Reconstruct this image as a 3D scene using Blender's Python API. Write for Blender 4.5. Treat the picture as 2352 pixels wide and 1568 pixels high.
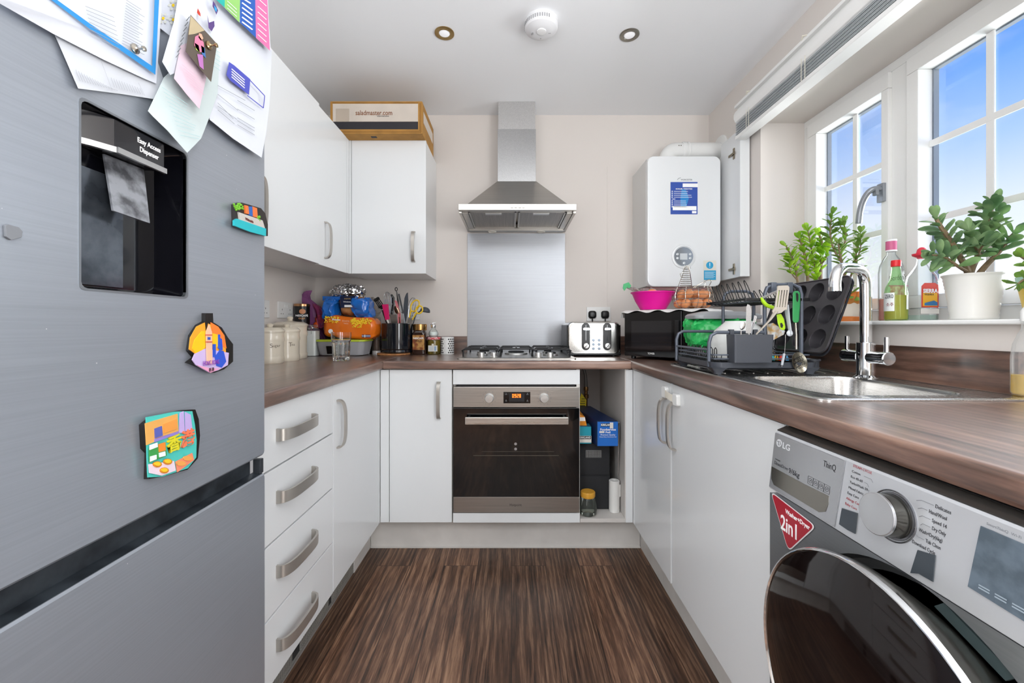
import bpy, bmesh, math, random
from mathutils import Vector, Matrix, noise
PI = math.pi
R = math.radians
SC = bpy.context.scene
COL = SC.collection
for o in list(bpy.data.objects): bpy.data.objects.remove(o)

# ---------------------------------------------------------------- camera, light, exposure
FPX = 956.0                      # focal length in pixels of the 2352 px wide frame
CAMZ = 1.08
cd = bpy.data.cameras.new('camera'); cam = bpy.data.objects.new('camera', cd); COL.objects.link(cam)
cam.location = (0, 0, CAMZ); cam.rotation_euler = (PI/2, 0, 0)
cd.sensor_width = 36; cd.lens = 36*FPX/2352; cd.shift_x = 1/2352; cd.shift_y = -36/2352; cd.clip_start = .02
SC.camera = cam
SC.view_settings.view_transform = 'Standard'; SC.view_settings.look = 'None'
SC.view_settings.exposure = 0.22; SC.view_settings.gamma = 1; SC.view_settings.use_curve_mapping = False

def H(h):
    h = h.lstrip('#'); c = [int(h[i:i+2], 16)/255 for i in (0, 2, 4)]
    return tuple(((x/12.92) if x <= .04045 else ((x+.055)/1.055)**2.4) for x in c)+(1,)

w = bpy.data.worlds.new('sky'); SC.world = w; w.use_nodes = True
nt = w.node_tree; nt.nodes.clear()
out = nt.nodes.new('ShaderNodeOutputWorld'); bg = nt.nodes.new('ShaderNodeBackground')
tc = nt.nodes.new('ShaderNodeTexCoord'); sx = nt.nodes.new('ShaderNodeSeparateXYZ'); rp = nt.nodes.new('ShaderNodeValToRGB')
nt.links.new(tc.outputs['Generated'], sx.inputs[0]); nt.links.new(sx.outputs['Z'], rp.inputs[0])
E = rp.color_ramp.elements
E[0].position = 0; E[0].color = H('f2f5fa'); E[1].position = .47; E[1].color = H('4f8df2')
for p_, c_ in ((.10, 'f4f8fe'), (.19, 'dfeafd'), (.29, 'abcbfb'), (.39, '76aaf8')):
    e = E.new(p_); e.color = H(c_)
mp = nt.nodes.new('ShaderNodeMapping'); mp.inputs['Scale'].default_value = (2.2, 2.2, 5)
cn = nt.nodes.new('ShaderNodeTexNoise'); cn.inputs['Scale'].default_value = 1.6; cn.inputs['Detail'].default_value = 7
cr = nt.nodes.new('ShaderNodeValToRGB'); cr.color_ramp.elements[0].position = .50; cr.color_ramp.elements[1].position = .78
cr.color_ramp.elements[1].color = (.55, .55, .55, 1)
mx = nt.nodes.new('ShaderNodeMix'); mx.data_type = 'RGBA'; mx.inputs['B'].default_value = H('f6f9ff')
nt.links.new(tc.outputs['Generated'], mp.inputs[0]); nt.links.new(mp.outputs[0], cn.inputs[0]); nt.links.new(cn.outputs['Fac'], cr.inputs[0])
nt.links.new(cr.outputs[0], mx.inputs['Factor']); nt.links.new(rp.outputs[0], mx.inputs['A']); nt.links.new(mx.outputs['Result'], bg.inputs[0])
bg.inputs[1].default_value = 1.0
nt.links.new(bg.outputs[0], out.inputs[0])

def light(kind, name, loc, target, energy, size=1, size_y=None, col=(1, 1, 1)):
    l = bpy.data.lights.new(name, kind); o = bpy.data.objects.new(name, l); COL.objects.link(o)
    l.energy = energy; l.color = col; o.location = loc
    if kind == 'AREA':
        l.shape = 'RECTANGLE'; l.size = size; l.size_y = size_y or size
    if kind == 'SUN': l.angle = R(size)
    o.rotation_euler = (Vector(target)-Vector(loc)).to_track_quat('-Z', 'Y').to_euler()
    return o
light('SUN', 'daylight', (4, 1.9, 3.3), (0, 1.35, .9), 2.35, 65, col=(.97, .985, 1))
light('AREA', 'ground_bounce_fill', (4.4, 1.6, .25), (0, 1.4, 2.3), 560, 3.5, 3.5, col=(.97, .985, 1))  # added lamp outside, out of view, standing in for light off the ground
light('AREA', 'fill_light_behind_right', (1.12, -.85, 1.0), (-.5, 1.5, .5), 31, .5, 1.7, col=(.92, .965, 1))  # added fill lamp behind the camera, brightens the left-hand drawers
light('AREA', 'fill_light_behind_left', (-1.12, -.85, 1.0), (.6, 1.5, .5), 22, .5, 1.7, col=(.92, .965, 1))  # added fill lamp behind the camera, brightens the right-hand cabinets
light('AREA', 'fill_light_up', (0, -1.1, 1.3), (0, -1.09, 2.9), 58, 2.2, 2.4, col=(.92, .965, 1))  # added upward fill, bounced off the ceiling behind the camera
light('AREA', 'fill_light_down', (0, -.75, 2.33), (0, -.7, 0), 20, 2.0, 1.2, col=(.92, .965, 1))  # added soft fill just under the ceiling, no fitting there

# ---------------------------------------------------------------- materials
MATS = {}
def mat(name, col='cccccc', rough=.5, metal=0, coat=0, trans=0, ior=1.45, emit=0, alpha=1, spec=.5, bump=0, bscale=60, var=0, vscale=8, var2=None):
    if name in MATS: return MATS[name]
    m = bpy.data.materials.new(name); m.use_nodes = True; MATS[name] = m
    n = m.node_tree.nodes; L = m.node_tree.links; b = n['Principled BSDF']
    c = H(col) if isinstance(col, str) else col
    b.inputs['Base Color'].default_value = c; b.inputs['Roughness'].default_value = rough; b.inputs['Metallic'].default_value = metal
    b.inputs['Coat Weight'].default_value = coat; b.inputs['Coat Roughness'].default_value = .05
    b.inputs['Transmission Weight'].default_value = trans; b.inputs['IOR'].default_value = ior; b.inputs['Alpha'].default_value = alpha
    b.inputs['Specular IOR Level'].default_value = spec
    if emit: b.inputs['Emission Color'].default_value = c; b.inputs['Emission Strength'].default_value = emit
    m.diffuse_color = c
    if bump or var:
        t = n.new('ShaderNodeTexCoord')
    if bump:
        no = n.new('ShaderNodeTexNoise'); no.inputs['Scale'].default_value = bscale; no.inputs['Detail'].default_value = 4
        bu = n.new('ShaderNodeBump'); bu.inputs['Strength'].default_value = bump; bu.inputs['Distance'].default_value = .002
        L.new(t.outputs['Object'], no.inputs[0]); L.new(no.outputs['Fac'], bu.inputs['Height']); L.new(bu.outputs[0], b.inputs['Normal'])
    if var:
        no = n.new('ShaderNodeTexNoise'); no.inputs['Scale'].default_value = vscale; no.inputs['Detail'].default_value = 5
        mxx = n.new('ShaderNodeMix'); mxx.data_type = 'RGBA'; mxx.inputs['A'].default_value = c
        c2 = H(var2) if var2 else tuple(max(0, x*(1-var)) for x in c[:3])+(1,)
        mxx.inputs['B'].default_value = c2
        rr_ = n.new('ShaderNodeValToRGB'); rr_.color_ramp.elements[0].position = .4; rr_.color_ramp.elements[1].position = .62
        L.new(t.outputs['Object'], no.inputs[0]); L.new(no.outputs['Fac'], rr_.inputs[0]); L.new(rr_.outputs[0], mxx.inputs['Factor']); L.new(mxx.outputs['Result'], b.inputs['Base Color'])
    return m

def wood(name, axis, dark, mid, light_, rough=.3, planks=None, scale=1.0, coat=0, wave=.12, fine=.35, lo=.37, hi=.64):
    """streaky wood; axis = direction of the grain ('X' or 'Y'); planks=(length, width)"""
    m = bpy.data.materials.new(name); m.use_nodes = True; MATS[name] = m
    n = m.node_tree.nodes; L = m.node_tree.links; b = n['Principled BSDF']
    t = n.new('ShaderNodeTexCoord'); sp = n.new('ShaderNodeSeparateXYZ'); L.new(t.outputs['Object'], sp.inputs[0])
    a, c = ('Y', 'X') if axis == 'Y' else ('X', 'Y')
    def cmb(x, y, z):
        k = n.new('ShaderNodeCombineXYZ')
        for i, s in enumerate((x, y, z)):
            if s is not None: L.new(s, k.inputs[i])
        return k
    def mul(s, v, op='MULTIPLY'):
        k = n.new('ShaderNodeMath'); k.operation = op; L.new(s, k.inputs[0]); k.inputs[1].default_value = v; return k.outputs[0]
    zoff = None; br = None
    if planks:
        br = n.new('ShaderNodeTexBrick'); br.inputs['Scale'].default_value = 1; br.inputs['Brick Width'].default_value = planks[0]
        br.inputs['Row Height'].default_value = planks[1]; br.inputs['Mortar Size'].default_value = .0011; br.inputs['Mortar Smooth'].default_value = .1
        br.inputs['Color1'].default_value = (0, 0, 0, 1); br.inputs['Color2'].default_value = (1, 1, 1, 1); br.offset = .37
        L.new(cmb(sp.outputs[a], sp.outputs[c], None).outputs[0], br.inputs['Vector'])
        se = n.new('ShaderNodeSeparateColor'); L.new(br.outputs['Color'], se.inputs[0]); rnd = se.outputs[0]
        zoff = mul(rnd, 9.0)
    zz = mul(sp.outputs['Z'], 6*scale)
    if zoff is not None:
        k = n.new('ShaderNodeMath'); L.new(zz, k.inputs[0]); L.new(zoff, k.inputs[1]); zz = k.outputs[0]
    v1 = cmb(mul(sp.outputs[a], 1.1*scale), mul(sp.outputs[c], 14*scale), zz)
    n1 = n.new('ShaderNodeTexNoise'); n1.inputs['Scale'].default_value = 1.6; n1.inputs['Detail'].default_value = 6; n1.inputs['Roughness'].default_value = .62; n1.inputs['Distortion'].default_value = 1.1
    L.new(v1.outputs[0], n1.inputs[0])
    v2 = cmb(mul(sp.outputs[a], 5*scale), mul(sp.outputs[c], 160*scale), mul(zz, 9))
    n2 = n.new('ShaderNodeTexNoise'); n2.inputs['Scale'].default_value = 1.5; n2.inputs['Detail'].default_value = 4; n2.inputs['Roughness'].default_value = .7
    L.new(v2.outputs[0], n2.inputs[0])
    v3 = cmb(mul(sp.outputs[a], 1.3*scale), mul(sp.outputs[c], 9*scale), zz)
    wv = n.new('ShaderNodeTexWave'); wv.wave_type = 'RINGS'; wv.inputs['Scale'].default_value = 2.2; wv.inputs['Distortion'].default_value = 6; wv.inputs['Detail'].default_value = 4; wv.inputs['Detail Scale'].default_value = 1.6
    L.new(v3.outputs[0], wv.inputs[0])
    def mixf(x, y, f):
        k = n.new('ShaderNodeMix'); k.data_type = 'FLOAT'; k.inputs[0].default_value = f; L.new(x, k.inputs[2]); L.new(y, k.inputs[3]); return k.outputs[0]
    s = mixf(n1.outputs['Fac'], wv.outputs['Fac'], wave); s = mixf(s, n2.outputs['Fac'], fine)
    rp = n.new('ShaderNodeValToRGB'); e = rp.color_ramp.elements; e[0].position = lo; e[0].color = H(dark); e[1].position = hi; e[1].color = H(light_)
    k = e.new(.50); k.color = H(mid); L.new(s, rp.inputs[0]); colr = rp.outputs[0]
    if planks:
        hv = n.new('ShaderNodeHueSaturation'); L.new(colr, hv.inputs['Color'])
        mr = n.new('ShaderNodeMapRange'); mr.inputs[3].default_value = .62; mr.inputs[4].default_value = 1.3; L.new(rnd, mr.inputs[0]); L.new(mr.outputs[0], hv.inputs['Value'])
        mm = n.new('ShaderNodeMix'); mm.data_type = 'RGBA'; mm.inputs['B'].default_value = (.012, .008, .006, 1); L.new(br.outputs['Fac'], mm.inputs['Factor']); L.new(hv.outputs[0], mm.inputs['A']); colr = mm.outputs['Result']
    L.new(colr, b.inputs['Base Color']); b.inputs['Roughness'].default_value = rough; b.inputs['Coat Weight'].default_value = coat; b.inputs['Coat Roughness'].default_value = .36; b.inputs['Coat IOR'].default_value = 1.6 if coat else 1.5
    bu = n.new('ShaderNodeBump'); bu.inputs['Strength'].default_value = .12; bu.inputs['Distance'].default_value = .001; L.new(n2.outputs['Fac'], bu.inputs['Height']); L.new(bu.outputs[0], b.inputs['Normal'])
    return m

def brushed(name, col, rough=.32, axis='Y', amt=.12, metal=1.0, scratches=0):
    m = bpy.data.materials.new(name); m.use_nodes = True; MATS[name] = m
    n = m.node_tree.nodes; L = m.node_tree.links; b = n['Principled BSDF']; c = H(col)
    t = n.new('ShaderNodeTexCoord'); mp = n.new('ShaderNodeMapping')
    sc = {'X': (3, 300, 300), 'Y': (300, 3, 300), 'Z': (300, 300, 3)}[axis]; mp.inputs['Scale'].default_value = sc
    no = n.new('ShaderNodeTexNoise'); no.inputs['Scale'].default_value = 1.2; no.inputs['Detail'].default_value = 3
    L.new(t.outputs['Object'], mp.inputs[0]); L.new(mp.outputs[0], no.inputs[0])
    rp = n.new('ShaderNodeValToRGB'); rp.color_ramp.elements[0].position = .3; rp.color_ramp.elements[1].position = .7
    rp.color_ramp.elements[0].color = tuple(x*(1-amt) for x in c[:3])+(1,); rp.color_ramp.elements[1].color = tuple(min(1, x*(1+amt)) for x in c[:3])+(1,)
    L.new(no.outputs['Fac'], rp.inputs[0]); colr = rp.outputs[0]
    if scratches:
        vo = n.new('ShaderNodeTexVoronoi'); vo.inputs['Scale'].default_value = 42; vo.inputs['Randomness'].default_value = 1
        L.new(t.outputs['Object'], vo.inputs['Vector'])
        cr = n.new('ShaderNodeValToRGB'); cr.color_ramp.elements[0].position = .03; cr.color_ramp.elements[0].color = (1, 1, 1, 1); cr.color_ramp.elements[1].position = .04; cr.color_ramp.elements[1].color = (0, 0, 0, 1)
        n3 = n.new('ShaderNodeTexNoise'); n3.inputs['Scale'].default_value = 5; L.new(t.outputs['Object'], n3.inputs[0])
        mu = n.new('ShaderNodeMath'); mu.operation = 'GREATER_THAN'; mu.inputs[1].default_value = .53; L.new(n3.outputs['Fac'], mu.inputs[0])
        m2 = n.new('ShaderNodeMath'); m2.operation = 'MULTIPLY'; L.new(vo.outputs['Distance'], cr.inputs[0]); L.new(cr.outputs[0], m2.inputs[0]); L.new(mu.outputs[0], m2.inputs[1])
        mm = n.new('ShaderNodeMix'); mm.data_type = 'RGBA'; mm.inputs['B'].default_value = (.8, .8, .8, 1); L.new(m2.outputs[0], mm.inputs['Factor']); L.new(colr, mm.inputs['A']); colr = mm.outputs['Result']
    L.new(colr, b.inputs['Base Color']); b.inputs['Metallic'].default_value = metal; b.inputs['Roughness'].default_value = rough
    rr_ = n.new('ShaderNodeMapRange'); rr_.inputs[3].default_value = rough-.06; rr_.inputs[4].default_value = rough+.08; L.new(no.outputs['Fac'], rr_.inputs[0]); L.new(rr_.outputs[0], b.inputs['Roughness'])
    b.inputs['Anisotropic'].default_value = 0.0
    return m

def glass(name, tint=(1, 1, 1), refl=.9, body=.0, bodycol=(1, 1, 1)):
    """thin clear glass: transparent body with fresnel reflection, lets light through"""
    if name in MATS: return MATS[name]
    m = bpy.data.materials.new(name); m.use_nodes = True; MATS[name] = m
    n = m.node_tree.nodes; L = m.node_tree.links; n.clear()
    o = n.new('ShaderNodeOutputMaterial'); tr = n.new('ShaderNodeBsdfTransparent'); tr.inputs[0].default_value = tuple(tint)+(1,)
    gl = n.new('ShaderNodeBsdfGlossy'); gl.inputs['Roughness'].default_value = .02
    lw = n.new('ShaderNodeLayerWeight'); lw.inputs['Blend'].default_value = .25
    mu = n.new('ShaderNodeMath'); mu.operation = 'MULTIPLY'; mu.inputs[1].default_value = refl; L.new(lw.outputs['Fresnel'], mu.inputs[0])
    mi = n.new('ShaderNodeMixShader'); L.new(mu.outputs[0], mi.inputs[0]); L.new(tr.outputs[0], mi.inputs[1]); L.new(gl.outputs[0], mi.inputs[2])
    last = mi
    if body:
        df = n.new('ShaderNodeBsdfDiffuse'); df.inputs[0].default_value = tuple(bodycol)+(1,)
        m2 = n.new('ShaderNodeMixShader'); m2.inputs[0].default_value = body; L.new(mi.outputs[0], m2.inputs[1]); L.new(df.outputs[0], m2.inputs[2]); last = m2
    L.new(last.outputs[0], o.inputs[0])
    return m

M_WALL = mat('wall_paint', 'dfd8d2', .75, bump=.05, bscale=180)
M_CEIL = mat('ceiling_paint', 'f6f7f9', .85)
M_CAB = mat('cabinet_white', 'e1e3e4', .22, coat=.25)
M_CABI = mat('cabinet_inside', 'cfcbc6', .5)
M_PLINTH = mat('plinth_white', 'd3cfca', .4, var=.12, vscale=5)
M_UPVC = mat('upvc_white', 'eeeeec', .28)
M_FLOOR = wood('floor_oak_vinyl', 'Y', '26180f', '5f4231', 'a07d63', .4, planks=(1.15, .152), scale=1.0, wave=.20, fine=.50, lo=.36, hi=.68)
M_WTY = wood('worktop_walnut_y', 'Y', '33241c', '6b4e41', '957463', .3, scale=.7, coat=1)
M_WTX = wood('worktop_walnut_x', 'X', '33241c', '6b4e41', '957463', .3, scale=.7, coat=1)
M_STEEL = brushed('brushed_steel', 'b5b2ad', .3, 'X')
M_STEELY = brushed('brushed_steel_y', 'b8b8b8', .3, 'Y')
M_SPLASH = brushed('splashback_steel', 'a2a5aa', .42, 'X', .06)
M_FRIDGE = brushed('fridge_steel', 'a6acb5', .36, 'Y', .045, .6, scratches=1)
M_SINK = brushed('sink_steel', 'c9c8c6', .25, 'Y', .05)
M_CHROME = mat('chrome', 'e2e4e6', .07, 1)
M_NICKEL = mat('satin_nickel', 'b9b4ad', .34, .75)
M_BLK = mat('black_plastic', '141416', .3)
M_BLKG = mat('black_gloss', '060608', .06, coat=.5)
M_BLKM = mat('black_matt', '1b1c1f', .6)
M_GREYP = mat('dark_grey_plastic', '40434a', .42, bump=.1, bscale=200)
M_WHITEP = mat('white_plastic', 'e8e8e6', .35)
M_WHITE = mat('white_ink', 'f4f4f4', .5)
M_BLACK = mat('black_ink', '101012', .5)
M_GREYI = mat('grey_ink', '8a8d92', .6)
M_GLASS = glass('clear_glass', (.95, .975, .97), .75, .05, (.9, .95, .95))
M_PANE = glass('window_glass', (.99, .995, 1), .25)

# ---------------------------------------------------------------- mesh building
W = {}
def tag(o, label=None, cat=None, group=None, kind=None):
    if label: o['label'] = label
    if cat: o['category'] = cat
    if group: o['group'] = group
    if kind: o['kind'] = kind
    return o
def thing(name, label, cat, loc=(0, 0, 0), rot=(0, 0, 0), group=None, kind=None):
    o = bpy.data.objects.new(name, None); COL.objects.link(o); o.location = loc; o.rotation_euler = rot; o.empty_display_size = .03
    W[o] = Matrix.Translation(loc) @ __import__('mathutils').Euler(rot).to_matrix().to_4x4()
    return tag(o, label, cat, group, kind)
def circ(r, n=24, z=0, cx=0, cy=0, a0=0):
    return [Vector((cx+r*math.cos(a0+2*PI*i/n), cy+r*math.sin(a0+2*PI*i/n), z)) for i in range(n)]
def rrect(hx, hy, r, k=5, z=0, cx=0, cy=0):
    pts = []; r = min(r, hx-1e-5, hy-1e-5)
    for sx_, sy_, a in ((1, 1, 0), (-1, 1, 90), (-1, -1, 180), (1, -1, 270)):
        for i in range(k+1):
            t = R(a+90*i/k); pts.append(Vector((cx+sx_*(hx-r)+r*math.cos(t), cy+sy_*(hy-r)+r*math.sin(t), z)))
    return pts
def basis(o, x, y):
    """matrix with origin o, local x along x, local y along y"""
    x = Vector(x).normalized(); y = Vector(y); z = x.cross(y).normalized(); y = z.cross(x).normalized()
    m = Matrix((x, y, z)).transposed().to_4x4(); m.translation = Vector(o); return m
class MB:
    def __init__(s): s.v = []; s.f = []; s.mi = []; s.m = 0; s.T = None
    def add(s, vs, fs):
        b = len(s.v)
        s.v += [(s.T @ Vector(v)) if s.T else Vector(v) for v in vs]
        s.f += [[b+i for i in f] for f in fs]; s.mi += [s.m]*len(fs); return s
    def box(s, x0, x1, y0, y1, z0, z1):
        v = [(x, y, z) for z in (z0, z1) for y in (y0, y1) for x in (x0, x1)]
        return s.add(v, [(0, 2, 3, 1), (4, 5, 7, 6), (0, 1, 5, 4), (2, 6, 7, 3), (0, 4, 6, 2), (1, 3, 7, 5)])
    def loft(s, loops, cap0=True, cap1=True, closed=False):
        n = len(loops[0]); v = [p for l in loops for p in l]; f = []
        for k in range(len(loops)-(0 if closed else 1)):
            a = k*n; b = ((k+1) % len(loops))*n
            for i in range(n):
                j = (i+1) % n; f.append((a+i, a+j, b+j, b+i))
        if not closed:
            if cap0: f.append(tuple(reversed(range(n))))
            if cap1: f.append(tuple(range((len(loops)-1)*n, len(loops)*n)))
        return s.add(v, f)
    def lathe(s, prof, c=(0, 0, 0), n=28, cap0=True, cap1=True, axis=None):
        loops = [[Vector((r*math.cos(2*PI*i/n), r*math.sin(2*PI*i/n), z)) for i in range(n)] for r, z in prof]
        if axis is not None:
            q = Vector(axis).normalized().to_track_quat('Z', 'Y').to_matrix(); loops = [[q @ p for p in l] for l in loops]
        c = Vector(c); return s.loft([[p+c for p in l] for l in loops], cap0, cap1)
    def cyl(s, p0, p1, r, r1=None, n=20):
        p0 = Vector(p0); p1 = Vector(p1); return s.lathe([(r, 0), (r if r1 is None else r1, (p1-p0).length)], p0, n, axis=p1-p0)
    def tube(s, pts, r, n=8, closed=False, smooth=0, flat=None):
        pts = [Vector(p) for p in pts]
        if smooth:
            for _ in range(smooth):
                q = []; m = len(pts)
                rng = range(m if closed else m-1)
                if not closed: q.append(pts[0])
                for i in rng:
                    a, b = pts[i], pts[(i+1) % m]; q += [a*.75+b*.25, a*.25+b*.75]
                if not closed: q.append(pts[-1])
                pts = q
        m = len(pts); loops = []; up = None
        for i, p in enumerate(pts):
            if closed: t = pts[(i+1) % m]-pts[i-1]
            else: t = pts[min(i+1, m-1)]-pts[max(i-1, 0)]
            t.normalize()
            if up is None:
                up = Vector((0, 0, 1)) if abs(t.z) < .9 else Vector((1, 0, 0))
            u = up-t*up.dot(t)
            if u.length < 1e-6: u = t.orthogonal()
            u.normalize(); up = u; w_ = t.cross(u)
            rr_ = r[i*len(r)//m] if isinstance(r, (list, tuple)) else r
            ru, rw = (rr_, rr_) if not flat else (rr_*flat[0], rr_*flat[1])
            loops.append([p+u*(ru*math.cos(2*PI*k/n))+w_*(rw*math.sin(2*PI*k/n)) for k in range(n)])
        return s.loft(loops, not closed, not closed, closed)
    def ell(s, c, r, n=16, m=10, rot=None):
        c = Vector(c); r = (r, r, r) if not hasattr(r, '__len__') else r; loops = []
        for k in range(m+1):
            a = -PI/2+PI*k/m; cr_ = max(math.cos(a), .001)
            l = [Vector((r[0]*cr_*math.cos(2*PI*i/n), r[1]*cr_*math.sin(2*PI*i/n), r[2]*math.sin(a))) for i in range(n)]
            if rot is not None: l = [rot @ p for p in l]
            loops.append([p+c for p in l])
        return s.loft(loops)
    def prism(s, poly, d):
        """extrude 3-D polygon by vector d"""
        d = Vector(d); a = [Vector(p) for p in poly]; return s.loft([a, [p+d for p in a]])
    def poly(s, pts): return s.add(pts, [tuple(range(len(pts)))])
    def build(s, name, mat_, parent=None, bevel=0, seg=2, loc=None, world=True, ang=38, **kw):
        me = bpy.data.meshes.new(name)
        inv = None
        if parent is not None and world: inv = W[parent].inverted()
        elif parent is None and loc is not None: inv = Matrix.Translation(loc).inverted() if world else None
        vs = [inv @ v for v in s.v] if inv is not None else s.v
        me.from_pydata([tuple(v) for v in vs], [], s.f); 
        ms = mat_ if isinstance(mat_, (list, tuple)) else [mat_]
        for m_ in ms: me.materials.append(m_)
        if len(ms) > 1:
            for p, i in zip(me.polygons, s.mi): p.material_index = i
        bm = bmesh.new(); bm.from_mesh(me)
        bmesh.ops.recalc_face_normals(bm, faces=bm.faces)
        if bevel:
            es = [e for e in bm.edges if len(e.link_faces) == 2 and e.calc_face_angle(0) > R(40)]
            bmesh.ops.bevel(bm, geom=es, offset=bevel, segments=seg, affect='EDGES', clamp_overlap=True, profile=.5)
        bm.to_mesh(me); bm.free()
        for p in me.polygons: p.use_smooth = True
        me.set_sharp_from_angle(angle=R(ang))
        o = bpy.data.objects.new(name, me); COL.objects.link(o)
        if len(me.polygons) < 4000:
            wm_ = o.modifiers.new('normals', 'WEIGHTED_NORMAL'); wm_.keep_sharp = True; wm_.weight = 80
        if parent is not None:
            o.parent = parent; W[o] = W[parent].copy()
        else:
            o.location = loc or (0, 0, 0); W[o] = Matrix.Translation(loc or (0, 0, 0))
        tag(o, **kw)
        return o
def txt(s, size, org, right, up, m, parent, name='lettering', ext=.0002, align='CENTER', width=None, bold=0, label=None):
    cu = bpy.data.curves.new('t', 'FONT'); cu.body = s; cu.size = size; cu.align_x = align; cu.align_y = 'CENTER'; cu.extrude = ext; cu.offset = bold; cu.resolution_u = 3
    ob = bpy.data.objects.new('t', cu); COL.objects.link(ob); bpy.context.view_layer.update()
    me = bpy.data.meshes.new_from_object(ob.evaluated_get(bpy.context.evaluated_depsgraph_get())); bpy.data.objects.remove(ob)
    xs = [v.co.x for v in me.vertices] or [0, 1]; wd = max(xs)-min(xs) or 1; k = (width/wd) if width else 1
    B = basis(org, right, up)
    T = (W[parent].inverted() @ B) if parent is not None else B
    for v in me.vertices: v.co = T @ Vector((v.co.x*k, v.co.y, v.co.z))
    me.name = name; me.materials.clear(); me.materials.append(m)
    o = bpy.data.objects.new(name, me); COL.objects.link(o)
    if parent is not None: o.parent = parent; W[o] = W[parent].copy()
    if label: o['label'] = label
    return o
def copy_tree(o, parent=None):
    c = o.copy(); COL.objects.link(c); c.parent = parent; W[c] = W[o].copy()
    for ch in [x for x in bpy.data.objects if x.parent is o]: copy_tree(ch, c)
    return c
def place(o, loc, rot=None):
    o.location = loc
    if rot is not None: o.rotation_euler = rot
    from mathutils import Euler
    W[o] = Matrix.Translation(loc) @ Euler(o.rotation_euler).to_matrix().to_4x4(); return o
def P(px, py, Y):
    """world point seen at photo pixel (px, py) when it stands Y metres in front of the lens"""
    return Vector(((px-1175)*Y/FPX, Y, CAMZ-(py-748)*Y/FPX))
def zof(py, Y): return CAMZ-(py-748)*Y/FPX
def xof(px, Y): return (px-1175)*Y/FPX
def bow(mb, p0, p1, n, depth, w_, t=.006, k=22, e=3.2):
    """flat bowed bar handle from p0 to p1 standing off along n"""
    p0 = Vector(p0); p1 = Vector(p1); n = Vector(n).normalized(); c = (p0+p1)/2; h = (p1-p0)/2; wd = (p1-p0).cross(n).normalized()
    path = []
    for i in range(k+1):
        a = PI*i/k; ca, sa = math.cos(a), math.sin(a)
        path.append(c-h*(math.copysign(abs(ca)**(2/e), ca))+n*(depth*abs(sa)**(2/e)))
    loops = []
    for i, p in enumerate(path):
        tt = (path[min(i+1, k)]-path[max(i-1, 0)]).normalized(); nn = tt.cross(wd).normalized()
        if nn.dot(n) < 0: nn = -nn
        ww = w_/2*(1.0+.12*abs(2*i/k-1)**4)
        loops.append([p+nn*t/2+wd*ww, p+nn*t/2-wd*ww, p-nn*t/2-wd*ww, p-nn*t/2+wd*ww])
    mb.loft(loops); return mb
XL, XR, YB, ZC = -1.207, 1.213, 2.56, 2.375
WT = .916      # worktop height
# ================================================================ ROOM
def struct(name, mb, m, **k): return mb.build(name, m, kind='structure', **k)
YF = -2.6
struct('floor', MB().box(XL-.05, XR+.05, YF, YB, -.05, 0), M_FLOOR)
struct('ceiling', MB().box(XL-.1, XR+.3, YF-.1, YB+.1, ZC, ZC+.08), M_CEIL)
struct('wall_left', MB().box(XL-.1, XL, YF, YB, 0, ZC), M_WALL)
struct('wall_back', MB().box(XL-.1, XR+.3, YB, YB+.1, 0, ZC), M_WALL)
struct('wall_front', MB().box(XL-.1, XR+.3, YF-.1, YF, 0, ZC), M_WALL)
WY0, WY1, WZ0, WZ1 = .94, 2.027, 1.083, 2.066
b = MB(); b.box(XR, XR+.255, YF, YB, 0, WZ0); b.box(XR, XR+.255, YF, YB, WZ1, ZC); b.box(XR, XR+.255, YF, WY0, WZ0, WZ1); b.box(XR, XR+.255, WY1, YB, WZ0, WZ1)
struct('wall_right', b, M_WALL)
# paint ridge and screw holes left on the back wall beside the boiler
b = MB(); b.box(.588, .5935, YB-.003, YB, 1.20, 2.06); struct('trim_1', b, M_WALL)
b = MB()
for z in (2.055, 2.07, 1.215, 1.225): b.box(.612, .618, YB-.0015, YB+.001, z, z+.005)
b.box(.600, .622, YB-.001, YB, 2.045, 2.085)
# ---- window
XW = 1.425
win = thing('window_1', 'white double casement window with glazing bars in the right wall', 'window', (XW, 1.48, WZ0), kind='structure')
del win['label']
def ring(mb, y0, y1, z0, z1, yi0, yi1, zi0, zi1, x0, x1):
    mb.box(x0, x1, y0, y1, z0, zi0); mb.box(x0, x1, y0, y1, zi1, z1); mb.box(x0, x1, y0, yi0, zi0, zi1); mb.box(x0, x1, yi1, y1, zi0, zi1)
b = MB(); ring(b, WY0, WY1, 1.096, WZ1, WY0+.035, WY1-.035, 1.14, WZ1-.033, XW, XW+.06); b.box(XW, XW+.06, 1.489, 1.56, 1.14, WZ1-.033)
b.build('window_frame', M_UPVC, win, bevel=.002)
M_GASK_SHADE = mat('gasket_shade_grey', '6f7a88', .6)  # gasket plus outer frame side, whose shade is put into this grey
def sash(y0, y1, gy0, gy1, hx):
    s = MB(); ring(s, y0, y1, 1.142, 2.032, gy0, gy1, 1.186, 1.972, XW-.014, XW+.038); so = s.build('sash', M_UPVC, win, bevel=.003)
    s = MB(); ring(s, gy0-.01, gy1+.01, 1.176, 1.982, gy0+.004, gy1-.004, 1.190, 1.968, XW+.0385, XW+.056); s.build('gasket_shade', M_GASK_SHADE, so)
    s = MB(); s.box(XW+.034, XW+.036, gy0-.01, gy1+.01, 1.18, 1.98); s.build('pane', M_PANE, so)
    s = MB(); yc = (gy0+gy1)/2; s.box(XW+.026, XW+.033, yc-.011, yc+.011, 1.186, 1.972)
    for z in (1.711, 1.448): s.box(XW+.0255, XW+.0335, gy0, gy1, z-.011, z+.011)
    s.build('glazing_bars', M_UPVC, so, bevel=.002)
    return so
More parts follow.
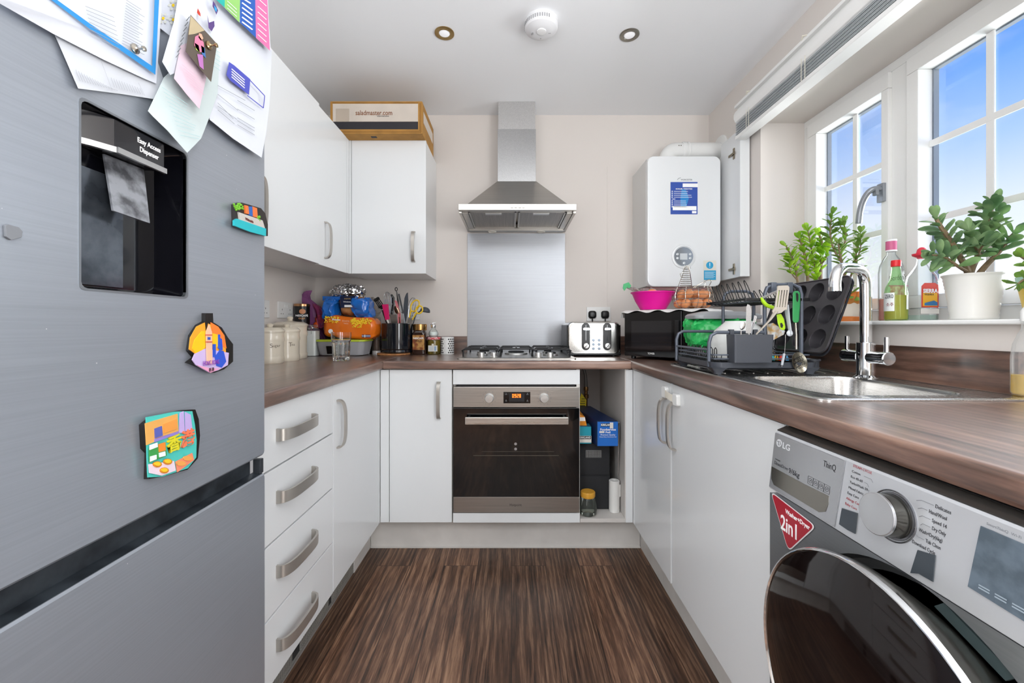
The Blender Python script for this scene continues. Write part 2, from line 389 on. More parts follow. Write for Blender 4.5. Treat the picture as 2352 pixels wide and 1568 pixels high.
s1 = sash(1.56, 1.988, 1.59, 1.93, 0); s2 = sash(1.01, 1.489, 1.08, 1.446, 0)
h = MB(); h.box(XW-.026, XW-.012, 1.568, 1.596, 1.55, 1.62)
h.loft([[Vector((XW-.035-.006+a, 1.582+c, z)) for a, c in ((-.006, -.009), (.006, -.009), (.006, .009), (-.006, .009))] for z in (1.575, 1.6)])
h.tube([(XW-.02, 1.582, 1.6), (XW-.05, 1.583, 1.602), (XW-.062, 1.60, 1.585), (XW-.066, 1.622, 1.54), (XW-.066, 1.63, 1.48)], .011, 8, smooth=2)
h.build('window_handle', mat('handle_grey', '9a9fa5', .35, .6), s1, bevel=.002)
s = MB(); s.box(1.185, XW, WY0, WY1, WZ0, 1.096); s.build('window_sill', M_UPVC, win, bevel=.004, seg=3)
# ---- hedge far outside the window, sun glare put into its pale leaf colour
hb = MB(); rnd = random.Random(4)
for i in range(420):
    y = rnd.uniform(-1, 11); z = rnd.uniform(.2, 1.25+.35*rnd.random()); hb.ell((6.2+rnd.uniform(0, .5), y, z), (rnd.uniform(.05, .14), rnd.uniform(.05, .15), rnd.uniform(.04, .12)), 6, 4, Matrix.Rotation(rnd.uniform(0, 3), 3, 'X'))
hb.box(6.3, 6.9, -1, 11, 0, 1.2)
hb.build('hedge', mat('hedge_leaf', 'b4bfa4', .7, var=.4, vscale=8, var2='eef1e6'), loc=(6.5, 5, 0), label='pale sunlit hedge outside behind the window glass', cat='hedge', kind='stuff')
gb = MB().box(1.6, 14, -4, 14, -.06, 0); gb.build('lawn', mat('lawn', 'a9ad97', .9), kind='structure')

# ================================================================ WORKTOPS
def nose(front, back, zt, th=.038, r=.011, k=5):
    """profile (u,z) from front edge u=front to u=back with a rounded front"""
    sgn = 1 if back > front else -1; pts = []
    for i in range(k+1):
        a = R(90*i/k); pts.append((front+sgn*(r-r*math.cos(a)), zt-r+r*math.sin(a)))
    pts = [(front+sgn*.004, zt-th), (front, zt-th+.008)]+pts+[(back, zt), (back, zt-th)]
    return pts
wl = MB(); pr = nose(-.6, XL, WT); wl.loft([[Vector((u, y, z)) for u, z in pr] for y in (.94, YB)])
wl.build('worktop', M_WTY, loc=(-.9, 1.6, WT-.038), label='dark walnut worktop of the left run, under the canisters and bread', cat='worktop')
wb = MB(); pr = nose(1.94, YB, WT); wb.loft([[Vector((x, u, z)) for u, z in pr] for x in (-.5995, .5575)])
wb.build('worktop', M_WTX, loc=(0, 2.2, WT-.038), label='dark walnut worktop of the short back run, around the hob', cat='worktop')
SX0, SX1, SY0, SY1 = .668, 1.158, .905, 1.775           # sink rim
BX0, BX1, BY0, BY1 = .735, 1.065, .955, 1.315           # sink bowl
wr = MB(); pr = nose(.558, BX0-.01, WT); wr.loft([[Vector((u, y, z)) for u, z in pr] for y in (-.25, YB)])
wr.box(BX1+.01, XR, -.25, YB, WT-.038, WT); wr.box(BX0-.01, BX1+.01, -.25, BY0-.01, WT-.038, WT); wr.box(BX0-.01, BX1+.01, BY1+.01, YB, WT-.038, WT)
wr.build('worktop', M_WTY, loc=(.9, 1.3, WT-.038), label='dark walnut worktop of the right run, with the inset sink', cat='worktop')
up = MB(); up.box(XL+.012, -.273, YB-.012, YB, WT, 1.016); up.build('upstand', M_WTX, loc=(-.7, YB, WT), label='dark walnut upstand on the back wall left of the steel splashback', cat='upstand')
up = MB(); up.box(.33, XR-.012, YB-.012, YB, WT, 1.016); up.build('upstand', M_WTX, loc=(.7, YB, WT), label='dark walnut upstand on the back wall behind the toaster', cat='upstand')
up = MB(); up.box(XR-.014, XR, .985, YB, WT, 1.018); up.build('upstand', M_WTY, loc=(XR, 1.7, WT), label='dark walnut upstand under the window sill behind the tap', cat='upstand')
up = MB(); up.box(XL, XL+.012, .94, YB, WT, 1.016); up.build('upstand', M_WTY, loc=(XL, 1.7, WT), label='dark walnut upstand on the left wall behind the canisters', cat='upstand')
# paint stubs

# ================================================================ BASE CABINETS
G = .0015
def door(parent, x0, x1, y0, y1, z0, z1, name='door', m=None):
    return MB().box(x0, x1, y0, y1, z0, z1).build(name, m or M_CAB, parent, bevel=.0015)
def handle(parent, p0, p1, n, depth=.03, w_=.017): 
    return bow(MB(), p0, p1, n, depth, w_).build('handle', M_NICKEL, parent, label='curved satin metal bow handle')
# left drawer unit
DXL = -.62
c = thing('base_cabinet', 'white base cabinet with four stacked drawers, beside the fridge', 'cabinet', (-.9, 1.2, .15))
MB().box(XL+.02, DXL-.02, .945, 1.446, .15, .876).build('cabinet_body', M_CABI, c)
for z0, z1, zh in ((.709, .873, .792), (.519, .706, .628), (.330, .516, .432), (.152, .327, .238)):
    d = door(c, DXL-.019, DXL, .948, 1.4445, z0+G, z1, 'drawer'); handle(d, (DXL, 1.098, zh), (DXL, 1.292, zh), (1, 0, 0), .032, .03)
# left corner cabinet
c = thing('base_cabinet', 'white base cabinet with one tall door in the left run, next to the drawers', 'cabinet', (-.9, 1.7, .15))
MB().box(XL+.02, DXL-.02, 1.448, 2.53, .15, .876).build('cabinet_body', M_CABI, c)
d = door(c, DXL-.019, DXL, 1.448, 1.925, .1535, .873); handle(d, (DXL, 1.482, .648), (DXL, 1.482, .815), (1, 0, 0), .03, .016)
MB().box(DXL-.019, DXL, 1.928, 1.962, .1535, .873).build('corner_post', M_CAB, c, bevel=.001)
# back cabinet
FY = 1.961
c = thing('base_cabinet', 'white base cabinet with one narrow door left of the oven', 'cabinet', (-.43, 2.2, .15))
MB().box(-.598, -.28, FY+.02, 2.53, .15, .876).build('cabinet_body', M_CABI, c)
MB().box(-.6185, -.578, FY+.001, FY+.019, .1535, .873).build('corner_post', M_CAB, c, bevel=.001)
d = door(c, -.575, -.2815, FY, FY+.019, .1535, .873); handle(d, (-.342, FY, .645), (-.342, FY, .815), (0, -1, 0), .03, .016)
# oven housing
c = thing('oven_housing', 'white cabinet panels framing the built-in oven above and below', 'cabinet', (.02, 2.2, .15))
b = MB(); b.box(-.2775, -.262, FY+.03, 2.53, .15, .876); b.box(.306, .3215, FY+.001, 2.53, .1535, .876); b.box(-.262, .306, FY+.03, 2.53, .15, .19); b.box(-.262, .306, FY+.03, 2.53, .808, .876)
b.build('cabinet_body', M_CABI, c)
MB().box(-.276, .3215, FY-.002, FY+.017, .804, .873).build('top_panel', M_CAB, c, bevel=.0015)
MB().box(-.276, .3215, FY-.002, FY+.017, .1535, .199).build('bottom_panel', M_CAB, c, bevel=.0015)
# open niche
c = thing('open_cabinet', 'open doorless white cabinet between the oven and the right run', 'cabinet', (.43, 2.2, .15))
b = MB(); b.box(.323, .552, FY, 2.53, .1535, .172); b.box(.534, .552, FY+.001, 2.53, .172, .876)
b.build('cabinet_body', mat('niche_white', 'cfcac5', .45), c, bevel=.001)
MB().box(.323, .534, 2.515, 2.53, .172, .876).build('back_panel', mat('niche_back', 'bdb8b6', .7), c)
MB().box(.538, .5705, FY-.001, FY+.018, .1535, .873).build('corner_post', M_CAB, c, bevel=.001)
# right run
DXR = .572
c = thing('base_cabinet', 'white base cabinet in the right run beside the open cabinet, child lock at its top', 'cabinet', (.9, 1.75, .15))
MB().box(DXR+.02, XR-.02, 1.4945, 2.53, .15, .79).build('cabinet_body', M_CABI, c)
MB().box(DXR, DXR+.019, 1.952, 1.966, .1535, .873).build('corner_post', M_CAB, c, bevel=.001)
MB().box(DXR, DXR+.019, 1.935, 1.950, .1535, .873).build('corner_post', M_CAB, c, bevel=.001)
d = door(c, DXR, DXR+.019, 1.4955, 1.933, .1535, .873); handle(d, (DXR, 1.54, .648), (DXR, 1.54, .812), (-1, 0, 0), .03, .016)
c = thing('base_cabinet', 'white base cabinet under the sink next to the washing machine', 'cabinet', (.9, 1.18, .15))
b = MB(); b.box(DXR+.02, DXR+.038, .874, 1.4925, .15, .86); b.box(DXR+.04, XR-.02, .874, .9, .15, .876); b.box(DXR+.04, XR-.02, 1.46, 1.4925, .15, .876); b.box(DXR+.04, XR-.02, .9, 1.46, .15, .17)
b.build('cabinet_body', M_CABI, c)
d = door(c, DXR, DXR+.019, .874, 1.4835, .1535, .873); handle(d, (DXR, 1.452, .648), (DXR, 1.452, .812), (-1, 0, 0), .03, .016)
# child lock
c = thing('child_lock', 'white plastic child safety strap joining the two right-hand cabinet doors', 'lock', (DXR-.01, 1.49, .83))
for y, z in ((1.535, .836), (1.43, .826)):
    l = MB(); l.T = basis((DXR-.0005, y, z), (0, 1, 0), (0, 0, 1)); l.loft([rrect(.021, .021, .009, 4, -zz) for zz in (0,)] + [rrect(.021-q, .021-q, .009, 4, zz) for q, zz in ((0, -.009), (.002, -.0125), (.006, -.013))]); l.T = None
    l.build('lock_pad', M_WHITEP, c)
sb = MB(); sb.loft([[Vector((x, y, z-.012)), Vector((x, y, z+.012)), Vector((x-.003, y, z+.012)), Vector((x-.003, y, z-.012))] for x, y, z in ((DXR-.0085, 1.525, .835), (DXR-.0135, 1.505, .834), (DXR-.0135, 1.46, .829), (DXR-.0085, 1.44, .827))])
sb.build('strap', mat('strap_cream', 'e6e0d2', .45), c)
# plinths
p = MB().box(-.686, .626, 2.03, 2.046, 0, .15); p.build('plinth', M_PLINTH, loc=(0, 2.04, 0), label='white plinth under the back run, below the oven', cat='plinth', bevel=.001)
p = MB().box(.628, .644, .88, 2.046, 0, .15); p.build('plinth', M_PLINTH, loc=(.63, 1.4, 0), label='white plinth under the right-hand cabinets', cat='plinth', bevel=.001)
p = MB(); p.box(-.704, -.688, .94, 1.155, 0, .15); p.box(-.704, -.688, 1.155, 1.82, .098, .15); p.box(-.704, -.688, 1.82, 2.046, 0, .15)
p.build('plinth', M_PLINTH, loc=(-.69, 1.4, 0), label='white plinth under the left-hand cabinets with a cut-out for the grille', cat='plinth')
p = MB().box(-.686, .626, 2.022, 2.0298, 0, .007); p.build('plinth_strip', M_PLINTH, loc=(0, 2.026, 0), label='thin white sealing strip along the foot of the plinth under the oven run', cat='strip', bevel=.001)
# plinth grille (dark metal heater grille)
c = thing('plinth_grille', 'dark metal ventilation grille set in the left plinth', 'vent', (-.695, 1.48, 0))
MB().box(-.72, -.70, 1.157, 1.818, .002, .096).build('backing', M_BLK, c)
b = MB(); ring(b, 1.157, 1.818, .002, .096, 1.165, 1.81, .010, .088, -.699, -.690)
for i in range(64):
    y = 1.17+i*.01
    if 14 < i < 20 or 40 < i < 44: continue
    b.box(-.698, -.692, y, y+.0035, .012, .086)
b.box(-.698, -.693, 1.165, 1.81, .046, .052)
b.build('grille_bars', brushed('grille_steel', 'b9b6b0', .35, 'Y', .3, .6), c)

# ================================================================ WALL CABINETS
UX = -.875
def upper(lbl, x0, x1, y0, y1, z0, z1):
    c = thing('wall_cabinet', lbl, 'cabinet', ((x0+x1)/2, (y0+y1)/2, z0)); return c
c = upper('white wall cabinet over the left run, nearest the fridge', XL, UX, 1.39, 1.888, 1.36, 2.082)
MB().box(XL, UX-.02, 1.39, 1.888, 1.376, 2.078).build('cabinet_body', M_CAB, c)
d = door(c, UX-.019, UX+.003, 1.392, 1.887, 1.361, 2.087); handle(d, (UX+.003, 1.43, 1.405), (UX+.003, 1.43, 1.60), (1, 0, 0), .03, .016)
c = upper('white wall cabinet on the left wall in the back corner, beside the cardboard box', XL, UX, 1.89, YB, 1.36, 2.078)
MB().box(XL, UX-.02, 1.890, YB, 1.376, 2.074).build('cabinet_body', M_CAB, c)
d = door(c, UX-.019, UX, 1.890, 2.205, 1.359, 2.080); handle(d, (UX, 1.952, 1.398), (UX, 1.952, 1.565), (1, 0, 0), .03, .016)
MB().box(UX-.019, UX, 2.207, 2.237, 1.361, 2.078).build('corner_post', M_CAB, c, bevel=.001)
c = upper('white wall cabinet on the back wall, with a cardboard box on top', -.862, -.461, 2.24, YB, 1.36, 2.078)
MB().box(-.893, -.463, 2.262, YB, 1.361, 2.078).build('cabinet_body', M_CAB, c, bevel=.001)
MB().box(-.893, -.8635, 2.241, 2.2605, 1.361, 2.078).build('corner_post', M_CAB, c, bevel=.001)
d = door(c, -.8615, -.461, 2.241, 2.2605, 1.361, 2.078); handle(d, (-.527, 2.241, 1.425), (-.527, 2.241, 1.585), (0, -1, 0), .03, .017)

# cardboard box on top
bx = thing('cardboard_box', 'flat brown cardboard box with cream and black print on the back wall cabinet', 'box', (-.70, 2.3, 2.078), (0, 0, R(-1)))
M_CARD = mat('cardboard', 'b5843f', .7, var=.18, vscale=14); M_CREAM = mat('box_cream', 'd3c8bc', .6, var=.1, vscale=6)
X0, X1, Y0, Y1, Z0, Z1 = -.943, -.464, 2.163, 2.475, 2.0785, 2.247
b = MB().box(X0, X1, Y0, Y1, Z0, Z1); b.build('carton', M_CARD, bx, bevel=.003)
b = MB(); b.box(X0+.014, X1-.022, Y0-.0006, Y0, Z0+.062, Z1-.014); b.box(X1, X1+.0006, Y0+.03, Y1-.03, Z0+.07, Z1-.04); b.build('cream_panel', M_CREAM, bx)
b = MB(); b.box(X0+.014, X1-.022, Y0-.0006, Y0, Z0+.022, Z0+.0615); b.box(X0+.20, X0+.23, Y0+.03, Y0+.05, Z0-.0006, Z0)
b.build('black_band', mat('box_black', '26242a', .5), bx)
b = MB()
for d_ in (.006, .012):
    b.box(X0+d_, X1-d_, Y0-.0007, Y0, Z0+d_, Z0+d_+.0015); b.box(X1-d_-.0015, X1-d_, Y0-.0007, Y0, Z0+d_, Z1-.01)
b.box(X0+.012, X1-.02, Y0-.0007, Y0, Z1-.010, Z1-.008)
b.build('printed_lines', mat('box_lines', '5f3d16', .7), bx)
M_BOXT = mat('box_lettering', '7a4418', .6)
txt('saladmaster.com', .036, (-.715, Y0-.001, 2.185), (1, 0, 0), (0, 0, 1), M_BOXT, bx, width=.19, bold=.0003)
txt('THE HEALTHY LIVING COOKWARE', .0085, (-.668, Y0-.001, 2.168), (1, 0, 0), (0, 0, 1), M_BLACK, bx, width=.062)
b = MB(); b.box(X0+.03, X0+.10, Y0-.0012, Y0-.0004, Z0+.06, Z1-.04); b.build('tape', glass('tape', (.93, .9, .86), .5, .12, (.8, .76, .7)), bx)

# ================================================================ OVEN
ov = thing('oven', 'built-in stainless steel oven with black glass door and orange clock', 'oven', (.022, 2.2, .2))
OX0, OX1 = -.274, .3185
b = MB(); b.box(-.258, .302, FY+.02, 2.48, .203, .80); b.build('oven_body', mat('oven_shell', '3a3a3c', .5, .6), ov)
b = MB(); b.T = None; b.box(OX0, OX1, FY-.006, FY+.02, .697, .7935); pnl = b.build('control_panel', M_STEEL, ov, bevel=.0025)
for x in (-.105, .153):
    k = MB(); k.lathe([(.0225, 0), (.0225, .004), (.020, .006), (.0195, .022), (.018, .0245), (.001, .025)], (x, FY-.006, .741), 32, axis=(0, -1, 0)); k.build('knob', mat('knob_satin', 'd2d2d0', .28, .8), pnl)
    k = MB()
    for i in range(12):
        a = i*PI/6; k.box(x+.032*math.cos(a)-.0015, x+.032*math.cos(a)+.0015, FY-.0066, FY-.006, .741+.032*math.sin(a)-.0015, .741+.032*math.sin(a)+.0015)
    k.build('dial_marks', M_GREYI, pnl)
k = MB().box(-.038, .088, FY-.0072, FY-.006, .7165, .770); dp = k.build('display', M_BLKG, pnl)
k = MB().box(-.012, .060, FY-.0078, FY-.0072, .724, .762); k.build('display_window', mat('display_grey', '26282c', .2), dp)
# seven segment digits 0928
SEG = {'0': 'abcdef', '9': 'abcdfg', '2': 'abged', '8': 'abcdefg'}
k = MB()
def seg7(k, x, z, s, ch, Y):
    w_, h_, t = .0078*s, .0165*s, .0021*s
    S = {'a': (0, h_-t, w_, h_), 'g': (0, h_/2-t/2, w_, h_/2+t/2), 'd': (0, 0, w_, t), 'f': (0, h_/2, t, h_), 'e': (0, 0, t, h_/2), 'b': (w_-t, h_/2, w_, h_), 'c': (w_-t, 0, w_, h_/2)}
    for c_ in SEG[ch]: a = S[c_]; k.box(x+a[0], x+a[2], Y-.0005, Y, z+a[1], z+a[3])
for i, ch in enumerate('0928'): seg7(k, .003+i*.0108, .7435, 1, ch, FY-.0078)
k.build('clock_digits', mat('clock_orange', 'ff7a1e', .5, emit=2.2), dp)
k = MB()
for x, z in ((-.030, .757), (-.030, .726), (.070, .757), (.070, .726)): k.box(x, x+.009, FY-.0077, FY-.0072, z, z+.0015); k.box(x+.003, x+.006, FY-.0077, FY-.0072, z+.004, z+.007)
k.build('display_marks', M_GREYI, dp)
dr = MB(); dr.box(OX0, OX1, FY-.004, FY+.016, .2035, .694); dr = dr.build('oven_door', mat('oven_door_edge', '1c1c1e', .3), ov, bevel=.002)
k = MB().box(OX0, OX1, FY-.0065, FY-.004, .277, .693); k.build('door_glass', mat('oven_glass', '07080a', .04, coat=.6, spec=.6), dr, bevel=.001)
k = MB().box(-.186, .226, FY-.0072, FY-.0060, .34, .615); k.build('viewing_window', mat('oven_window', '0a0c0e', .04, coat=.6, spec=.6), dr)
k = MB(); k.box(-.18, .222, FY-.0077, FY-.0072, .470, .4722); k.box(-.14, .20, FY-.0077, FY-.0072, .4895, .4905); k.build('oven_shelf', mat('shelf_line', '6a655c', .4, .6), dr)
k = MB()
for z in (.502, .526): k.lathe([(.0065, 0), (.0065, .0005), (.004, .0006), (.004, .0002)], (.019, FY-.0073, z), 16, axis=(0, -1, 0))
k.build('lamp_glint', mat('glint', 'b8babd', .3, .8), dr)
k = MB().box(OX0, OX1, FY-.008, FY+.015, .2035, .2765); k.build('steel_band', M_STEEL, dr, bevel=.002)
txt('Hotpoint', .0165, (.019, FY-.0085, .240), (1, 0, 0), (0, 0, 1), mat('brand_dark', '3a3835', .4), dr, width=.056)
k = MB(); k.box(-.214, .262, FY-.048, FY-.036, .625, .659); hd = k.build('handle', brushed('handle_steel', 'd5d2cd', .28, 'X'), dr, bevel=.003)
k = MB()
for x in (-.206, .242): k.box(x, x+.012, FY-.038, FY-.0065, .632, .654)
k.build('handle_bracket', M_BLK, dr, bevel=.002)
k = MB().box(OX0+.02, OX1-.02, FY-.001, FY+.016, .7945, .8025); k.build('vent_slot', M_BLK, ov)

# ================================================================ HOB
hb = thing('gas_hob', 'stainless steel gas hob with black pan supports and silver knobs, set in the back worktop', 'hob', (.025, 2.24, WT))
b = MB(); b.loft([rrect(.292, .245, .012, 4, z, .025, 2.275) for z in (WT, WT+.005)]+[rrect(.286, .239, .01, 4, WT+.008, .025, 2.275)]); b.build('hob_plate', M_STEEL, hb)
BUR = [(-.155, 2.37, .036), (-.155, 2.19, .026), (.025, 2.29, .055), (.205, 2.37, .026), (.205, 2.19, .036)]
for x, y, r in BUR:
    k = MB(); k.lathe([(r*1.15, WT+.008), (r*1.1, WT+.016), (r, WT+.019)], (x, y, 0), 28); bn = k.build('burner', mat('burner_alu', 'b9b9b6', .4, .9), hb)
    k = MB(); k.lathe([(r*.78, WT+.019), (r*.80, WT+.024), (r*.7, WT+.027), (.001, WT+.0275)], (x, y, 0), 28); k.build('burner_cap', M_BLKM, bn)
M_IRON = mat('cast_iron', '18181a', .45)
def support(x0, x1, y0, y1, ctrs):
    k = MB(); r = .0042; z = WT+.045
    k.tube([(x0, y0, z-.008), (x0+.01, y0, z), (x1-.01, y0, z), (x1, y0, z-.008), (x1, y1, z-.008), (x1-.01, y1, z), (x0+.01, y1, z), (x0, y1, z-.008)], r, 8, closed=True)
    for x in (x0+.006, x1-.006):
        for y in (y0, y1): k.tube([(x, y, z-.004), (x, y, WT+.008)], r, 8)
    for cx, cy, rr_ in ctrs:
        k.tube([(x0, cy, z-.006), (x0+.01, cy, z+.002), (cx-rr_*.35, cy, z+.002)], r, 8); k.tube([(x1, cy, z-.006), (x1-.01, cy, z+.002), (cx+rr_*.35, cy, z+.002)], r, 8)
        k.tube([(cx, cy-.085, z), (cx, cy-rr_*.35, z+.002)], r, 8); k.tube([(cx, cy+rr_*.35, z+.002), (cx, cy+.085, z)], r, 8)
    k.build('pan_support', M_IRON, hb)
support(-.25, -.07, 2.105, 2.465, [(-.155, 2.37, .036), (-.155, 2.19, .026)])
support(-.062, .112, 2.15, 2.43, [(.025, 2.29, .055)])
support(.12, .30, 2.105, 2.465, [(.205, 2.37, .026), (.205, 2.19, .036)])
for x in (-.150, -.089, .133, .192):
    k = MB(); k.lathe([(.021, 0), (.021, .002), (.0165, .004), (.0158, .022), (.014, .0245), (.001, .025)], (x, 2.068, WT+.0075), 28); k.build('knob', mat('knob_hob', 'cfcecb', .3, .85), hb)

# ================================================================ SPLASHBACK + HOOD
b = MB().box(-.271, .329, YB-.004, YB-.0005, WT, 1.648); b.build('splashback', M_SPLASH, loc=(.03, YB, WT), label='brushed stainless steel splashback behind the hob', cat='splashback', bevel=.001)
hd = thing('cooker_hood', 'stainless steel chimney cooker hood over the hob', 'hood', (.03, 2.3, 1.645))
CX = .03
b = MB(); b.box(CX-.110, CX+.110, 2.40, YB, 1.90, 2.215); b.build('chimney_lower', M_STEELY, hd, bevel=.001)
b = MB(); b.box(CX-.107, CX+.107, 2.403, YB, 2.215, ZC); b.build('chimney_upper', brushed('chimney_up', 'cfcecd', .35, 'Y'), hd, bevel=.001)
b = MB(); b.loft([[Vector((CX-.262, 2.128, 1.698)), Vector((CX+.262, 2.128, 1.698)), Vector((CX+.295, YB, 1.698)), Vector((CX-.295, YB, 1.698))], [Vector((CX-.113, 2.397, 1.912)), Vector((CX+.113, 2.397, 1.912)), Vector((CX+.113, YB, 1.912)), Vector((CX-.113, YB, 1.912))]]); b.build('canopy', M_STEEL, hd, bevel=.001)
b = MB(); b.box(CX-.3, CX+.3, 2.108, 2.128, 1.666, 1.698); b.box(CX-.3, CX-.285, 2.128, YB, 1.655, 1.698); b.box(CX+.285, CX+.3, 2.128, YB, 1.655, 1.698); b.box(CX-.285, CX+.285, 2.128, 2.15, 1.668, 1.69); b.box(CX-.285, CX+.285, 2.50, YB, 1.652, 1.69)
b.box(CX-.285, CX-.255, 2.15, 2.50, 1.660, 1.69); b.box(CX+.255, CX+.285, 2.15, 2.50, 1.660, 1.69)
b.build('hood_frame', M_STEEL, hd, bevel=.002)
for s_ in (-1, 1):
    b = MB(); x0, x1 = (CX-.253, CX-.006) if s_ < 0 else (CX+.006, CX+.253)
    b.box(x0, x1, 2.152, 2.498, 1.672, 1.676)
    f = b.build('grease_filter', brushed('filter_mesh', 'a9a6a2', .45, 'Y', .2), hd)
    b = MB(); 
    b.box(x0, x0+.008, 2.152, 2.498, 1.666, 1.672); b.box(x1-.008, x1, 2.152, 2.498, 1.666, 1.672); b.box(x0, x1, 2.152, 2.16, 1.666, 1.672); b.box(x0, x1, 2.49, 2.498, 1.666, 1.672); b.build('filter_frame', M_STEEL, f)
    xc = CX+s_*.125; b = MB(); b.box(xc-.042, xc+.042, 2.165, 2.195, 1.664, 1.672); b.build('filter_latch', brushed('latch_steel', 'd6d5d2', .3, 'X'), f, bevel=.001)
    b = MB(); b.lathe([(.027, 0), (.025, .004), (.020, .005), (.019, .001)], (CX+s_*.148, 2.528, 1.652), 24, axis=(0, 0, -1)); b.build('hood_lamp', mat('lamp_glass', 'eeeae0', .25), hd)
for i in range(4):
    b = MB(); x = CX-.0335+i*.0195; b.box(x, x+.012, 2.103, 2.108, 1.677, 1.688); b.build('button', mat('button_silver', 'dcdbd8', .3, .5), hd, bevel=.001)
# ================================================================ FRIDGE
FX = -.55
fr = thing('fridge_freezer', 'tall brushed steel fridge freezer with a recessed water dispenser', 'fridge', (-.85, .635, 0))
FY0, FY1 = .335, .930
b = MB(); b.box(XL+.03, FX-.05, FY0+.002, FY1-.002, .02, 1.86); b.build('fridge_body', mat('fridge_side', '8b8f94', .4, .5), fr, bevel=.004)
DY0, DY1, DZ0, DZ1 = .5285, .7075, 1.1255, 1.373
def yz(loop, x): return [Vector((x, p.x, p.y)) for p in loop]
b = MB(); oy, oz = (FY0+FY1)/2, (.793+1.862)/2; hy, hz = (FY1-FY0)/2, (1.862-.793)/2
o_ = rrect(hy, hz, .006, 3, 0, oy, oz); o2 = rrect(hy-.004, hz-.004, .006, 3, 0, oy, oz)
i_ = rrect((DY1-DY0)/2, (DZ1-DZ0)/2, .008, 3, 0, (DY0+DY1)/2, (DZ0+DZ1)/2)
b.loft([yz(o_, FX-.048), yz(o_, FX-.004), yz(o2, FX), yz(i_, FX), yz(i_, FX-.02)], True, False)
ud = b.build('upper_door', M_FRIDGE, fr, ang=30)
b = MB(); oz, hz = (.02+.752)/2, (.752-.02)/2; o_ = rrect(hy, hz, .006, 3, 0, oy, oz); o2 = rrect(hy-.003, hz-.003, .006, 3, 0, oy, oz)
b.loft([yz(o_, FX-.048), yz(o_, FX-.003), yz(o2, FX)]); b.build('lower_door', M_FRIDGE, fr, ang=30)
b = MB(); b.box(FX-.048, FX-.022, FY0+.006, FY1-.02, .752, .796); b.loft([[Vector((FX-.022, y, .756)), Vector((FX-.004, y, .7525)), Vector((FX-.022, y, .7525))] for y in (FY0+.006, FY1-.004)])
b.build('handle_recess', mat('recess_dark', '23272c', .35, .3, var=.3, vscale=20, var2='3a4046'), fr)
b = MB(); b.box(FX-.02, FX-.003, FY1-.014, FY1-.001, .7535, .786); b.build('recess_cap', mat('recess_cap', '3a3e43', .35, .3), fr, bevel=.002)
# dispenser
M_DISP = mat('dispenser_gloss', '0b0b10', .12, coat=.5)
disp = MB(); j_ = rrect((DY1-DY0)/2-.003, (DZ1-DZ0)/2-.003, .008, 3, 0, (DY0+DY1)/2, (DZ0+DZ1)/2); k_ = rrect((DY1-DY0)/2-.016, (DZ1-DZ0)/2-.010, .012, 3, 0, (DY0+DY1)/2, (DZ0+DZ1)/2)
disp.loft([yz(j_, FX-.001), yz(j_, FX-.012), yz(k_, FX-.044)], False, True); dp = disp.build('dispenser_recess', M_DISP, fr)
b = MB(); b.loft([yz(i_, FX+.0006), yz(i_, FX-.006), yz(j_, FX-.006), yz(j_, FX+.0006)], closed=True); b.build('dispenser_rim', mat('rim_grey', '8f949a', .3, .7), dp)
b = MB(); b.box(FX-.043, FX-.004, .5815, .664, 1.327, 1.369); b.loft([[Vector((FX-.004, .5815, z)), Vector((FX-.016, .560, z)), Vector((FX-.030, .545, z)), Vector((FX-.043, .545, z)), Vector((FX-.043, .5815, z))] for z in (1.327, 1.369)])
hdd = b.build('dispenser_head', mat('dispenser_head', '222226', .18, coat=.4), dp, bevel=.001)
b = MB(); b.box(FX-.004, FX+.0005, .5815, .664, 1.322, 1.330); b.loft([[Vector((FX-.002+a, .5815, z)), Vector((FX-.015+a, .558, z)), Vector((FX-.032+a, .535, z)), Vector((FX-.036, .535, z)), Vector((FX-.010, .5815, z))] for z, a in ((1.322, 0), (1.330, 0))])
b.build('dispenser_trim', mat('trim_silver', 'c4c5c6', .3, .8), hdd)
txt('Easy Access', .0105, (FX-.0035, .636, 1.3555), (0, 1, 0), (0, 0, 1), M_WHITE, hdd, width=.040, bold=.0002)
txt('Dispenser', .0105, (FX-.0035, .636, 1.3430), (0, 1, 0), (0, 0, 1), M_WHITE, hdd, width=.033, bold=.0002)
b = MB(); b.loft([[Vector((FX-.032, .595, 1.326)), Vector((FX-.028, .655, 1.326)), Vector((FX-.032, .655, 1.326)), Vector((FX-.036, .595, 1.326))], [Vector((FX-.014, .590, 1.243)), Vector((FX-.008, .643, 1.238)), Vector((FX-.012, .643, 1.238)), Vector((FX-.018, .590, 1.243))]])
b.build('paddle', mat('paddle_smoked', '4a4b4f', .2, coat=.4, var=.5, vscale=40, var2='8d9096'), dp, bevel=.001)
b = MB(); b.box(FX-.044, FX-.040, DY0+.018, .632, DZ0+.012, 1.30); b.build('reflection_plate', mat('reflection_grey', '50565e', .16, .7, var=.3, vscale=25, var2='6d747d'), dp)  # added plate, the window's reflection in the recess put into its grey
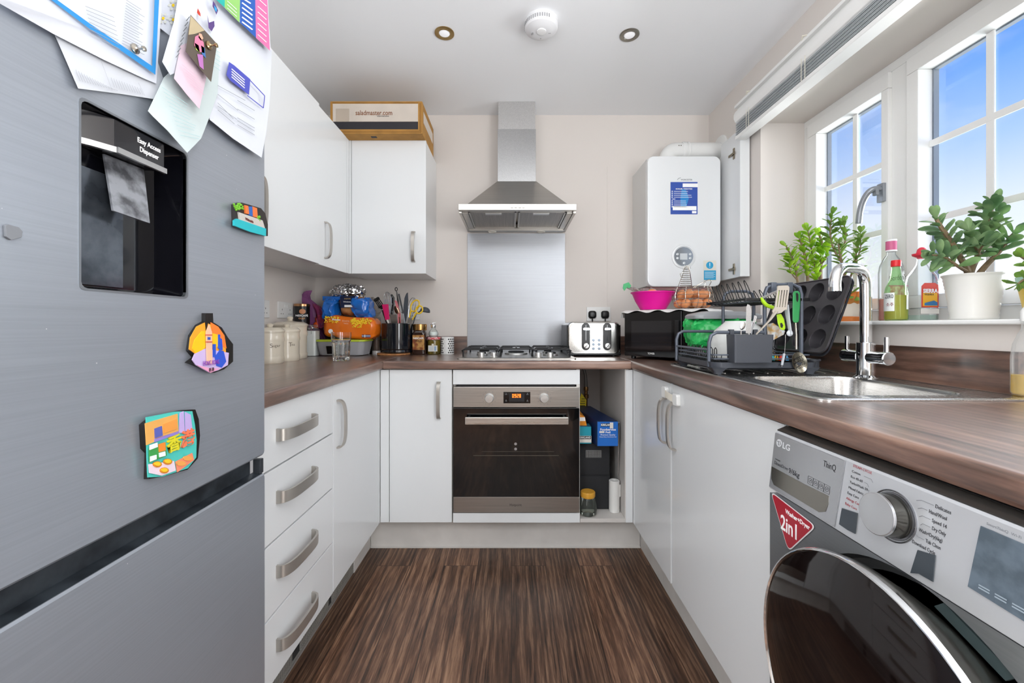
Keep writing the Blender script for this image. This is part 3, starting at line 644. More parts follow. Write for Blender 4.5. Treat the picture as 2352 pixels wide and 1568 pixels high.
# ================================================================ PAPERS AND MAGNETS ON THE FRIDGE
def FR(px, py, lift=0.0):
    Y = (-FX-lift)*FPX/(1175-px); return Vector((FX+lift, Y, CAMZ-(py-748)*Y/FPX))
M_PAP = mat('paper_white', 'cfd2da', .75); M_PAP2 = mat('paper_offwhite', 'c8cbd1', .75)
def sheet(name, lbl, cat, pts, lift, m, curl=None, group=None):
    """thin sheet of paper on the door: outline pts, lift off the door, curl = {index: extra lift}"""
    curl = curl or {}; A = [FR(x, y, lift+curl.get(i, 0)) for i, (x, y) in enumerate(pts)]
    c = sum(A, Vector())/len(A); n = len(A); v = [c]+A+[c-Vector((.0004, 0, 0))]+[p-Vector((.0004, 0, 0)) for p in A]; f = []
    for i in range(n):
        j = (i+1) % n; f += [(0, 1+i, 1+j), (n+1, n+2+j, n+2+i), (1+i, n+2+i, n+2+j, 1+j)]
    mb = MB(); mb.add(v, f); o = mb.build(name, m, loc=tuple(c), label=lbl, cat=cat, group=group, ang=50); W[o] = Matrix.Translation(c); return o
def ink(o, name, polys, lift, m):
    mb = MB()
    for k_, pl in enumerate(polys): mb.poly([FR(x, y, lift+k_*2.5e-5) for x, y in pl])
    return mb.build(name, m, o)
def line(x0, y0, x1, y1, w_=1.5): 
    d = Vector((x1-x0, y1-y0)); nrm = Vector((-d.y, d.x)).normalized()*w_/2; return [(x0+nrm.x, y0+nrm.y), (x1+nrm.x, y1+nrm.y), (x1-nrm.x, y1-nrm.y), (x0-nrm.x, y0-nrm.y)]
rnd = random.Random(7)
# lower sheet with columns of small print
o = sheet('paper_sheet', 'white printed letter sticking out below the blue-bordered sheet on the fridge', 'paper', [(122, 70), (180, 203), (280, 216), (388, 233), (375, 180), (352, 110), (200, 60)], .004, M_PAP2, {1: .004, 3: .003})
L_ = []
for i in range(15):
    x = 178+i*6.2; L_.append(line(x-4, 160+i*3.2, x+6, 186+i*1.6, 1.2))
for i in range(12):
    x = 258+i*6; L_.append(line(x-3, 178+i*2.2, x+5, 200+i*1.6, 1.2))
L_ += [line(233, 142, 258, 208, .8), line(318, 190, 333, 220, .8)]
ink(o, 'small_print', L_, .0095, mat('ink_faint', 'a9acb3', .7))
# blue bordered sheet
o = sheet('paper_sheet', 'large white sheet with a blue printed border at the top left of the fridge door', 'paper', [(-60, -30), (0, 8), (123, 78), (240, 138), (330, 180), (359, 192), (366, 100), (374, -40)], .010, M_PAP, {0: .006})
ink(o, 'blue_border', [[(95, -18), (118, 0), (200, 62), (352, 168), (357, 172), (357, 163), (353, 154), (205, 53), (133, 1), (110, -18)], [(349, 160), (357, 172), (367, -30), (356, -30)]], .0166, mat('ink_blue', '2b86c6', .6))
L_ = []
for i in range(8): L_.append(line(196+i*2, 14+i*9, 262+i*2, 40+i*10.5, 1.1)); 
for i in range(17):
    w_ = rnd.uniform(.55, 1); L_.append(line(290-i*.6, 0+i*6.2, 290+50*w_, 0+i*6.2+32*w_, 1.1))
L_ = [l for l in L_ if min(p[1] for p in l) > -5]
ink(o, 'small_print', L_, .0167, mat('ink_grey', '8f949c', .7))
# flower sheet
o = sheet('paper_sheet', 'small white paper with yellow flower drawings at the top of the fridge door', 'paper', [(366, -20), (362, 60), (391, 83), (412, 10), (418, -20)], .006, M_PAP)
fl = []; fy = []
for cx, cy, s_ in ((375, 42, 9), (398, 12, 9), (398, 45, 8)):
    for k in range(6):
        a = k*PI/3; x, y = cx+s_*math.cos(a), cy+s_*1.1*math.sin(a); fl.append([(x+3.2*math.cos(t*PI/4), y+3.2*math.sin(t*PI/4)) for t in range(8)])
    fy.append([(cx+3.4*math.cos(t*PI/4), cy+3.8*math.sin(t*PI/4)) for t in range(8)])
ink(o, 'petals', fl, .0075, mat('ink_petal', 'c8c9c0', .7)); ink(o, 'flower_centres', fy, .0078, mat('ink_yellow', 'e6c21c', .6))
# tall sheet on the right
o = sheet('paper_sheet', 'large white letter on the fridge door with a purple label and butterfly pictures', 'paper', [(432, -30), (428, 40), (440, 150), (470, 230), (482, 275), (535, 318), (601, 362), (612, 300), (620, 230), (624, 115), (560, 60), (500, 0), (470, -30)], .008, M_PAP, {5: .006, 6: .008, 7: .004, 4: .004})
ink(o, 'purple_label', [[(526, 142), (538, 150), (575, 182), (572, 218), (530, 186), (520, 172)], line(574, 184, 608, 220, 2), line(608, 220, 605, 248, 2), line(605, 248, 568, 219, 2)], .0185, mat('ink_purple', '4a4fae', .6))
ink(o, 'label_lettering', [line(532, 158+i*6, 562, 184+i*6, 2) for i in range(4)], .0190, M_WHITE)
L_ = []
for y0, n_ in ((196, 1), (216, 1), (236, 2), (252, 1)):
    for k in range(n_): 
        y = y0+k*7; L_.append(line(500, y, 535+rnd.uniform(0, 30), y+30+rnd.uniform(0, 8), 1.1)); L_.append(line(545, y+34, 585, y+58, 1.1))
ink(o, 'small_print', L_, .0186, mat('ink_grey2', '8c9096', .7))
ink(o, 'ladybird_print', [[(441, 4), (447, 5), (460, 30), (461, 38), (455, 33), (444, 14)]], .0186, mat('ink_red', 'c8402c', .6))
ink(o, 'butterfly_print', [[(489, 2), (494, 8), (501, 24), (497, 34), (493, 24), (488, 14)], [(476, 34), (480, 52), (492, 48), (493, 60), (486, 72), (479, 64)]], .0186, mat('ink_violet', '57407a', .6))
ink(o, 'butterfly_blue', [[(492, 12), (498, 20), (497, 28), (493, 22)]], .019, mat('ink_cyan', '2b9bd8', .6))
# coloured tabs
o = sheet('paper_sheet', 'paper with teal, green, blue and pink bands at the top of the fridge', 'paper', [(495, -30), (497, 0), (520, 22), (562, 62), (622, 118), (617, 40), (614, -30)], .021, M_PAP)
for nm, cc, pl in (('teal_band', '22a99f', [(495, -25), (497, 0), (516, 17), (517, -25)]), ('green_band', '8cc06a', [(517, -25), (516, 17), (550, 52), (552, -25)]), ('blue_band', '2557ab', [(552, -25), (551, 52), (588, 87), (586, -25)]), ('pink_band', 'e36fa0', [(586, -25), (588, 87), (620, 116), (616, 40), (613, -25)])):
    ink(o, nm, [pl], .0215, mat('tab_'+nm, cc, .6))
ink(o, 'band_lettering', [line(556, 6+i*11, 580, 24+i*11, 3) for i in range(5)]+[line(592, 14+i*13, 612, 32+i*13, 1.5) for i in range(6)]+[line(522, 2+i*8, 544, 22+i*8, 1.2) for i in range(3)]+[line(554, -6, 576, 8, 3), line(592, -4, 612, 14, 1.5)], .022, M_WHITE)
# pale teal-print note
o = sheet('paper_note', 'pale crumpled note with faint teal print hanging above the dispenser', 'note', [(377, 178), (340, 255), (352, 268), (385, 300), (430, 351), (462, 318), (480, 272), (500, 215), (505, 130), (485, 80), (430, 130)], .015, mat('paper_mint', 'c2cdcd', .75), {4: .010, 3: .006, 2: .003, 5: .006})
ink(o, 'teal_print', [line(372+i*4.2, 200+i*11, 432+i*3.0-(i % 3)*5, 240+i*8.2-(i % 3)*3, 1.0) for i in range(11)], .0275, mat('ink_teal', '9fc2c4', .7))
ink(o, 'margin_print', [line(482, 96+i*10, 506, 112+i*10, 1) for i in range(6)], .0275, mat('ink_teal', ''))
# white sheet with sideways text
o = sheet('paper_sheet', 'narrow white sheet with sideways lettering behind the child photo on the fridge', 'paper', [(412, -20), (400, 50), (373, 142), (391, 172), (410, 165), (432, 130), (450, 40), (462, -20)], .024, M_PAP, {2: .008, 3: .008})
ink(o, 'side_lettering', [line(404+i*3.4, 132-i*12, 412+i*3.4, 122-i*12, 2) for i in range(8)], .0325, mat('ink_grey3', '6c6f74', .7))
# pink note
o = sheet('paper_note', 'small pink sticky note below the child photo on the fridge', 'note', [(415, 105), (400, 180), (430, 218), (458, 250), (470, 196), (485, 130), (450, 90)], .027, mat('note_pink', 'd4bcc8', .75), {2: .008, 3: .010, 1: .006})
ink(o, 'pink_print', [line(418+i*4, 148+i*9, 455+i*3, 178+i*8, .9) for i in range(6)], .0372, mat('ink_pink', 'd7a9bb', .7))
# child photo
o = sheet('photo_print', 'small colour photograph of a child in bright clothes, pinned on the fridge papers', 'photo', [(438, 34), (427, 118), (455, 152), (485, 188), (497, 112), (498, 100)], .039, mat('photo_dark', '5b5148', .35))
ink(o, 'photo_image', [[(438, 36), (433, 80), (447, 78), (470, 70)]], .0396, mat('photo_tan', 'b5a585', .4))
for nm, cc, pl in (('child_coat', 'd37a9a', [(448, 84), (456, 80), (468, 98), (470, 122), (456, 118), (446, 104)]), ('child_scarf', 'a9c45a', [(447, 98), (456, 104), (459, 120), (450, 114)]), ('child_face', 'd9a58c', [(457, 76), (463, 78), (467, 88), (462, 94), (456, 86)]), ('child_leggings', 'b06fae', [(453, 124), (466, 126), (468, 160), (458, 152)]), ('child_bag', '3f6fa8', [(462, 104), (470, 110), (473, 134), (464, 124)])):
    ink(o, nm, [pl], .0399, mat('ph_'+nm, cc, .5))
# round pin magnets
M_BRASS = mat('aged_brass', 'a58f6c', .25, 1)
for lbl, px, py, lf, m_ in (('silver magnet with a small knob on the blue-bordered sheet', 308, 112, .017, mat('pin_silver', 'b3ada2', .2, 1)), ('brass magnet holding the child photo on the fridge', 478, 104, .0402, M_BRASS)):
    c = FR(px, py, lf); mb = MB(); mb.lathe([(.0065, 0), (.0065, .0025), (.003, .004), (.0015, .006), (.0015, .011), (.0035, .0125), (.0035, .015), (.001, .016)], c, 20, axis=(1, 0, 0)); mb.build('pin_magnet', m_, loc=tuple(c), label=lbl, cat='magnet')
# grey smudge magnet far left
c = FR(26, 534, .0005); mb = MB(); mb.prism([FR(x, y, .0003) for x, y in ((6, 517), (14, 515), (38, 522), (47, 532), (44, 545), (20, 551), (8, 543))], (.003, 0, 0)); mb.build('fridge_magnet', mat('magnet_grey', '7d8085', .5), loc=tuple(c), label='small plain grey magnet at the left edge of the fridge door', cat='magnet', bevel=.0006)
# Hong Kong round magnet
def fmag(lbl, outline, lift0=.0004, th=.008, edge='15120f'):
    pts = [FR(x, y, lift0) for x, y in outline]; c = sum(pts, Vector())/len(pts)
    t = thing('fridge_magnet', lbl, 'magnet', tuple(c)); mb = MB(); mb.prism(pts, (th, 0, 0)); mb.build('magnet_base', mat('magnet_edge_'+edge, edge, .4), t); return t
LAY = [0]
def layer(t, nm, cc, polys, lf, th=.0012):
    mb = MB()
    for pl in polys: LAY[0] += 1; mb.prism([FR(x, y, lf) for x, y in pl], (th+(LAY[0] % 12)*4e-5, 0, 0))
    return mb.build(nm, mat('mg_'+cc, cc, .35), t)
t = fmag('round orange souvenir magnet with a clock tower and Hong Kong lettering', [(463, 719), (479, 719), (480, 740), (500, 752), (514, 775), (526, 790), (526, 830), (505, 848), (482, 856), (440, 838), (424, 832), (440, 820), (427, 805), (432, 770), (448, 746), (463, 738)])
layer(t, 'sun_disc', 'eea32e', [[(470, 740), (500, 752), (516, 780), (518, 815), (455, 818), (433, 802), (436, 775), (450, 750)]], .0085)
layer(t, 'sunset_side', 'ef7f33', [[(483, 740), (500, 750), (514, 770), (519, 800), (500, 790), (486, 765)]], .0092)
layer(t, 'yellow_hill', 'f0c21e', [[(440, 800), (446, 780), (462, 760), (470, 760), (470, 798), (450, 815)], [(486, 765), (498, 768), (500, 795), (488, 800)]], .0092)
layer(t, 'harbour_water', 'c9b4df', [[(446, 812), (470, 800), (524, 810), (522, 838), (500, 850), (480, 856), (448, 838), (440, 826)]], .0092)
layer(t, 'pink_shore', 'e9a3c4', [[(450, 838), (480, 845), (504, 846), (482, 856)]], .0102)
layer(t, 'blue_skyline', '2f55c8', [[(492, 820), (503, 804), (512, 806), (518, 830), (508, 844), (496, 840)], [(488, 790), (494, 790), (494, 820), (488, 820)], [(503, 776), (508, 778), (510, 804), (503, 804)], [(500, 768), (504, 768), (504, 800), (500, 800)]], .0102)
layer(t, 'clock_tower', 'e9bb9c', [[(472, 762), (479, 745), (485, 762), (486, 836), (474, 836)]], .0115)
layer(t, 'tower_bands', 'c6483c', [[(471, 768), (486, 768), (486, 770), (471, 770)], [(472, 784), (486, 784), (486, 786), (472, 786)]], .0128)
layer(t, 'tower_clock', '3656b0', [[(476, 774), (482, 774), (482, 780), (476, 780)]], .0128)
layer(t, 'tower_spire', '1c1817', [[(470, 722), (476, 722), (476, 742), (472, 760), (470, 742)]], .0092)
M_HK = mat('hk_purple', '8a3fae', .4)
c = FR(486, 833, .0135); txt('HONG KONG', .0115, tuple(c), (0, 1, 0), (0, 0, 1), M_HK, t, width=.040, bold=.0001)
c = FR(486, 849, .0130); txt('香港', .0075, tuple(c), (0, 1, 0), (0, 0, 1), M_BLACK, t, width=.013)
# food and tram magnet
t = fmag('square souvenir magnet with a tram, egg tarts and green letters, lower on the fridge', [(319, 975), (340, 958), (410, 942), (438, 940), (446, 962), (449, 1000), (444, 1052), (420, 1078), (370, 1092), (330, 1100), (332, 1040), (322, 1030)], edge='16110e')
layer(t, 'turquoise_ground', '4fc3b8', [[(334, 958), (400, 945), (440, 944), (446, 975), (450, 1010), (449, 1050), (430, 1075), (372, 1094), (338, 1096), (336, 1050)]], .0085)
layer(t, 'orange_shop', 'e3a85a', [[(332, 972), (406, 950), (408, 990), (335, 1022)]], .0098)
layer(t, 'shop_window', '5a62b0', [[(354, 984), (370, 978), (372, 1000), (355, 1006)]], .0112)
layer(t, 'shop_awning', 'e89a4a', [[(374, 974), (404, 962), (405, 984), (376, 994)]], .0112)
layer(t, 'shop_base', '8f7fc9', [[(354, 1008), (408, 990), (408, 996), (354, 1015)]], .0112)
layer(t, 'lilac_tower', 'bda7dc', [[(412, 948), (420, 944), (422, 994), (410, 994)], [(424, 946), (436, 952), (440, 986), (424, 990)]], .0105)
layer(t, 'green_tram', '3f9a4d', [[(341, 1030), (378, 1016), (381, 1046), (342, 1062)]], .0112)
layer(t, 'tram_windows', 'e8eef4', [[(343, 1022), (360, 1016), (361, 1026), (343, 1033)], [(364, 1040), (378, 1036), (379, 1046), (365, 1050)], [(344, 1048), (358, 1044), (358, 1054), (344, 1060)]], .0126)
layer(t, 'tram_orange', 'ea8a35', [[(363, 1020), (378, 1015), (379, 1034), (364, 1038)]], .0126)
layer(t, 'tray_pink', 'e8d3e0', [[(340, 1066), (398, 1058), (402, 1080), (370, 1092), (342, 1086)]], .0105)
layer(t, 'coral_tray', 'f08b6c', [[(402, 1060), (440, 1040), (444, 1056), (406, 1084)]], .0105)
eg = []; 
for cx, cy in ((360, 1066), (384, 1060), (376, 1080)): eg.append([(cx+10*math.cos(q*PI/6), cy+7*math.sin(q*PI/6)) for q in range(12)])
layer(t, 'tart_crust', 'd98a2c', eg, .0118)
layer(t, 'tart_custard', 'f3c52c', [[(cx+7*math.cos(q*PI/6), cy+4.6*math.sin(q*PI/6)) for q in range(12)] for cx, cy in ((360, 1065), (384, 1059), (376, 1079))], .013)
layer(t, 'buns', 'e9a255', [[(cx+11*math.cos(q*PI/6), cy+6*math.sin(q*PI/6)) for q in range(12)] for cx, cy in ((415, 1064), (430, 1052))], .0118)
c = FR(400, 1020, .0115); txt('香', .028, tuple(c), (0, 1, 0), (0, 0, 1), mat('hk_yellow', 'd8cf2a', .4), t, ext=.0012, bold=.0007)
c = FR(431, 1008, .0115); txt('港', .029, tuple(c), (0, 1, 0), (0, 0, 1), mat('hk_coral', 'ef7a55', .4), t, ext=.0012, bold=.0007)
# seaside houses magnet
t = fmag('small souvenir magnet with colourful houses and trees at the right edge of the fridge', [(531, 470), (545, 465), (590, 478), (600, 490), (606, 515), (606, 542), (565, 532), (532, 518)], edge='2a2522', th=.009)
layer(t, 'teal_base', '27b3bd', [[(534, 506), (540, 502), (607, 525), (607, 542), (570, 532), (534, 518)]], .0095, .004)
layer(t, 'stone_front', 'c3bdb6', [[(545, 487), (600, 506), (606, 526), (548, 508)]], .0095, .003)
bl = MB(); 
for i in range(26):
    p = FR(rnd.uniform(536, 558), rnd.uniform(468, 482), .012); bl.ell(p, (.0022, .0022, .0022), 7, 5)
for i in range(8): bl.ell(FR(rnd.uniform(590, 597), rnd.uniform(496, 508), .012), (.002, .002, .002), 7, 5)
bl.build('trees', mat('mg_green', '6fb22c', .6), t)
layer(t, 'orange_house', 'e2763c', [[(560, 471), (567, 473), (569, 492), (561, 490)], [(577, 474), (587, 478), (589, 500), (578, 497)]], .0095, .003)
layer(t, 'blue_house', '2f62b0', [[(568, 474), (576, 474), (577, 497), (569, 494)]], .0095, .003)
txt('Whitstable', .007, tuple(FR(573, 506, .0132)), (0, 1, -.02), (0, 0, 1), mat('mg_letter', '6a2f2a', .5), t, width=.027, bold=.0002)

# ================================================================ BOILER
bo = thing('boiler', 'white wall-mounted gas boiler with a blue sticker and round control dial', 'boiler', (.939, 2.4, 1.293))
BL, BR_, BF, Bz0, Bz1 = .739, 1.139, 2.264, 1.293, 2.004
cx, cz, hx, hz = (BL+BR_)/2, (Bz0+Bz1)/2, (BR_-BL)/2, (Bz1-Bz0)/2
def xz(loop, y): return [Vector((p.x, y, p.y)) for p in loop]
M_BOIL = mat('boiler_white', 'e2e4e5', .2, coat=.4)
b = MB(); b.box(BL+.004, BR_-.004, BF+.03, YB, Bz0+.004, Bz1-.004); b.build('boiler_body', mat('boiler_side', 'd9d8d5', .4), bo, bevel=.006)
b = MB(); b.loft([xz(rrect(hx-q, hz-q, .035, 6, 0, cx, cz), y) for q, y in ((0, BF+.032), (0, BF+.006), (.002, BF+.002), (.006, BF))]); fp = b.build('front_panel', M_BOIL, bo, ang=30)
b = MB(); b.box(BL+.03, BR_-.03, BF+.04, YB-.03, Bz0-.014, Bz0+.003); b.build('underside', mat('boiler_under', 'b98c8c', .6), bo)
stx0, stx1, sz0, sz1 = xof(1540, BF), xof(1602, BF), zof(492, BF), zof(418, BF)
b = MB().box(stx0, stx1, BF-.0008, BF, sz0, sz1); st = b.build('blue_sticker', mat('sticker_blue', '2f4fa3', .4), fp)
b = MB(); b.box(stx0+.066, stx1+.002, BF-.0014, BF-.0008, sz1-.028, sz1-.008); b.box(stx0+.012, stx1-.006, BF-.0012, BF-.0008, sz0+.022, sz0+.044); b.box(stx1-.03, stx1-.006, BF-.0012, BF-.0008, sz0+.005, sz0+.018)
for i in range(9):
    z = sz1-.052-i*.0105
    if i == 4: b.box(stx0+.008, stx0+.026, BF-.0012, BF-.0008, z, z+.003); continue
    b.box(stx0+.006, stx0+.012, BF-.0012, BF-.0008, z-.001, z+.004); b.box(stx0+.018, stx0+.018+rnd.uniform(.06, .10), BF-.0012, BF-.0008, z, z+.002)
b.build('white_print', M_WHITE, st)
b = MB(); xc = (stx0+stx1)/2; zc = (sz0+sz1)/2; b.prism([(xc-.018, BF-.0009, zc-.055), (xc+.010, BF-.0009, zc-.055), (xc+.026, BF-.0009, zc), (xc+.010, BF-.0009, zc+.045), (xc-.012, BF-.0009, zc+.05), (xc-.02, BF-.0009, zc)], (0, -.0002, 0)); b.build('flame_print', mat('sticker_cyan', '2b85c9', .4), st)
txt('BOILER TREATED', .008, (xc, BF-.0014, sz1-.038), (1, 0, 0), (0, 0, 1), M_WHITE, st, width=.09, bold=.0002)
txt('WORCESTER', .0125, (xc+.014, BF-.0006, sz1+.012), (1, 0, 0), (0, 0, 1), mat('worc', '55585c', .4), fp, width=.062)
b = MB(); b.tube([(xc-.036, BF-.0005, sz1+.012), (xc-.03, BF-.0005, sz1+.02), (xc-.018, BF-.0005, sz1+.024)], .0012, 5, smooth=1); b.build('brand_swoosh', M_GREYI, fp)
dc = P(1570, 589, BF)
b = MB(); b.lathe([(.066, 0), (.064, .004), (.056, .006), (.054, .003), (.052, .002)], dc, 40, axis=(0, -1, 0)); dl = b.build('dial_surround', M_BOIL, fp)
b = MB(); b.lathe([(.0515, .003), (.050, .006), (.001, .0065)], dc, 40, axis=(0, -1, 0)); b.build('control_dial', mat('dial_grey', '9fa6ae', .12, .7), dl)
b = MB(); b.box(dc.x-.022, dc.x+.018, BF-.0075, BF-.006, dc.z-.018, dc.z+.016); b.build('screen', mat('dial_screen', 'c8cdd0', .2), dl)
b = MB()
for dx, dz in ((-.035, .012), (-.035, -.010), (.033, .012), (.033, -.010), (0, -.036)): b.lathe([(.0065, .006), (.0065, .0085), (.004, .009)], dc+Vector((dx, 0, dz)), 16, axis=(0, -1, 0))
b.build('dial_buttons', mat('dial_btn', 'dfe2e4', .2, .5), dl)
ix = P(1630, 609, BF); b = MB(); b.box(ix.x-.034, ix.x+.036, BF-.0006, BF, ix.z-.085, ix.z+.026); b.build('info_backing', mat('info_pale', 'dcd8cc', .5), fp)
b = MB(); b.lathe([(.0195, .0006), (.0195, .0012)], ix, 28, axis=(0, -1, 0)); b.box(ix.x-.032, ix.x+.034, BF-.0012, BF-.0006, ix.z-.080, ix.z-.028); ic = b.build('info_sticker', mat('info_blue', '2e9cc9', .4), fp)
b = MB(); b.box(ix.x-.002, ix.x+.002, BF-.0018, BF-.0012, ix.z-.004, ix.z+.013); b.box(ix.x-.002, ix.x+.002, BF-.0018, BF-.0012, ix.z-.012, ix.z-.008)
for i in range(6): b.box(ix.x-.027, ix.x+.029-.008*(i % 2), BF-.0016, BF-.0012, ix.z-.038-i*.0062, ix.z-.0365-i*.0062)
b.build('info_print', mat('info_print', 'd9f0f7', .5), ic)
# flue
fl = thing('boiler_flue', 'white flue pipe elbowing from the boiler top into the right wall', 'pipe', (1.0, 2.42, 2.0))
b = MB(); b.tube([(.905, 2.42, 2.004), (.905, 2.42, 2.05), (.915, 2.42, 2.075), (.935, 2.42, 2.09), (.96, 2.42, 2.094), (XR, 2.42, 2.094)], .048, 24, smooth=1); b.build('pipe', M_WHITEP, fl)
b = MB(); b.lathe([(.050, 0), (.052, .003), (.052, .018), (.050, .021)], (.985, 2.42, 2.094), 28, axis=(1, 0, 0)); b.lathe([(.050, 0), (.052, .003), (.052, .008), (.050, .010)], (1.015, 2.42, 2.094), 28, axis=(1, 0, 0)); b.build('collar', M_WHITEP, fl)
b = MB(); b.lathe([(.088, 0), (.085, .006), (.052, .010)], (XR, 2.42, 2.094), 32, axis=(-1, 0, 0)); b.build('wall_flange', M_WHITEP, fl)
b = MB(); b.lathe([(.011, 0), (.011, .012), (.006, .014)], (.872, 2.378, 2.015), 14, axis=(-.6, -.6, .3)); b.build('test_cap', M_WHITEP, fl)
b = MB()
for dx in (-.03, -.018, .012): b.ell((.985+dx, 2.3735, 2.108), .0028, 8, 6)
b.build('screws', mat('screw_brown', '5d4a3e', .5), fl)
# tall end panel with hinge plates
ep = thing('cabinet_end_panel', 'tall white cabinet end panel with two bare hinge plates, right of the boiler', 'panel', (1.165, 2.25, 1.33))
b = MB(); b.box(1.158, 1.176, 2.128, 2.30, 1.33, 2.078); b.box(1.158, 1.176, 2.30, YB-.001, 1.33, 1.985); b.build('panel', M_CAB, ep)
b = MB(); b.box(1.156, 1.205, 2.105, 2.127, 1.33, 2.080); b.build('face_strip', M_CAB, ep, bevel=.002)
for z in (2.03-.055, 1.375):
    b = MB(); b.box(1.1535, 1.158, 2.155, 2.175, z-.010, z+.010); b.box(1.1535, 1.158, 2.158, 2.172, z-.028, z+.028); b.box(1.150, 1.1535, 2.15, 2.21, z-.006, z+.006); b.build('hinge_plate', mat('hinge_metal', '8a7f6e', .35, 1), ep, bevel=.001)

# ================================================================ CEILING
for x, y, lbl, cc in ((-.297, 1.842, 'recessed ceiling downlight on the left, above the wall cabinets', 'a48a5c'), (.525, 1.853, 'recessed ceiling downlight on the right, nearer the window', '8f8b82')):
    d = thing('ceiling_downlight', lbl, 'light', (x, y, ZC), group='recessed ceiling downlights')
    b = MB(); b.lathe([(.043, 0), (.043, -.003), (.040, -.005), (.027, -.005), (.024, -.002)], (x, y, ZC), 36, cap0=False, cap1=False); b.build('bezel', mat('bezel_'+cc, cc, .3, .9), d)
    b = MB(); b.lathe([(.0245, -.0008), (.022, -.004), (.016, -.0055), (.001, -.006)], (x, y, ZC), 28); b.build('lamp_lens', mat('lamp_lens', 'f3f3f6', .2, emit=.25), d)
sm = thing('smoke_alarm', 'round white smoke alarm on the ceiling between the downlights', 'alarm', (.126, 1.77, ZC))
b = MB(); b.lathe([(.070, 0), (.071, -.012), (.069, -.014), (.070, -.030), (.066, -.038), (.048, -.050), (.030, -.053), (.001, -.053)], (.126, 1.77, ZC), 48); b.build('alarm_body', mat('alarm_white', 'e4e4e6', .4), sm, ang=25)
b = MB(); b.lathe([(.020, -.0525), (.020, -.056), (.017, -.0575), (.001, -.058)], (.126, 1.757, ZC), 28); b.build('test_button', mat('alarm_btn', 'efefef', .35), sm)
b = MB()
for a in range(150, 300, 8):
    x, y = .126+.0695*math.cos(R(a)), 1.77+.0695*math.sin(R(a)); b.T = Matrix.Translation((x, y, ZC-.022)) @ Matrix.Rotation(R(a), 4, 'Z'); b.box(-.001, .0016, -.0022, .0022, -.007, .007)
b.T = Matrix.Translation((.126, 1.77, ZC-.0512)); b.box(-.042, -.039, -.008, .006, -.004, .0012); b.box(-.036, -.034, -.006, .004, -.004, .0006); b.box(-.002, .002, .028, .032, -.003, .0014); b.box(.030, .040, -.003, -.001, -.003, .0006)
b.T = None; b.build('vents', mat('alarm_slot', 'a2a2a4', .6), sm)

# ================================================================ SOCKETS
def socket(lbl, org, right, n, plugs=(), group='white wall sockets'):
    t = thing('wall_socket', lbl, 'socket', tuple(org)); up = Vector((0, 0, 1)); B = basis(org, right, (0, 0, 1)); 
    def bx(x0, x1, z0, z1, d0, d1, nm, m, bv=0): 
        mb = MB(); mb.T = B; mb.box(x0, x1, z0, z1, d0, d1); mb.T = None; return mb.build(nm, m, t, bevel=bv)
    bx(-.073, .073, -.043, .043, 0, .008, 'face_plate', M_WHITEP, .002)
    for sx_ in (-.012, .012): bx(sx_-.005, sx_+.005, .012, .030, .008, .0115, 'switch', M_WHITEP, .001)
    if not plugs:
        mb = MB(); mb.T = B
        for cx in (-.038, .038): mb.box(cx-.002, cx+.002, -.002, .006, .008, .0083); mb.box(cx-.013, cx-.007, -.022, -.018, .008, .0083); mb.box(cx+.007, cx+.013, -.022, -.018, .008, .0083)
        mb.T = None; mb.build('pin_holes', mat('pin_dark', '4a4846', .6), t)
    return t, B
t, B = socket('double wall socket on the back wall with two black plugs, above the toaster', P(1374.5, 721, YB-.0005), (1, 0, 0), 0, (1,))
for dx, lb in ((-.040, 'black three-pin plug on the left side of the double socket'), (.038, 'black three-pin plug on the right side of the double socket')):
    pg = thing('plug', lb, 'plug', tuple(B @ Vector((dx, -.008, .008)))); mb = MB(); mb.T = B @ Matrix.Translation((dx, -.004, .008))
    mb.loft([rrect(.024-q, .024-q, .016, 5, z) for q, z in ((0, 0), (0, .010), (.004, .018), (.012, .022))]); mb.T = None; mb.build('plug_body', M_BLK, pg)
    p0 = B @ Vector((dx, -.026, .016)); mb = MB(); mb.tube([p0+Vector((0, 0, .01)), p0-Vector((0, .002, .02)), p0-Vector((0, -.002, .09)), p0-Vector((0, -.0, .13))], .0042, 8, smooth=1); mb.build('cable', M_BLK, pg)
socket('double wall socket on the left wall above the canisters', Vector((XL+.0005, 2.213, 1.163)), (0, 1, 0), 0)
socket('white wall socket at the left wall, closest to the fridge', Vector((XL+.0005, 1.99, 1.163)), (0, 1, 0), 0)
socket('wall socket on the back wall half hidden behind the scissors', P(938, 718, YB-.0005), (1, 0, 0), 0)
# small switch pair on the wall right of the toaster (partly behind microwave)

# ================================================================ BLIND
bl = thing('venetian_blind', 'white slatted blind gathered up above the window', 'blind', (1.165, 1.3, 2.015))
y0b, y1b = .80, 2.105
b = MB(); b.box(1.13, 1.185, y0b, y1b, 2.018, 2.036); b.build('bottom_rail', M_UPVC, bl, bevel=.003)
for i in range(10):
    b = MB(); z = 2.041+i*.0062; dx = .002*(i % 2); b.loft([[Vector((1.130+dx, y, z)), Vector((1.157, y, z+.003)), Vector((1.184, y, z)), Vector((1.184, y, z-.0016)), Vector((1.157, y, z+.0014)), Vector((1.130+dx, y, z-.0016))] for y in (y0b+.003, y1b-.003)]); b.build('slat', mat('slat_white', 'c9cdd0', .35), bl)
b = MB(); b.box(1.145, 1.19, y0b, y1b, 2.145, 2.20); b.build('headrail', M_UPVC, bl, bevel=.003)
b = MB(); b.loft([[Vector((1.145-dx, y, z)) for dx, z in ((0, 2.103), (.012, 2.108), (.020, 2.125), (.020, 2.145), (.012, 2.162), (0, 2.167))] for y in (y0b-.005, y1b+.005)]); b.build('valance', M_UPVC, bl, bevel=.002)
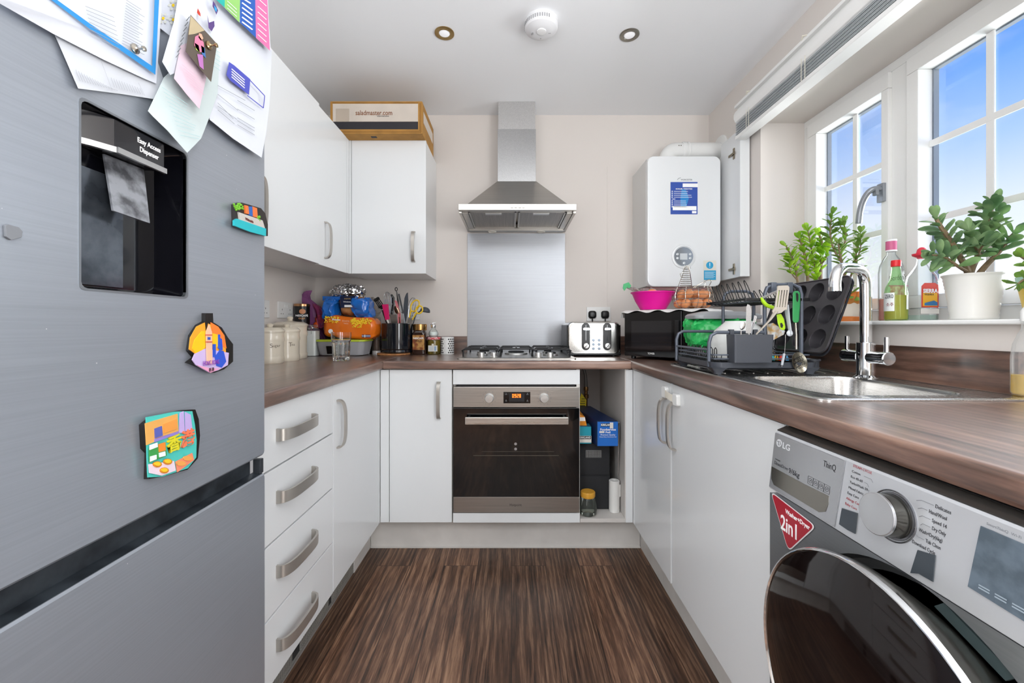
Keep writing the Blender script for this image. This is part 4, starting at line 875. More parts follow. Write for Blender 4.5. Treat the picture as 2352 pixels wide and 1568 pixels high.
b = MB(); b.box(1.145, 1.213, y1b-.002, y1b+.006, 2.10, 2.205); b.box(1.128, 1.15, y0b, y1b+.004, 2.178, 2.192); b.build('mounting_bracket', M_UPVC, bl, bevel=.002)
for y in (2.0, 1.62, 1.2):
    b = MB(); b.tube([(1.128, y, 2.12), (1.127, y, 2.03)], .0012, 6); b.tube([(1.128, y-.02, 2.12), (1.127, y-.02, 2.03)], .0012, 6); b.tube([(1.13, y-.03, 2.19), (1.122, y-.015, 2.197), (1.13, y, 2.19)], .003, 6); b.build('ladder_cord', mat('cord_cream', 'ddd8c8', .7), bl)

# ================================================================ WASHING MACHINE
wm = thing('washing_machine', 'graphite washer-dryer with a large round dark door, under the right worktop', 'washing machine', (.86, .562, 0))
WYa, WYb, WXf = .262, .862, .534
M_WM = brushed('washer_graphite', '83868a', .32, 'Y', .06, .7); M_WMP = mat('washer_panel', 'c6c8cc', .3, .45)
b = MB(); b.box(WXf+.03, 1.17, WYa, WYb, .015, .8575); b.build('washer_body', M_WM, wm, bevel=.004)
DCY, DCZ, DR_ = .562, .535, .218
# front sheet with a round hole, dished round the door
b = MB(); n_ = 64
def circ_yz(r, x): return [Vector((x, DCY+r*math.cos(2*PI*i/n_), DCZ+r*math.sin(2*PI*i/n_))) for i in range(n_)]
def rect_yz(x, y0, y1, z0, z1):
    out_ = []
    for i in range(n_):
        a = 2*PI*i/n_; dy, dz = math.cos(a), math.sin(a); ty = ((y1-DCY) if dy > 0 else (y0-DCY))/dy if abs(dy) > 1e-6 else 1e9; tz = ((z1-DCZ) if dz > 0 else (z0-DCZ))/dz if abs(dz) > 1e-6 else 1e9
        t_ = min(ty, tz); out_.append(Vector((x, DCY+dy*t_, DCZ+dz*t_)))
    return out_
b.loft([rect_yz(WXf+.03, WYa, WYb, .10, .7435), rect_yz(WXf+.001, WYa, WYb, .10, .7435), circ_yz(.209, WXf), circ_yz(.203, WXf+.022), circ_yz(.17, WXf+.04)], True, True)
b.build('front_panel', M_WM, wm, ang=40)
b = MB(); b.box(WXf+.008, WXf+.03, WYa, WYb, .015, .098); b.build('kick_panel', M_WM, wm, bevel=.003)
# control panel leans back a little
b = MB(); b.loft([[Vector((WXf+.03, y, .744)), Vector((WXf, y, .745)), Vector((WXf+.0132, y, .860)), Vector((WXf+.0165, y, .8635)), Vector((WXf+.04, y, .8645))] for y in (WYa, WYb)]); cp = b.build('control_panel', M_WMP, wm, ang=20, bevel=.001)
b = MB(); b.loft([[Vector((WXf+.0165, y, .8636)), Vector((WXf+.0165, y, .8655)), Vector((WXf+.035, y, .873)), Vector((WXf+.05, y, .8646))] for y in (WYa, WYb)]); b.build('top_edge', mat('washer_top', '4a4744', .2, .6), wm)
b = MB().box(WXf+.036, 1.16, WYa+.002, WYb-.002, .8646, .8735); b.build('washer_top', mat('washer_lid', '2a2a2c', .3), wm, bevel=.002)
def CPp(y, z, d=0):   # point on the control panel face
    return Vector((WXf+(z-.745)*.115-d, y, z))
rgt = (0, -1, 0); upv = (.115, 0, 1)
b = MB(); b.prism([CPp(y, z, .0006) for y, z in ((.861, .748), (.861, .859), (.681, .859), (.687, .748))], (-.0012, 0, 0)); dw = b.build('detergent_drawer', mat('drawer_silver', 'b2b3b6', .18, .7), cp, bevel=.0004)
b = MB(); b.prism([CPp(y, z, .0019) for y, z in ((.859, .790), (.856, .766), (.846, .757), (.722, .757), (.708, .764), (.704, .778), (.705, .792), (.76, .790))], (-.0006, 0, 0)); b.build('drawer_grip', mat('grip_metal', '8a867e', .12, .9), dw)  # grip plate in a darker metal tone
M_INK = mat('ink_panel', '2e2f33', .5); TP = dict(ext=.0001)
lc = CPp(.845, .842, .0020)
b = MB(); b.T = basis(lc, rgt, upv); b.lathe([(.0078, 0), (.0078, .0004)], n=24); b.T = None; lg = b.build('emblem', mat('emblem_white', 'e6e7ea', .3, .3), dw)
b = MB(); b.T = basis(lc+Vector((-.0005, 0, 0)), rgt, upv); b.box(-.0014, -.0003, -.004, .004, 0, .0003); b.box(-.0014, .0028, -.004, -.003, 0, .0003); b.lathe([(.0011, 0), (.0011, .0003)], (-.0036, .0026, 0), 10); b.tube([(.0022, .0048, .0002), (.0056, .0014, .0002), (.0050, -.0022, .0002)], .0005, 4); b.T = None; b.build('emblem_mark', M_INK, lg)
txt('LG', .0165, CPp(.823, .8405, .0020), rgt, upv, mat('emblem_white', 'e6e7ea'), dw, width=.021, bold=.0002, **TP)
txt('ThinQ', .0150, CPp(.711, .8405, .0020), rgt, upv, M_INK, dw, width=.028, **TP)
txt('Inverter', .0048, CPp(.851, .8085, .0020), rgt, upv, M_INK, dw, align='LEFT', **TP)
txt('DirectDrive', .0098, CPp(.853, .8005, .0020), rgt, upv, M_INK, dw, align='LEFT', width=.041, **TP)
txt('9/6kg', .0135, CPp(.809, .7995, .0020), rgt, upv, M_INK, dw, align='LEFT', width=.030, bold=.0001, **TP)
b = MB()
for i in range(4):
    c = CPp(.750-i*.0130, .8010, .0020); b.T = basis(c, rgt, upv); b.tube([(.0040*math.cos(q*PI/8), .0040*math.sin(q*PI/8), 0) for q in range(16)], .0003, 4, closed=True); b.tube([(-.0015, -.001, 0), (.0005, .0018, 0), (.0018, -.0008, 0)], .0004, 4)
    b.box(-.0062, .0062, .0066, .0070, 0, .0002); b.box(-.0062, .0062, -.0070, -.0066, 0, .0002); b.box(-.0065, -.0061, -.007, .007, 0, .0002); b.box(.0061, .0065, -.007, .007, 0, .0002)
b.T = None; b.build('feature_icons', M_INK, dw)
# dial
dc = CPp(.591, .8105, 0)
b = MB(); b.T = basis(dc, rgt, upv); b.tube([(.0345*math.cos(q*PI/24), .0345*math.sin(q*PI/24), .0006) for q in range(48)], .0011, 6, closed=True); b.lathe([(.0325, 0), (.0320, .0012), (.0298, .0014)], n=48, cap1=False); b.T = None; b.build('dial_ring', mat('ring_dark', '7d7e82', .2, .8), cp)
b = MB(); b.T = basis(dc, rgt, upv); b.lathe([(.0295, .0005), (.0288, .020), (.0285, .0215)], n=48); b.T = None; dk = b.build('dial_skirt', mat('dial_skirt', '56544f', .18, .8), cp, ang=25)
b = MB(); b.T = basis(dc, rgt, upv); b.lathe([(.0287, .0216), (.0285, .0245), (.0272, .0255), (.001, .0257)], n=48); b.T = None; b.build('dial_face', mat('dial_face', 'd9dadc', .25, .9), dk)
L1 = ['STEAM CYCLE', 'Cotton', 'Eco 40-60', 'TurboWash 59', 'Mixed Fabric', 'Easy Care', 'Allergy Care', 'Baby Care']
for i, s_ in enumerate(L1):
    rd = i in (0, 6, 7); txt(s_, .0055, CPp(.666+.001*i, .8565-i*.0090, .0004), rgt, upv, mat('ink_steam', 'a0444a', .5) if rd else M_INK, cp, align='LEFT', **TP)
L2 = ['Delicates', 'Hand/Wool', 'Speed 14', 'Dry Only', 'Wash+Dry(6kg)', 'Tub Clean', 'Download Cycle']; Y2_ = (.536, .543, .538, .537, .553, .543, .560)
for i, s_ in enumerate(L2): txt(s_, .0068, CPp(Y2_[i], .848-i*.0096, .0004), rgt, upv, M_INK, cp, align='LEFT', width=(.019, .022, .018, .017, .030, .019, .030)[i], **TP)
b = MB()
for i in range(5):
    z = .8475-i*.0090; e_ = .635+.002*abs(i-2)-(.008 if i in (0,) else 0); b.tube([CPp(.644-.002*i-(.008 if i == 2 else 0), z, .0004), CPp(e_, z, .0004), CPp(e_-.003, z-.004+(i > 3)*.004, .0004)], .0003, 4)
for i in range(7):
    z = .848-i*.0096; b.tube([CPp(Y2_[i]+.002, z, .0004), CPp(.549+.0016*abs(i-3)+(.008 if i in (4, 6) else 0), z, .0004), CPp(.5515+.003*abs(i-3)+(.008 if i in (4, 6) else 0), z-.003+(i > 3)*.006, .0004)], .0003, 4)
b.build('dial_leader_lines', mat('ink_lines', '77797e', .5), cp)
for lb, q in (('small dark flap sticker left of the dial', ((.676, .784), (.6465, .789), (.6465, .757), (.660, .756), (.678, .757))), ('dark square sticker below the dial lettering', ((.550, .784), (.528, .789), (.527, .756), (.545, .7555), (.556, .750)))):
    b = MB(); b.prism([CPp(y, z, .0010) for y, z in q], (-.0012, 0, 0)); b.build('panel_tab', mat('tab_dark', '3c4248', .25), cp, label=lb)
b = MB(); b.prism([CPp(y, z, .0006) for y, z in ((.483, .848), (.37, .848), (.37, .768), (.489, .774))], (-.0010, 0, 0)); ds = b.build('display', mat('washer_display', '5d6a76', .12, coat=.3, var=.2, vscale=40, var2='4a5660'), cp)
b = MB()
for y in (.478, .462, .446):
    for z in (.7805, .7835): b.prism([CPp(y_, z_, .0018) for y_, z_ in ((y, z), (y-.011, z), (y-.011, z-.0014), (y, z-.0014))], (-.0002, 0, 0))
b.build('display_print', mat('disp_print', '95a2ad', .4), ds)
txt('SmartThinQ  Wi-Fi', .0042, CPp(.462, .853, .0004), rgt, upv, M_GREYI, cp, **TP)
# door
b = MB(); n_ = 72
b.loft([circ_yz(.170, WXf+.020), circ_yz(.190, WXf-.006), circ_yz(.211, WXf-.038), circ_yz(.2178, WXf-.057)], True, False); drb = b.build('door_rim', mat('door_rim', '8d8a82', .18, .9), wm, ang=30)
b = MB(); b.loft([circ_yz(.2178, WXf-.057), circ_yz(.2165, WXf-.0630), circ_yz(.2140, WXf-.0642), circ_yz(.2125, WXf-.0615)], False, False); b.build('chrome_ring', M_CHROME, drb, ang=60)
b = MB(); b.loft([circ_yz(.2125, WXf-.0615), circ_yz(.196, WXf-.067), circ_yz(.15, WXf-.076), circ_yz(.08, WXf-.082), circ_yz(.002, WXf-.084)], False, True); b.build('door_glass', mat('washer_glass', '120b0a', .05, coat=.2, spec=.5), drb, ang=60)
b = MB(); b.prism([Vector((WXf+.006, y, z)) for y, z in ((.532, .722), (.520, .734), (.445, .704), (.455, .692))], (.004, 0, 0)); b.build('rating_label', mat('label_dark', '3e4b4d', .4), wm)
# 2 in 1 sticker
def WS(y, z, d=0): return Vector((WXf-d, y, z))
def rpoly(pts, r, k=5):
    out_ = []; n = len(pts)
    for i in range(n):
        p = Vector(pts[i]); a = (Vector(pts[i-1])-p).normalized(); c = (Vector(pts[(i+1) % n])-p).normalized()
        for j in range(k+1):
            t_ = j/k; q0 = p+a*r*(1-t_); q1 = p+c*r*t_; out_.append(q0*(1-t_)+q1*t_)
    return out_
tri = [(.857, .7405), (.728, .729), (.801, .645)]
b = MB(); b.prism([WS(p.x, p.y, .0005) for p in rpoly(tri, .016)], (-.0006, 0, 0)); sk = b.build('sticker_border', mat('sticker_white', 'e3dcdc', .35), wm)
cen = Vector((sum(p[0] for p in tri)/3, sum(p[1] for p in tri)/3))
b = MB(); b.prism([WS(p.x, p.y, .0012) for p in rpoly([tuple(cen+(Vector(p)-cen)*.94) for p in tri], .013)], (-.0004, 0, 0)); b.build('red_sticker', mat('sticker_red', 'a5142b', .3, coat=.3), sk)
txt('Washer+Dryer', .0118, WS(.776, .7195, .0018), (0, -1, -.02), (0, 0, 1), M_WHITE, sk, width=.066, bold=.0002)
txt('2in1', .040, WS(.7975, .6925, .0018), (0, -1, 0), (0, 0, 1), M_WHITE, sk, width=.046, bold=.0006)
# ================================================================ LEFT WORKTOP OBJECTS
def jig(mb, start, amp, freq, seed=0):
    for i in range(start, len(mb.v)):
        p = mb.v[i]; q = p*freq+Vector((seed, seed*1.7, 0)); mb.v[i] = p+Vector((noise.noise(q), noise.noise(q+Vector((31, 0, 0))), noise.noise(q+Vector((0, 57, 0)))))*amp
def sell(mb, c, h, e=.5, n=40, m=20, rot=None):
    """super-ellipsoid (rounded box) centred on c with half sizes h"""
    sp = lambda v, k: math.copysign(abs(v)**k, v); c = Vector(c); loops = []
    for k in range(m+1):
        a = -PI/2+PI*k/m; ca = max(math.cos(a), .0005)
        l = [Vector((h[0]*sp(ca, e)*sp(math.cos(2*PI*i/n), e), h[1]*sp(ca, e)*sp(math.sin(2*PI*i/n), e), h[2]*sp(math.sin(a), e))) for i in range(n)]
        if rot is not None: l = [rot @ p for p in l]
        loops.append([p+c for p in l])
    return mb.loft(loops)
M_CERAM = mat('cream_ceramic', 'd9cfbd', .25, coat=.3); M_CERL = mat('ceramic_lettering', '6e6255', .5)
def canister(lbl, x, y, r, hb, ht, word, wd, sz):
    t = thing('canister', lbl, 'canister', (x, y, WT), group=None)
    b = MB(); b.lathe([(r*.93, WT), (r*.97, WT+.004), (r, WT+.014), (r, WT+.026), (r*.965, WT+.030), (r*.965, WT+hb*.68), (r, WT+hb*.71), (r, WT+hb*.80), (r*.965, WT+hb*.83), (r*.97, WT+hb*.96), (r, WT+hb*.975), (r, WT+hb)], (x, y, 0), 40); b.build('canister_body', M_CERAM, t)
    b = MB(); b.lathe([(r*1.03, WT+hb), (r*1.04, WT+hb+.004), (r*.98, WT+hb+.010), (r*.80, WT+hb+.018), (r*.45, WT+hb+(ht-hb)*.42), (r*.24, WT+hb+(ht-hb)*.48), (.010, WT+hb+(ht-hb)*.56), (.0135, WT+hb+(ht-hb)*.72), (.0145, WT+hb+(ht-hb)*.84), (.010, WT+ht-.002), (.001, WT+ht)], (x, y, 0), 40); b.build('lid', M_CERAM, t)
    if word:
        d = Vector((.80, -.60, 0)).normalized(); o = Vector((x, y, WT+hb*.56))+d*(r*.965+.0006)
        # wrap the word round the body
        n_ = len(word)
        for i, ch in enumerate(word):
            a = math.atan2(d.y, d.x)+(i-(n_-1)/2)*wd/(r*n_)
            dd = Vector((math.cos(a), math.sin(a), 0)); txt(ch, sz*(1.25 if i == 0 else .85), Vector((x, y, WT+hb*.56))+dd*(r*.965+.0003), (-dd.y, dd.x, 0), (0, 0, 1), M_CERL, t, name='lettering')
    return t
canister('small cream ceramic canister lettered Sugar, beside the fridge edge', -1.068, 1.84, .057, .138, .176, 'Sugar', .045, .021)
canister('small cream ceramic canister lettered Tea, between the Sugar canister and the glass jar', -1.057, 1.958, .055, .138, .176, 'Tea', .026, .021)
canister('large cream ceramic canister standing behind the Sugar and Tea canisters', -1.115, 2.095, .080, .165, .212, '', 0, 0)
b = MB().box(-1.19, -1.135, 2.245, 2.275, WT, 1.09); b.build('black_box', M_BLK, loc=(-1.16, 2.26, WT), label='small upright black box behind the large cream canister', cat='box', bevel=.004)
# flour jar
t = thing('glass_jar', 'clear square glass jar of white flour with a wire clip lid', 'jar', (-1.085, 2.262, WT))
jx, jy = -1.085, 2.262
b = MB(); b.loft([rrect(.030, .030, .009, 4, z, jx, jy) for z in (WT+.003, WT+.135)]+[rrect(.029, .029, .012, 4, WT+.137, jx, jy)]); b.build('flour', mat('flour', 'e9e7e4', .8), t)
b = MB(); b.loft([rrect(.033, .033, .011, 4, z, jx, jy) for z in (WT+.0005, WT+.14)]+[rrect(.026, .026, .02, 4, WT+.152, jx, jy), rrect(.028, .028, .02, 4, WT+.156, jx, jy)]); b.build('jar_body', M_GLASS, t)
b = MB(); b.lathe([(.030, WT+.158), (.030, WT+.166), (.022, WT+.170), (.001, WT+.170)], (jx, jy, 0), 28); b.build('lid', M_GLASS, t)
b = MB(); b.tube([(jx+.030*math.cos(a*.35), jy+.030*math.sin(a*.35), WT+.153) for a in range(18)], .0012, 6, closed=True); b.tube([(jx-.012, jy-.031, WT+.12), (jx-.014, jy-.034, WT+.15), (jx-.008, jy-.028, WT+.168), (jx+.008, jy-.028, WT+.168), (jx+.014, jy-.034, WT+.15), (jx+.012, jy-.031, WT+.12)], .0012, 6); b.build('wire_clip', M_CHROME, t)
# coffee tins
M_COP = mat('copper_lid', 'b98a63', .25, 1); M_BLKL = mat('label_black', '151213', .3)
def ctin(lbl, x, y, r, z0, h, word, words2, lid, body):
    t = thing('coffee_tin', lbl, 'tin', (x, y, z0)); b = MB(); b.lathe([(r*.97, z0), (r, z0+.003), (r, z0+h*.88)], (x, y, 0), 36); b.build('tin_body', body, t)
    b = MB(); b.lathe([(r*1.03, z0+h*.88), (r*1.03, z0+h*.98), (r, z0+h)], (x, y, 0), 36); b.build('lid', lid, t)
    return t
x_, y_, r_ = -1.158, 2.30, .040
ctin('plain dark storage tin standing behind the glass flour jar', x_, y_, .033, WT, .171, '', '', M_BLK, M_BLK)
t = ctin('black coffee tin with a copper lid, stacked above the cream canisters', x_, y_, r_, WT+.1715, .113, '', '', M_COP, M_BLKL)
dv = Vector((.42, -.9, 0)).normalized(); rt = Vector((-dv.y, dv.x, 0)); c0 = Vector((x_, y_, 0))+dv*(r_+.0008)
txt('NESCAFÉ', .014, c0+Vector((0, 0, 1.135)), rt, (0, 0, 1), M_WHITE, t, width=.060, bold=.0003); txt('GOLD', .012, c0+Vector((0, 0, 1.120)), rt, (0, 0, 1), M_COP, t, width=.03)
b = MB(); b.T = basis(c0+Vector((.004, -.001, 1.158)), rt, (0, 0, 1)); b.ell((0, 0, 0), (.016, .014, .0015), 16, 8); b.T = None; b.build('cup_print', mat('cup_print', 'c8855a', .4), t)
# purple produce bag
t = thing('produce_bag', 'crumpled purple and clear plastic bag of oranges behind the flour jar', 'bag', (-1.0, 2.36, WT))
b = MB(); ctr = [P(714, 748, 2.43), P(714, 730, 2.43), P(714, 712, 2.43), P(709, 697, 2.42), P(702, 686, 2.41), P(704, 676, 2.40), P(707, 669, 2.40)]
ctr = [Vector((-1.13, 2.45, WT+.012)), Vector((-1.13, 2.45, 1.0))]+ctr
rad = [.035, .045, .055, .060, .056, .044, .028, .018, .020]
loops = []
for c_, r in zip(ctr, rad): loops.append([c_+Vector((r*math.cos(2*PI*i/28)*(1+.15*math.sin(5*i)), r*.6*math.sin(2*PI*i/28), 0)) for i in range(28)])
b.loft(loops); jig(b, 0, .012, 55); b.build('bag', glass('purple_film', (.80, .45, .72), .9, .50, (.42, .16, .40)), t, ang=20)
b = MB(); ctr2 = [P(725, 700, 2.40), P(738, 716, 2.39), P(741, 735, 2.38), P(736, 752, 2.37)]
b.loft([[c_+Vector((r*math.cos(2*PI*i/20), r*.6*math.sin(2*PI*i/20), r*.2*math.sin(4*PI*i/20))) for i in range(20)] for c_, r in zip(ctr2, (.015, .035, .034, .012))]); jig(b, 0, .016, 60, 3); b.build('bag_fold', glass('pink_film', (.9, .62, .72), .95, .35, (.62, .12, .32)), t, ang=20)
b = MB(); b.ell(P(734, 733, 2.39), (.024, .018, .026), 14, 10); b.build('orange', mat('orange_peel', 'f0601c', .45, bump=.3, bscale=150), t)
b = MB(); b.ell(P(727, 747, 2.38), (.018, .015, .020), 14, 10); b.build('orange', mat('orange_peel', 'f0601c'), t)
# red lidded tub
t = thing('storage_tub', 'tall dark tub with a red lid behind the blue bread bag', 'tub', (-.99, 2.44, WT))
b = MB(); b.lathe([(.040, WT), (.047, WT+.31)], (-1.04, 2.47, 0), 32); b.build('tub_body', mat('tub_brown', '3c2623', .25, coat=.3), t)
b = MB(); b.lathe([(.050, WT+.310), (.051, WT+.322), (.047, WT+.328)], (-1.04, 2.47, 0), 32); b.build('lid', mat('lid_red', 'a3162b', .35), t)
# lunch box
t = thing('food_container', 'clear plastic food container with a lime green rim under the orange loaf', 'container', (-.92, 2.31, WT))
cx_, cy_, hx_, hy_ = -.929, 2.325, .131, .085
b = MB(); b.loft([rrect(hx_-q, hy_-q, .03, 6, z, cx_, cy_) for q, z in ((.022, WT+.001), (.012, WT+.006), (.004, WT+.05), (.0, WT+.078))]); b.build('tub', glass('frosted_plastic', (.9, .9, .92), .5, .45, (.74, .74, .78)), t)
b = MB(); b.loft([rrect(hx_+q, hy_+q, .032, 6, z, cx_, cy_) for q, z in ((.001, WT+.078), (.004, WT+.079), (.004, WT+.087), (.0, WT+.089))]); b.build('lid', mat('lime_rim', 'b7c93a', .4), t)
b = MB(); b.loft([[Vector((cx_-.068, cy_-hy_+.0135-a*.0, WT+.012)), Vector((cx_-.03, cy_-hy_+.0135, WT+.012)), Vector((cx_-.03, cy_-hy_-.0006, WT+.055)), Vector((cx_-.068, cy_-hy_-.0006, WT+.055))] for a in (0,)]+[[Vector((cx_-.068, cy_-hy_+.010, WT+.012)), Vector((cx_-.03, cy_-hy_+.010, WT+.012)), Vector((cx_-.03, cy_-hy_-.004, WT+.055)), Vector((cx_-.068, cy_-hy_-.004, WT+.055))]]); b.build('black_label', M_BLKL, t)
b = MB(); sell(b, (cx_-.06, cy_, WT+.035), (.05, .05, .025), .7); b.build('food', mat('food_brown', 'b08468', .6, var=.4, vscale=30), t)
# orange loaf
t = thing('bread_loaf', 'sliced loaf in an orange wrapper with yellow grains lying on the food container', 'bread', (-.89, 2.33, WT+.09))
rot = Matrix.Rotation(R(3), 3, 'Y'); lc = Vector((-.890, 2.34, WT+.089+.0655))
b = MB(); sell(b, lc, (.146, .074, .062), .42, 48, 24, rot); jig(b, 0, .010, 18); jig(b, 0, .003, 70); M_ORW = mat('orange_wrap', 'e8731a', .22, coat=.6, bump=.4, bscale=35); b.build('wrapper', M_ORW, t, ang=60)
M_YEL = mat('wrap_yellow', 'f8d02e', .35); gr = MB(); rnd = random.Random(5)
def lface(u, v):   # point on the front of the loaf, u,v in -1..1
    p = rot @ Vector((u*.13, -.0755, v*.055)); return lc+p
for (u0, u1, v0, v1, n) in ((-.98, -.42, .40, .98, 44), (.10, .62, .05, .98, 90), (.62, .98, .45, .98, 30)):
    for i in range(n):
        q = lface(rnd.uniform(u0, u1), rnd.uniform(v0, v1)); gr.ell(q, (.0048, .0035, .0030), 7, 5, Matrix.Rotation(rnd.uniform(-.8, .8), 3, 'Y'))
gr.build('printed_grains', M_YEL, t)
b = MB(); q = lface(.80, -.72); b.box(q.x-.024, q.x+.022, q.y-.006, q.y-.003, q.z-.008, q.z+.006); b.build('flag_band', mat('flag_navy', '27336f', .4), t)
b = MB(); b.box(q.x-.024, q.x+.022, q.y-.0065, q.y-.006, q.z-.002, q.z+.001); b.box(q.x-.010, q.x-.006, q.y-.0065, q.y-.006, q.z-.008, q.z+.006); b.build('flag_white', M_WHITE, t)
b = MB(); b.lathe([(.012, 0), (.012, .002)], lface(-.72, -.45)+Vector((0, .001, 0)), 20, axis=(0, -1, 0)); b.build('round_badge', M_WHITE, t)
txt('Warburtons', .013, lface(-.50, .72)-Vector((0, .004, 0)), (1, 0, -.05), (0, 0, 1), M_WHITE, t, width=.046, bold=.0004)
txt('TOASTIE', .012, lface(-.10, .62)-Vector((0, .003, 0)), (1, 0, -.05), (0, 0, 1), mat('wrap_pale', 'f7c9a0', .4), t, width=.040); txt('THICK', .009, lface(-.08, .38)-Vector((0, .003, 0)), (1, 0, -.05), (0, 0, 1), mat('wrap_pale', 'f7c9a0'), t, width=.026)
# blue bread bag
t = thing('bread_bag', 'blue plastic bread bag with a dark label lying on top of the orange loaf', 'bread', (-.87, 2.36, 1.13))
b = MB(); bc = Vector((-.882, 2.36, 1.188)); sell(b, bc, (.078, .058, .050), .55, 44, 22); jig(b, 0, .014, 20, 2); b.build('loaf', mat('brown_loaf', '85542f', .5, var=.5, vscale=25, var2='b88352'), t, ang=60)
b = MB(); sell(b, P(833, 707, 2.335), (.050, .055, .056), .5, 60, 32); jig(b, 0, .018, 26, 5); jig(b, 0, .006, 90, 1); M_BLUEW = mat('blue_wrap', '1769c4', .2, coat=.7, bump=.5, bscale=40); b.build('wrapper', M_BLUEW, t, ang=42)
b = MB(); sell(b, P(762, 708, 2.33), (.036, .054, .055), .5, 60, 32); jig(b, 0, .018, 26, 7); jig(b, 0, .006, 90, 3); b.build('wrapper', M_BLUEW, t, ang=42)
b = MB(); b.loft([[c_+Vector((0, r*.5*math.cos(2*PI*i/16), r*math.sin(2*PI*i/16))) for i in range(16)] for c_, r in ((P(741, 684, 2.33), .012), (P(752, 685, 2.33), .010), (P(775, 686, 2.33), .012), (P(800, 684, 2.33), .010))]); jig(b, 0, .006, 60); b.build('wrapper_neck', M_BLUEW, t, ang=24)
q0, q1, q2, q3 = P(781, 680, 2.29), P(815, 679, 2.29), P(813, 705, 2.285), P(782, 707, 2.285)
b = MB(); b.prism([q0, q1, q2, q3], (0, .004, 0)); b.build('label', mat('label_navy', '131d3c', .3), t)
txt('HOVIS', .010, P(798, 686, 2.287), (1, 0, 0), (0, 0, 1), mat('label_gold', 'd0b070', .4), t, width=.034); txt('Wholemeal', .009, P(798, 693, 2.286), (1, 0, 0), (0, 0, 1), M_WHITE, t, width=.046, bold=.0002)
b = MB(); b.prism([P(791, 700, 2.283), P(809, 700, 2.283), P(809, 705, 2.283), P(791, 705, 2.283)], (0, .002, 0)); b.build('white_patch', M_WHITE, t)
# foil parcel
b = MB(); fc = P(800, 671, 2.38); sell(b, fc, (.094, .06, .038), .8, 90, 44); jig(b, 0, .016, 30, 9); jig(b, 0, .010, 80, 4); jig(b, 0, .005, 170, 2); b.build('foil_parcel', mat('foil', 'd3d3d4', .18, 1), loc=tuple(fc), label='crumpled silver foil parcel on top of the blue bread bag', cat='foil', ang=12)
# tumbler
t = MB(); gx, gy = -.806, 1.97
def fl(r, z, am, n=60): return [Vector((gx+r*(1+am*math.cos(12*2*PI*i/n))*math.cos(2*PI*i/n), gy+r*(1+am*math.cos(12*2*PI*i/n))*math.sin(2*PI*i/n), WT+z)) for i in range(n)]
t.loft([fl(.0345, .0005, .0), fl(.0362, .004, .03), fl(.0368, .02, .055), fl(.0395, .078, .055), fl(.0415, .090, .01), fl(.0445, .099, 0), fl(.0455, .134, 0), fl(.0438, .134, 0), fl(.0425, .098, 0), fl(.0375, .085, 0), fl(.0335, .018, 0), fl(.001, .014, 0)], True, True)
tg = bpy.data.materials.new('tumbler_glass'); tg.use_nodes = True; _b = tg.node_tree.nodes['Principled BSDF']; _b.inputs['Transmission Weight'].default_value = 1; _b.inputs['Roughness'].default_value = .01; _b.inputs['IOR'].default_value = 1.45; _b.inputs['Base Color'].default_value = (.97, .985, .98, 1)
MATS['tumbler_glass'] = tg
t.build('glass_tumbler', tg, loc=(gx, gy, WT), label='empty faceted glass tumbler on the left worktop', cat='glass', ang=12)
# grinders
t = thing('pepper_mill', 'clear pepper mill with a black top beside the utensil pot', 'mill', (-.79, 2.37, WT)); mx_, my_ = xof(865, 2.40), 2.40
b = MB(); b.lathe([(.024, WT), (.024, WT+.020), (.020, WT+.022)], (mx_, my_, 0), 24); b.build('mill_base', mat('mill_acrylic', 'c9c6c4', .1, .3), t)
b = MB(); b.lathe([(.020, WT+.022), (.022, WT+.03), (.018, WT+.08), (.015, WT+.15), (.017, WT+.165)], (mx_, my_, 0), 24); b.build('mill_body', glass('mill_glass', (.85, .82, .80), .9, .15, (.35, .25, .2)), t)
b = MB(); b.lathe([(.015, WT+.023), (.017, WT+.03), (.015, WT+.085)], (mx_, my_, 0), 20); b.build('peppercorns', mat('pepper', '4a3b34', .7, var=.6, vscale=200), t)
b = MB(); b.lathe([(.018, WT+.165), (.024, WT+.172), (.024, WT+.184), (.012, WT+.196), (.009, WT+.205), (.001, WT+.208)], (mx_, my_, 0), 24); b.build('mill_top', M_BLKG, t)
b = MB(); mx2 = xof(846, 2.42); b.lathe([(.019, WT), (.019, WT+.020), (.017, WT+.024), (.019, WT+.06), (.016, WT+.075), (.001, WT+.077)], (mx2, 2.425, 0), 24); b.build('spice_grinder', M_BLKG, loc=(mx2, 2.425, WT), label='small black spice grinder between the food container and the pepper mill', cat='grinder')
# clear bag behind
b = MB(); sell(b, P(860, 705, 2.47), (.034, .025, .055), .8, 28, 16, Matrix.Rotation(R(-14), 3, 'Y')); jig(b, 0, .016, 40, 2)
b.v = [Vector((p.x, p.y, p.z)) for p in b.v]
b.loft([rrect(.028, .02, .01, 3, z, xof(862, 2.47), 2.47) for z in (WT+.0005, 1.13)]); b.build('clear_bag', glass('clear_film', (.88, .87, .85), .9, .25, (.6, .55, .5)), loc=tuple(P(860, 740, 2.47)), label='crumpled clear plastic bag behind the utensil pot and bread', cat='bag', ang=20)
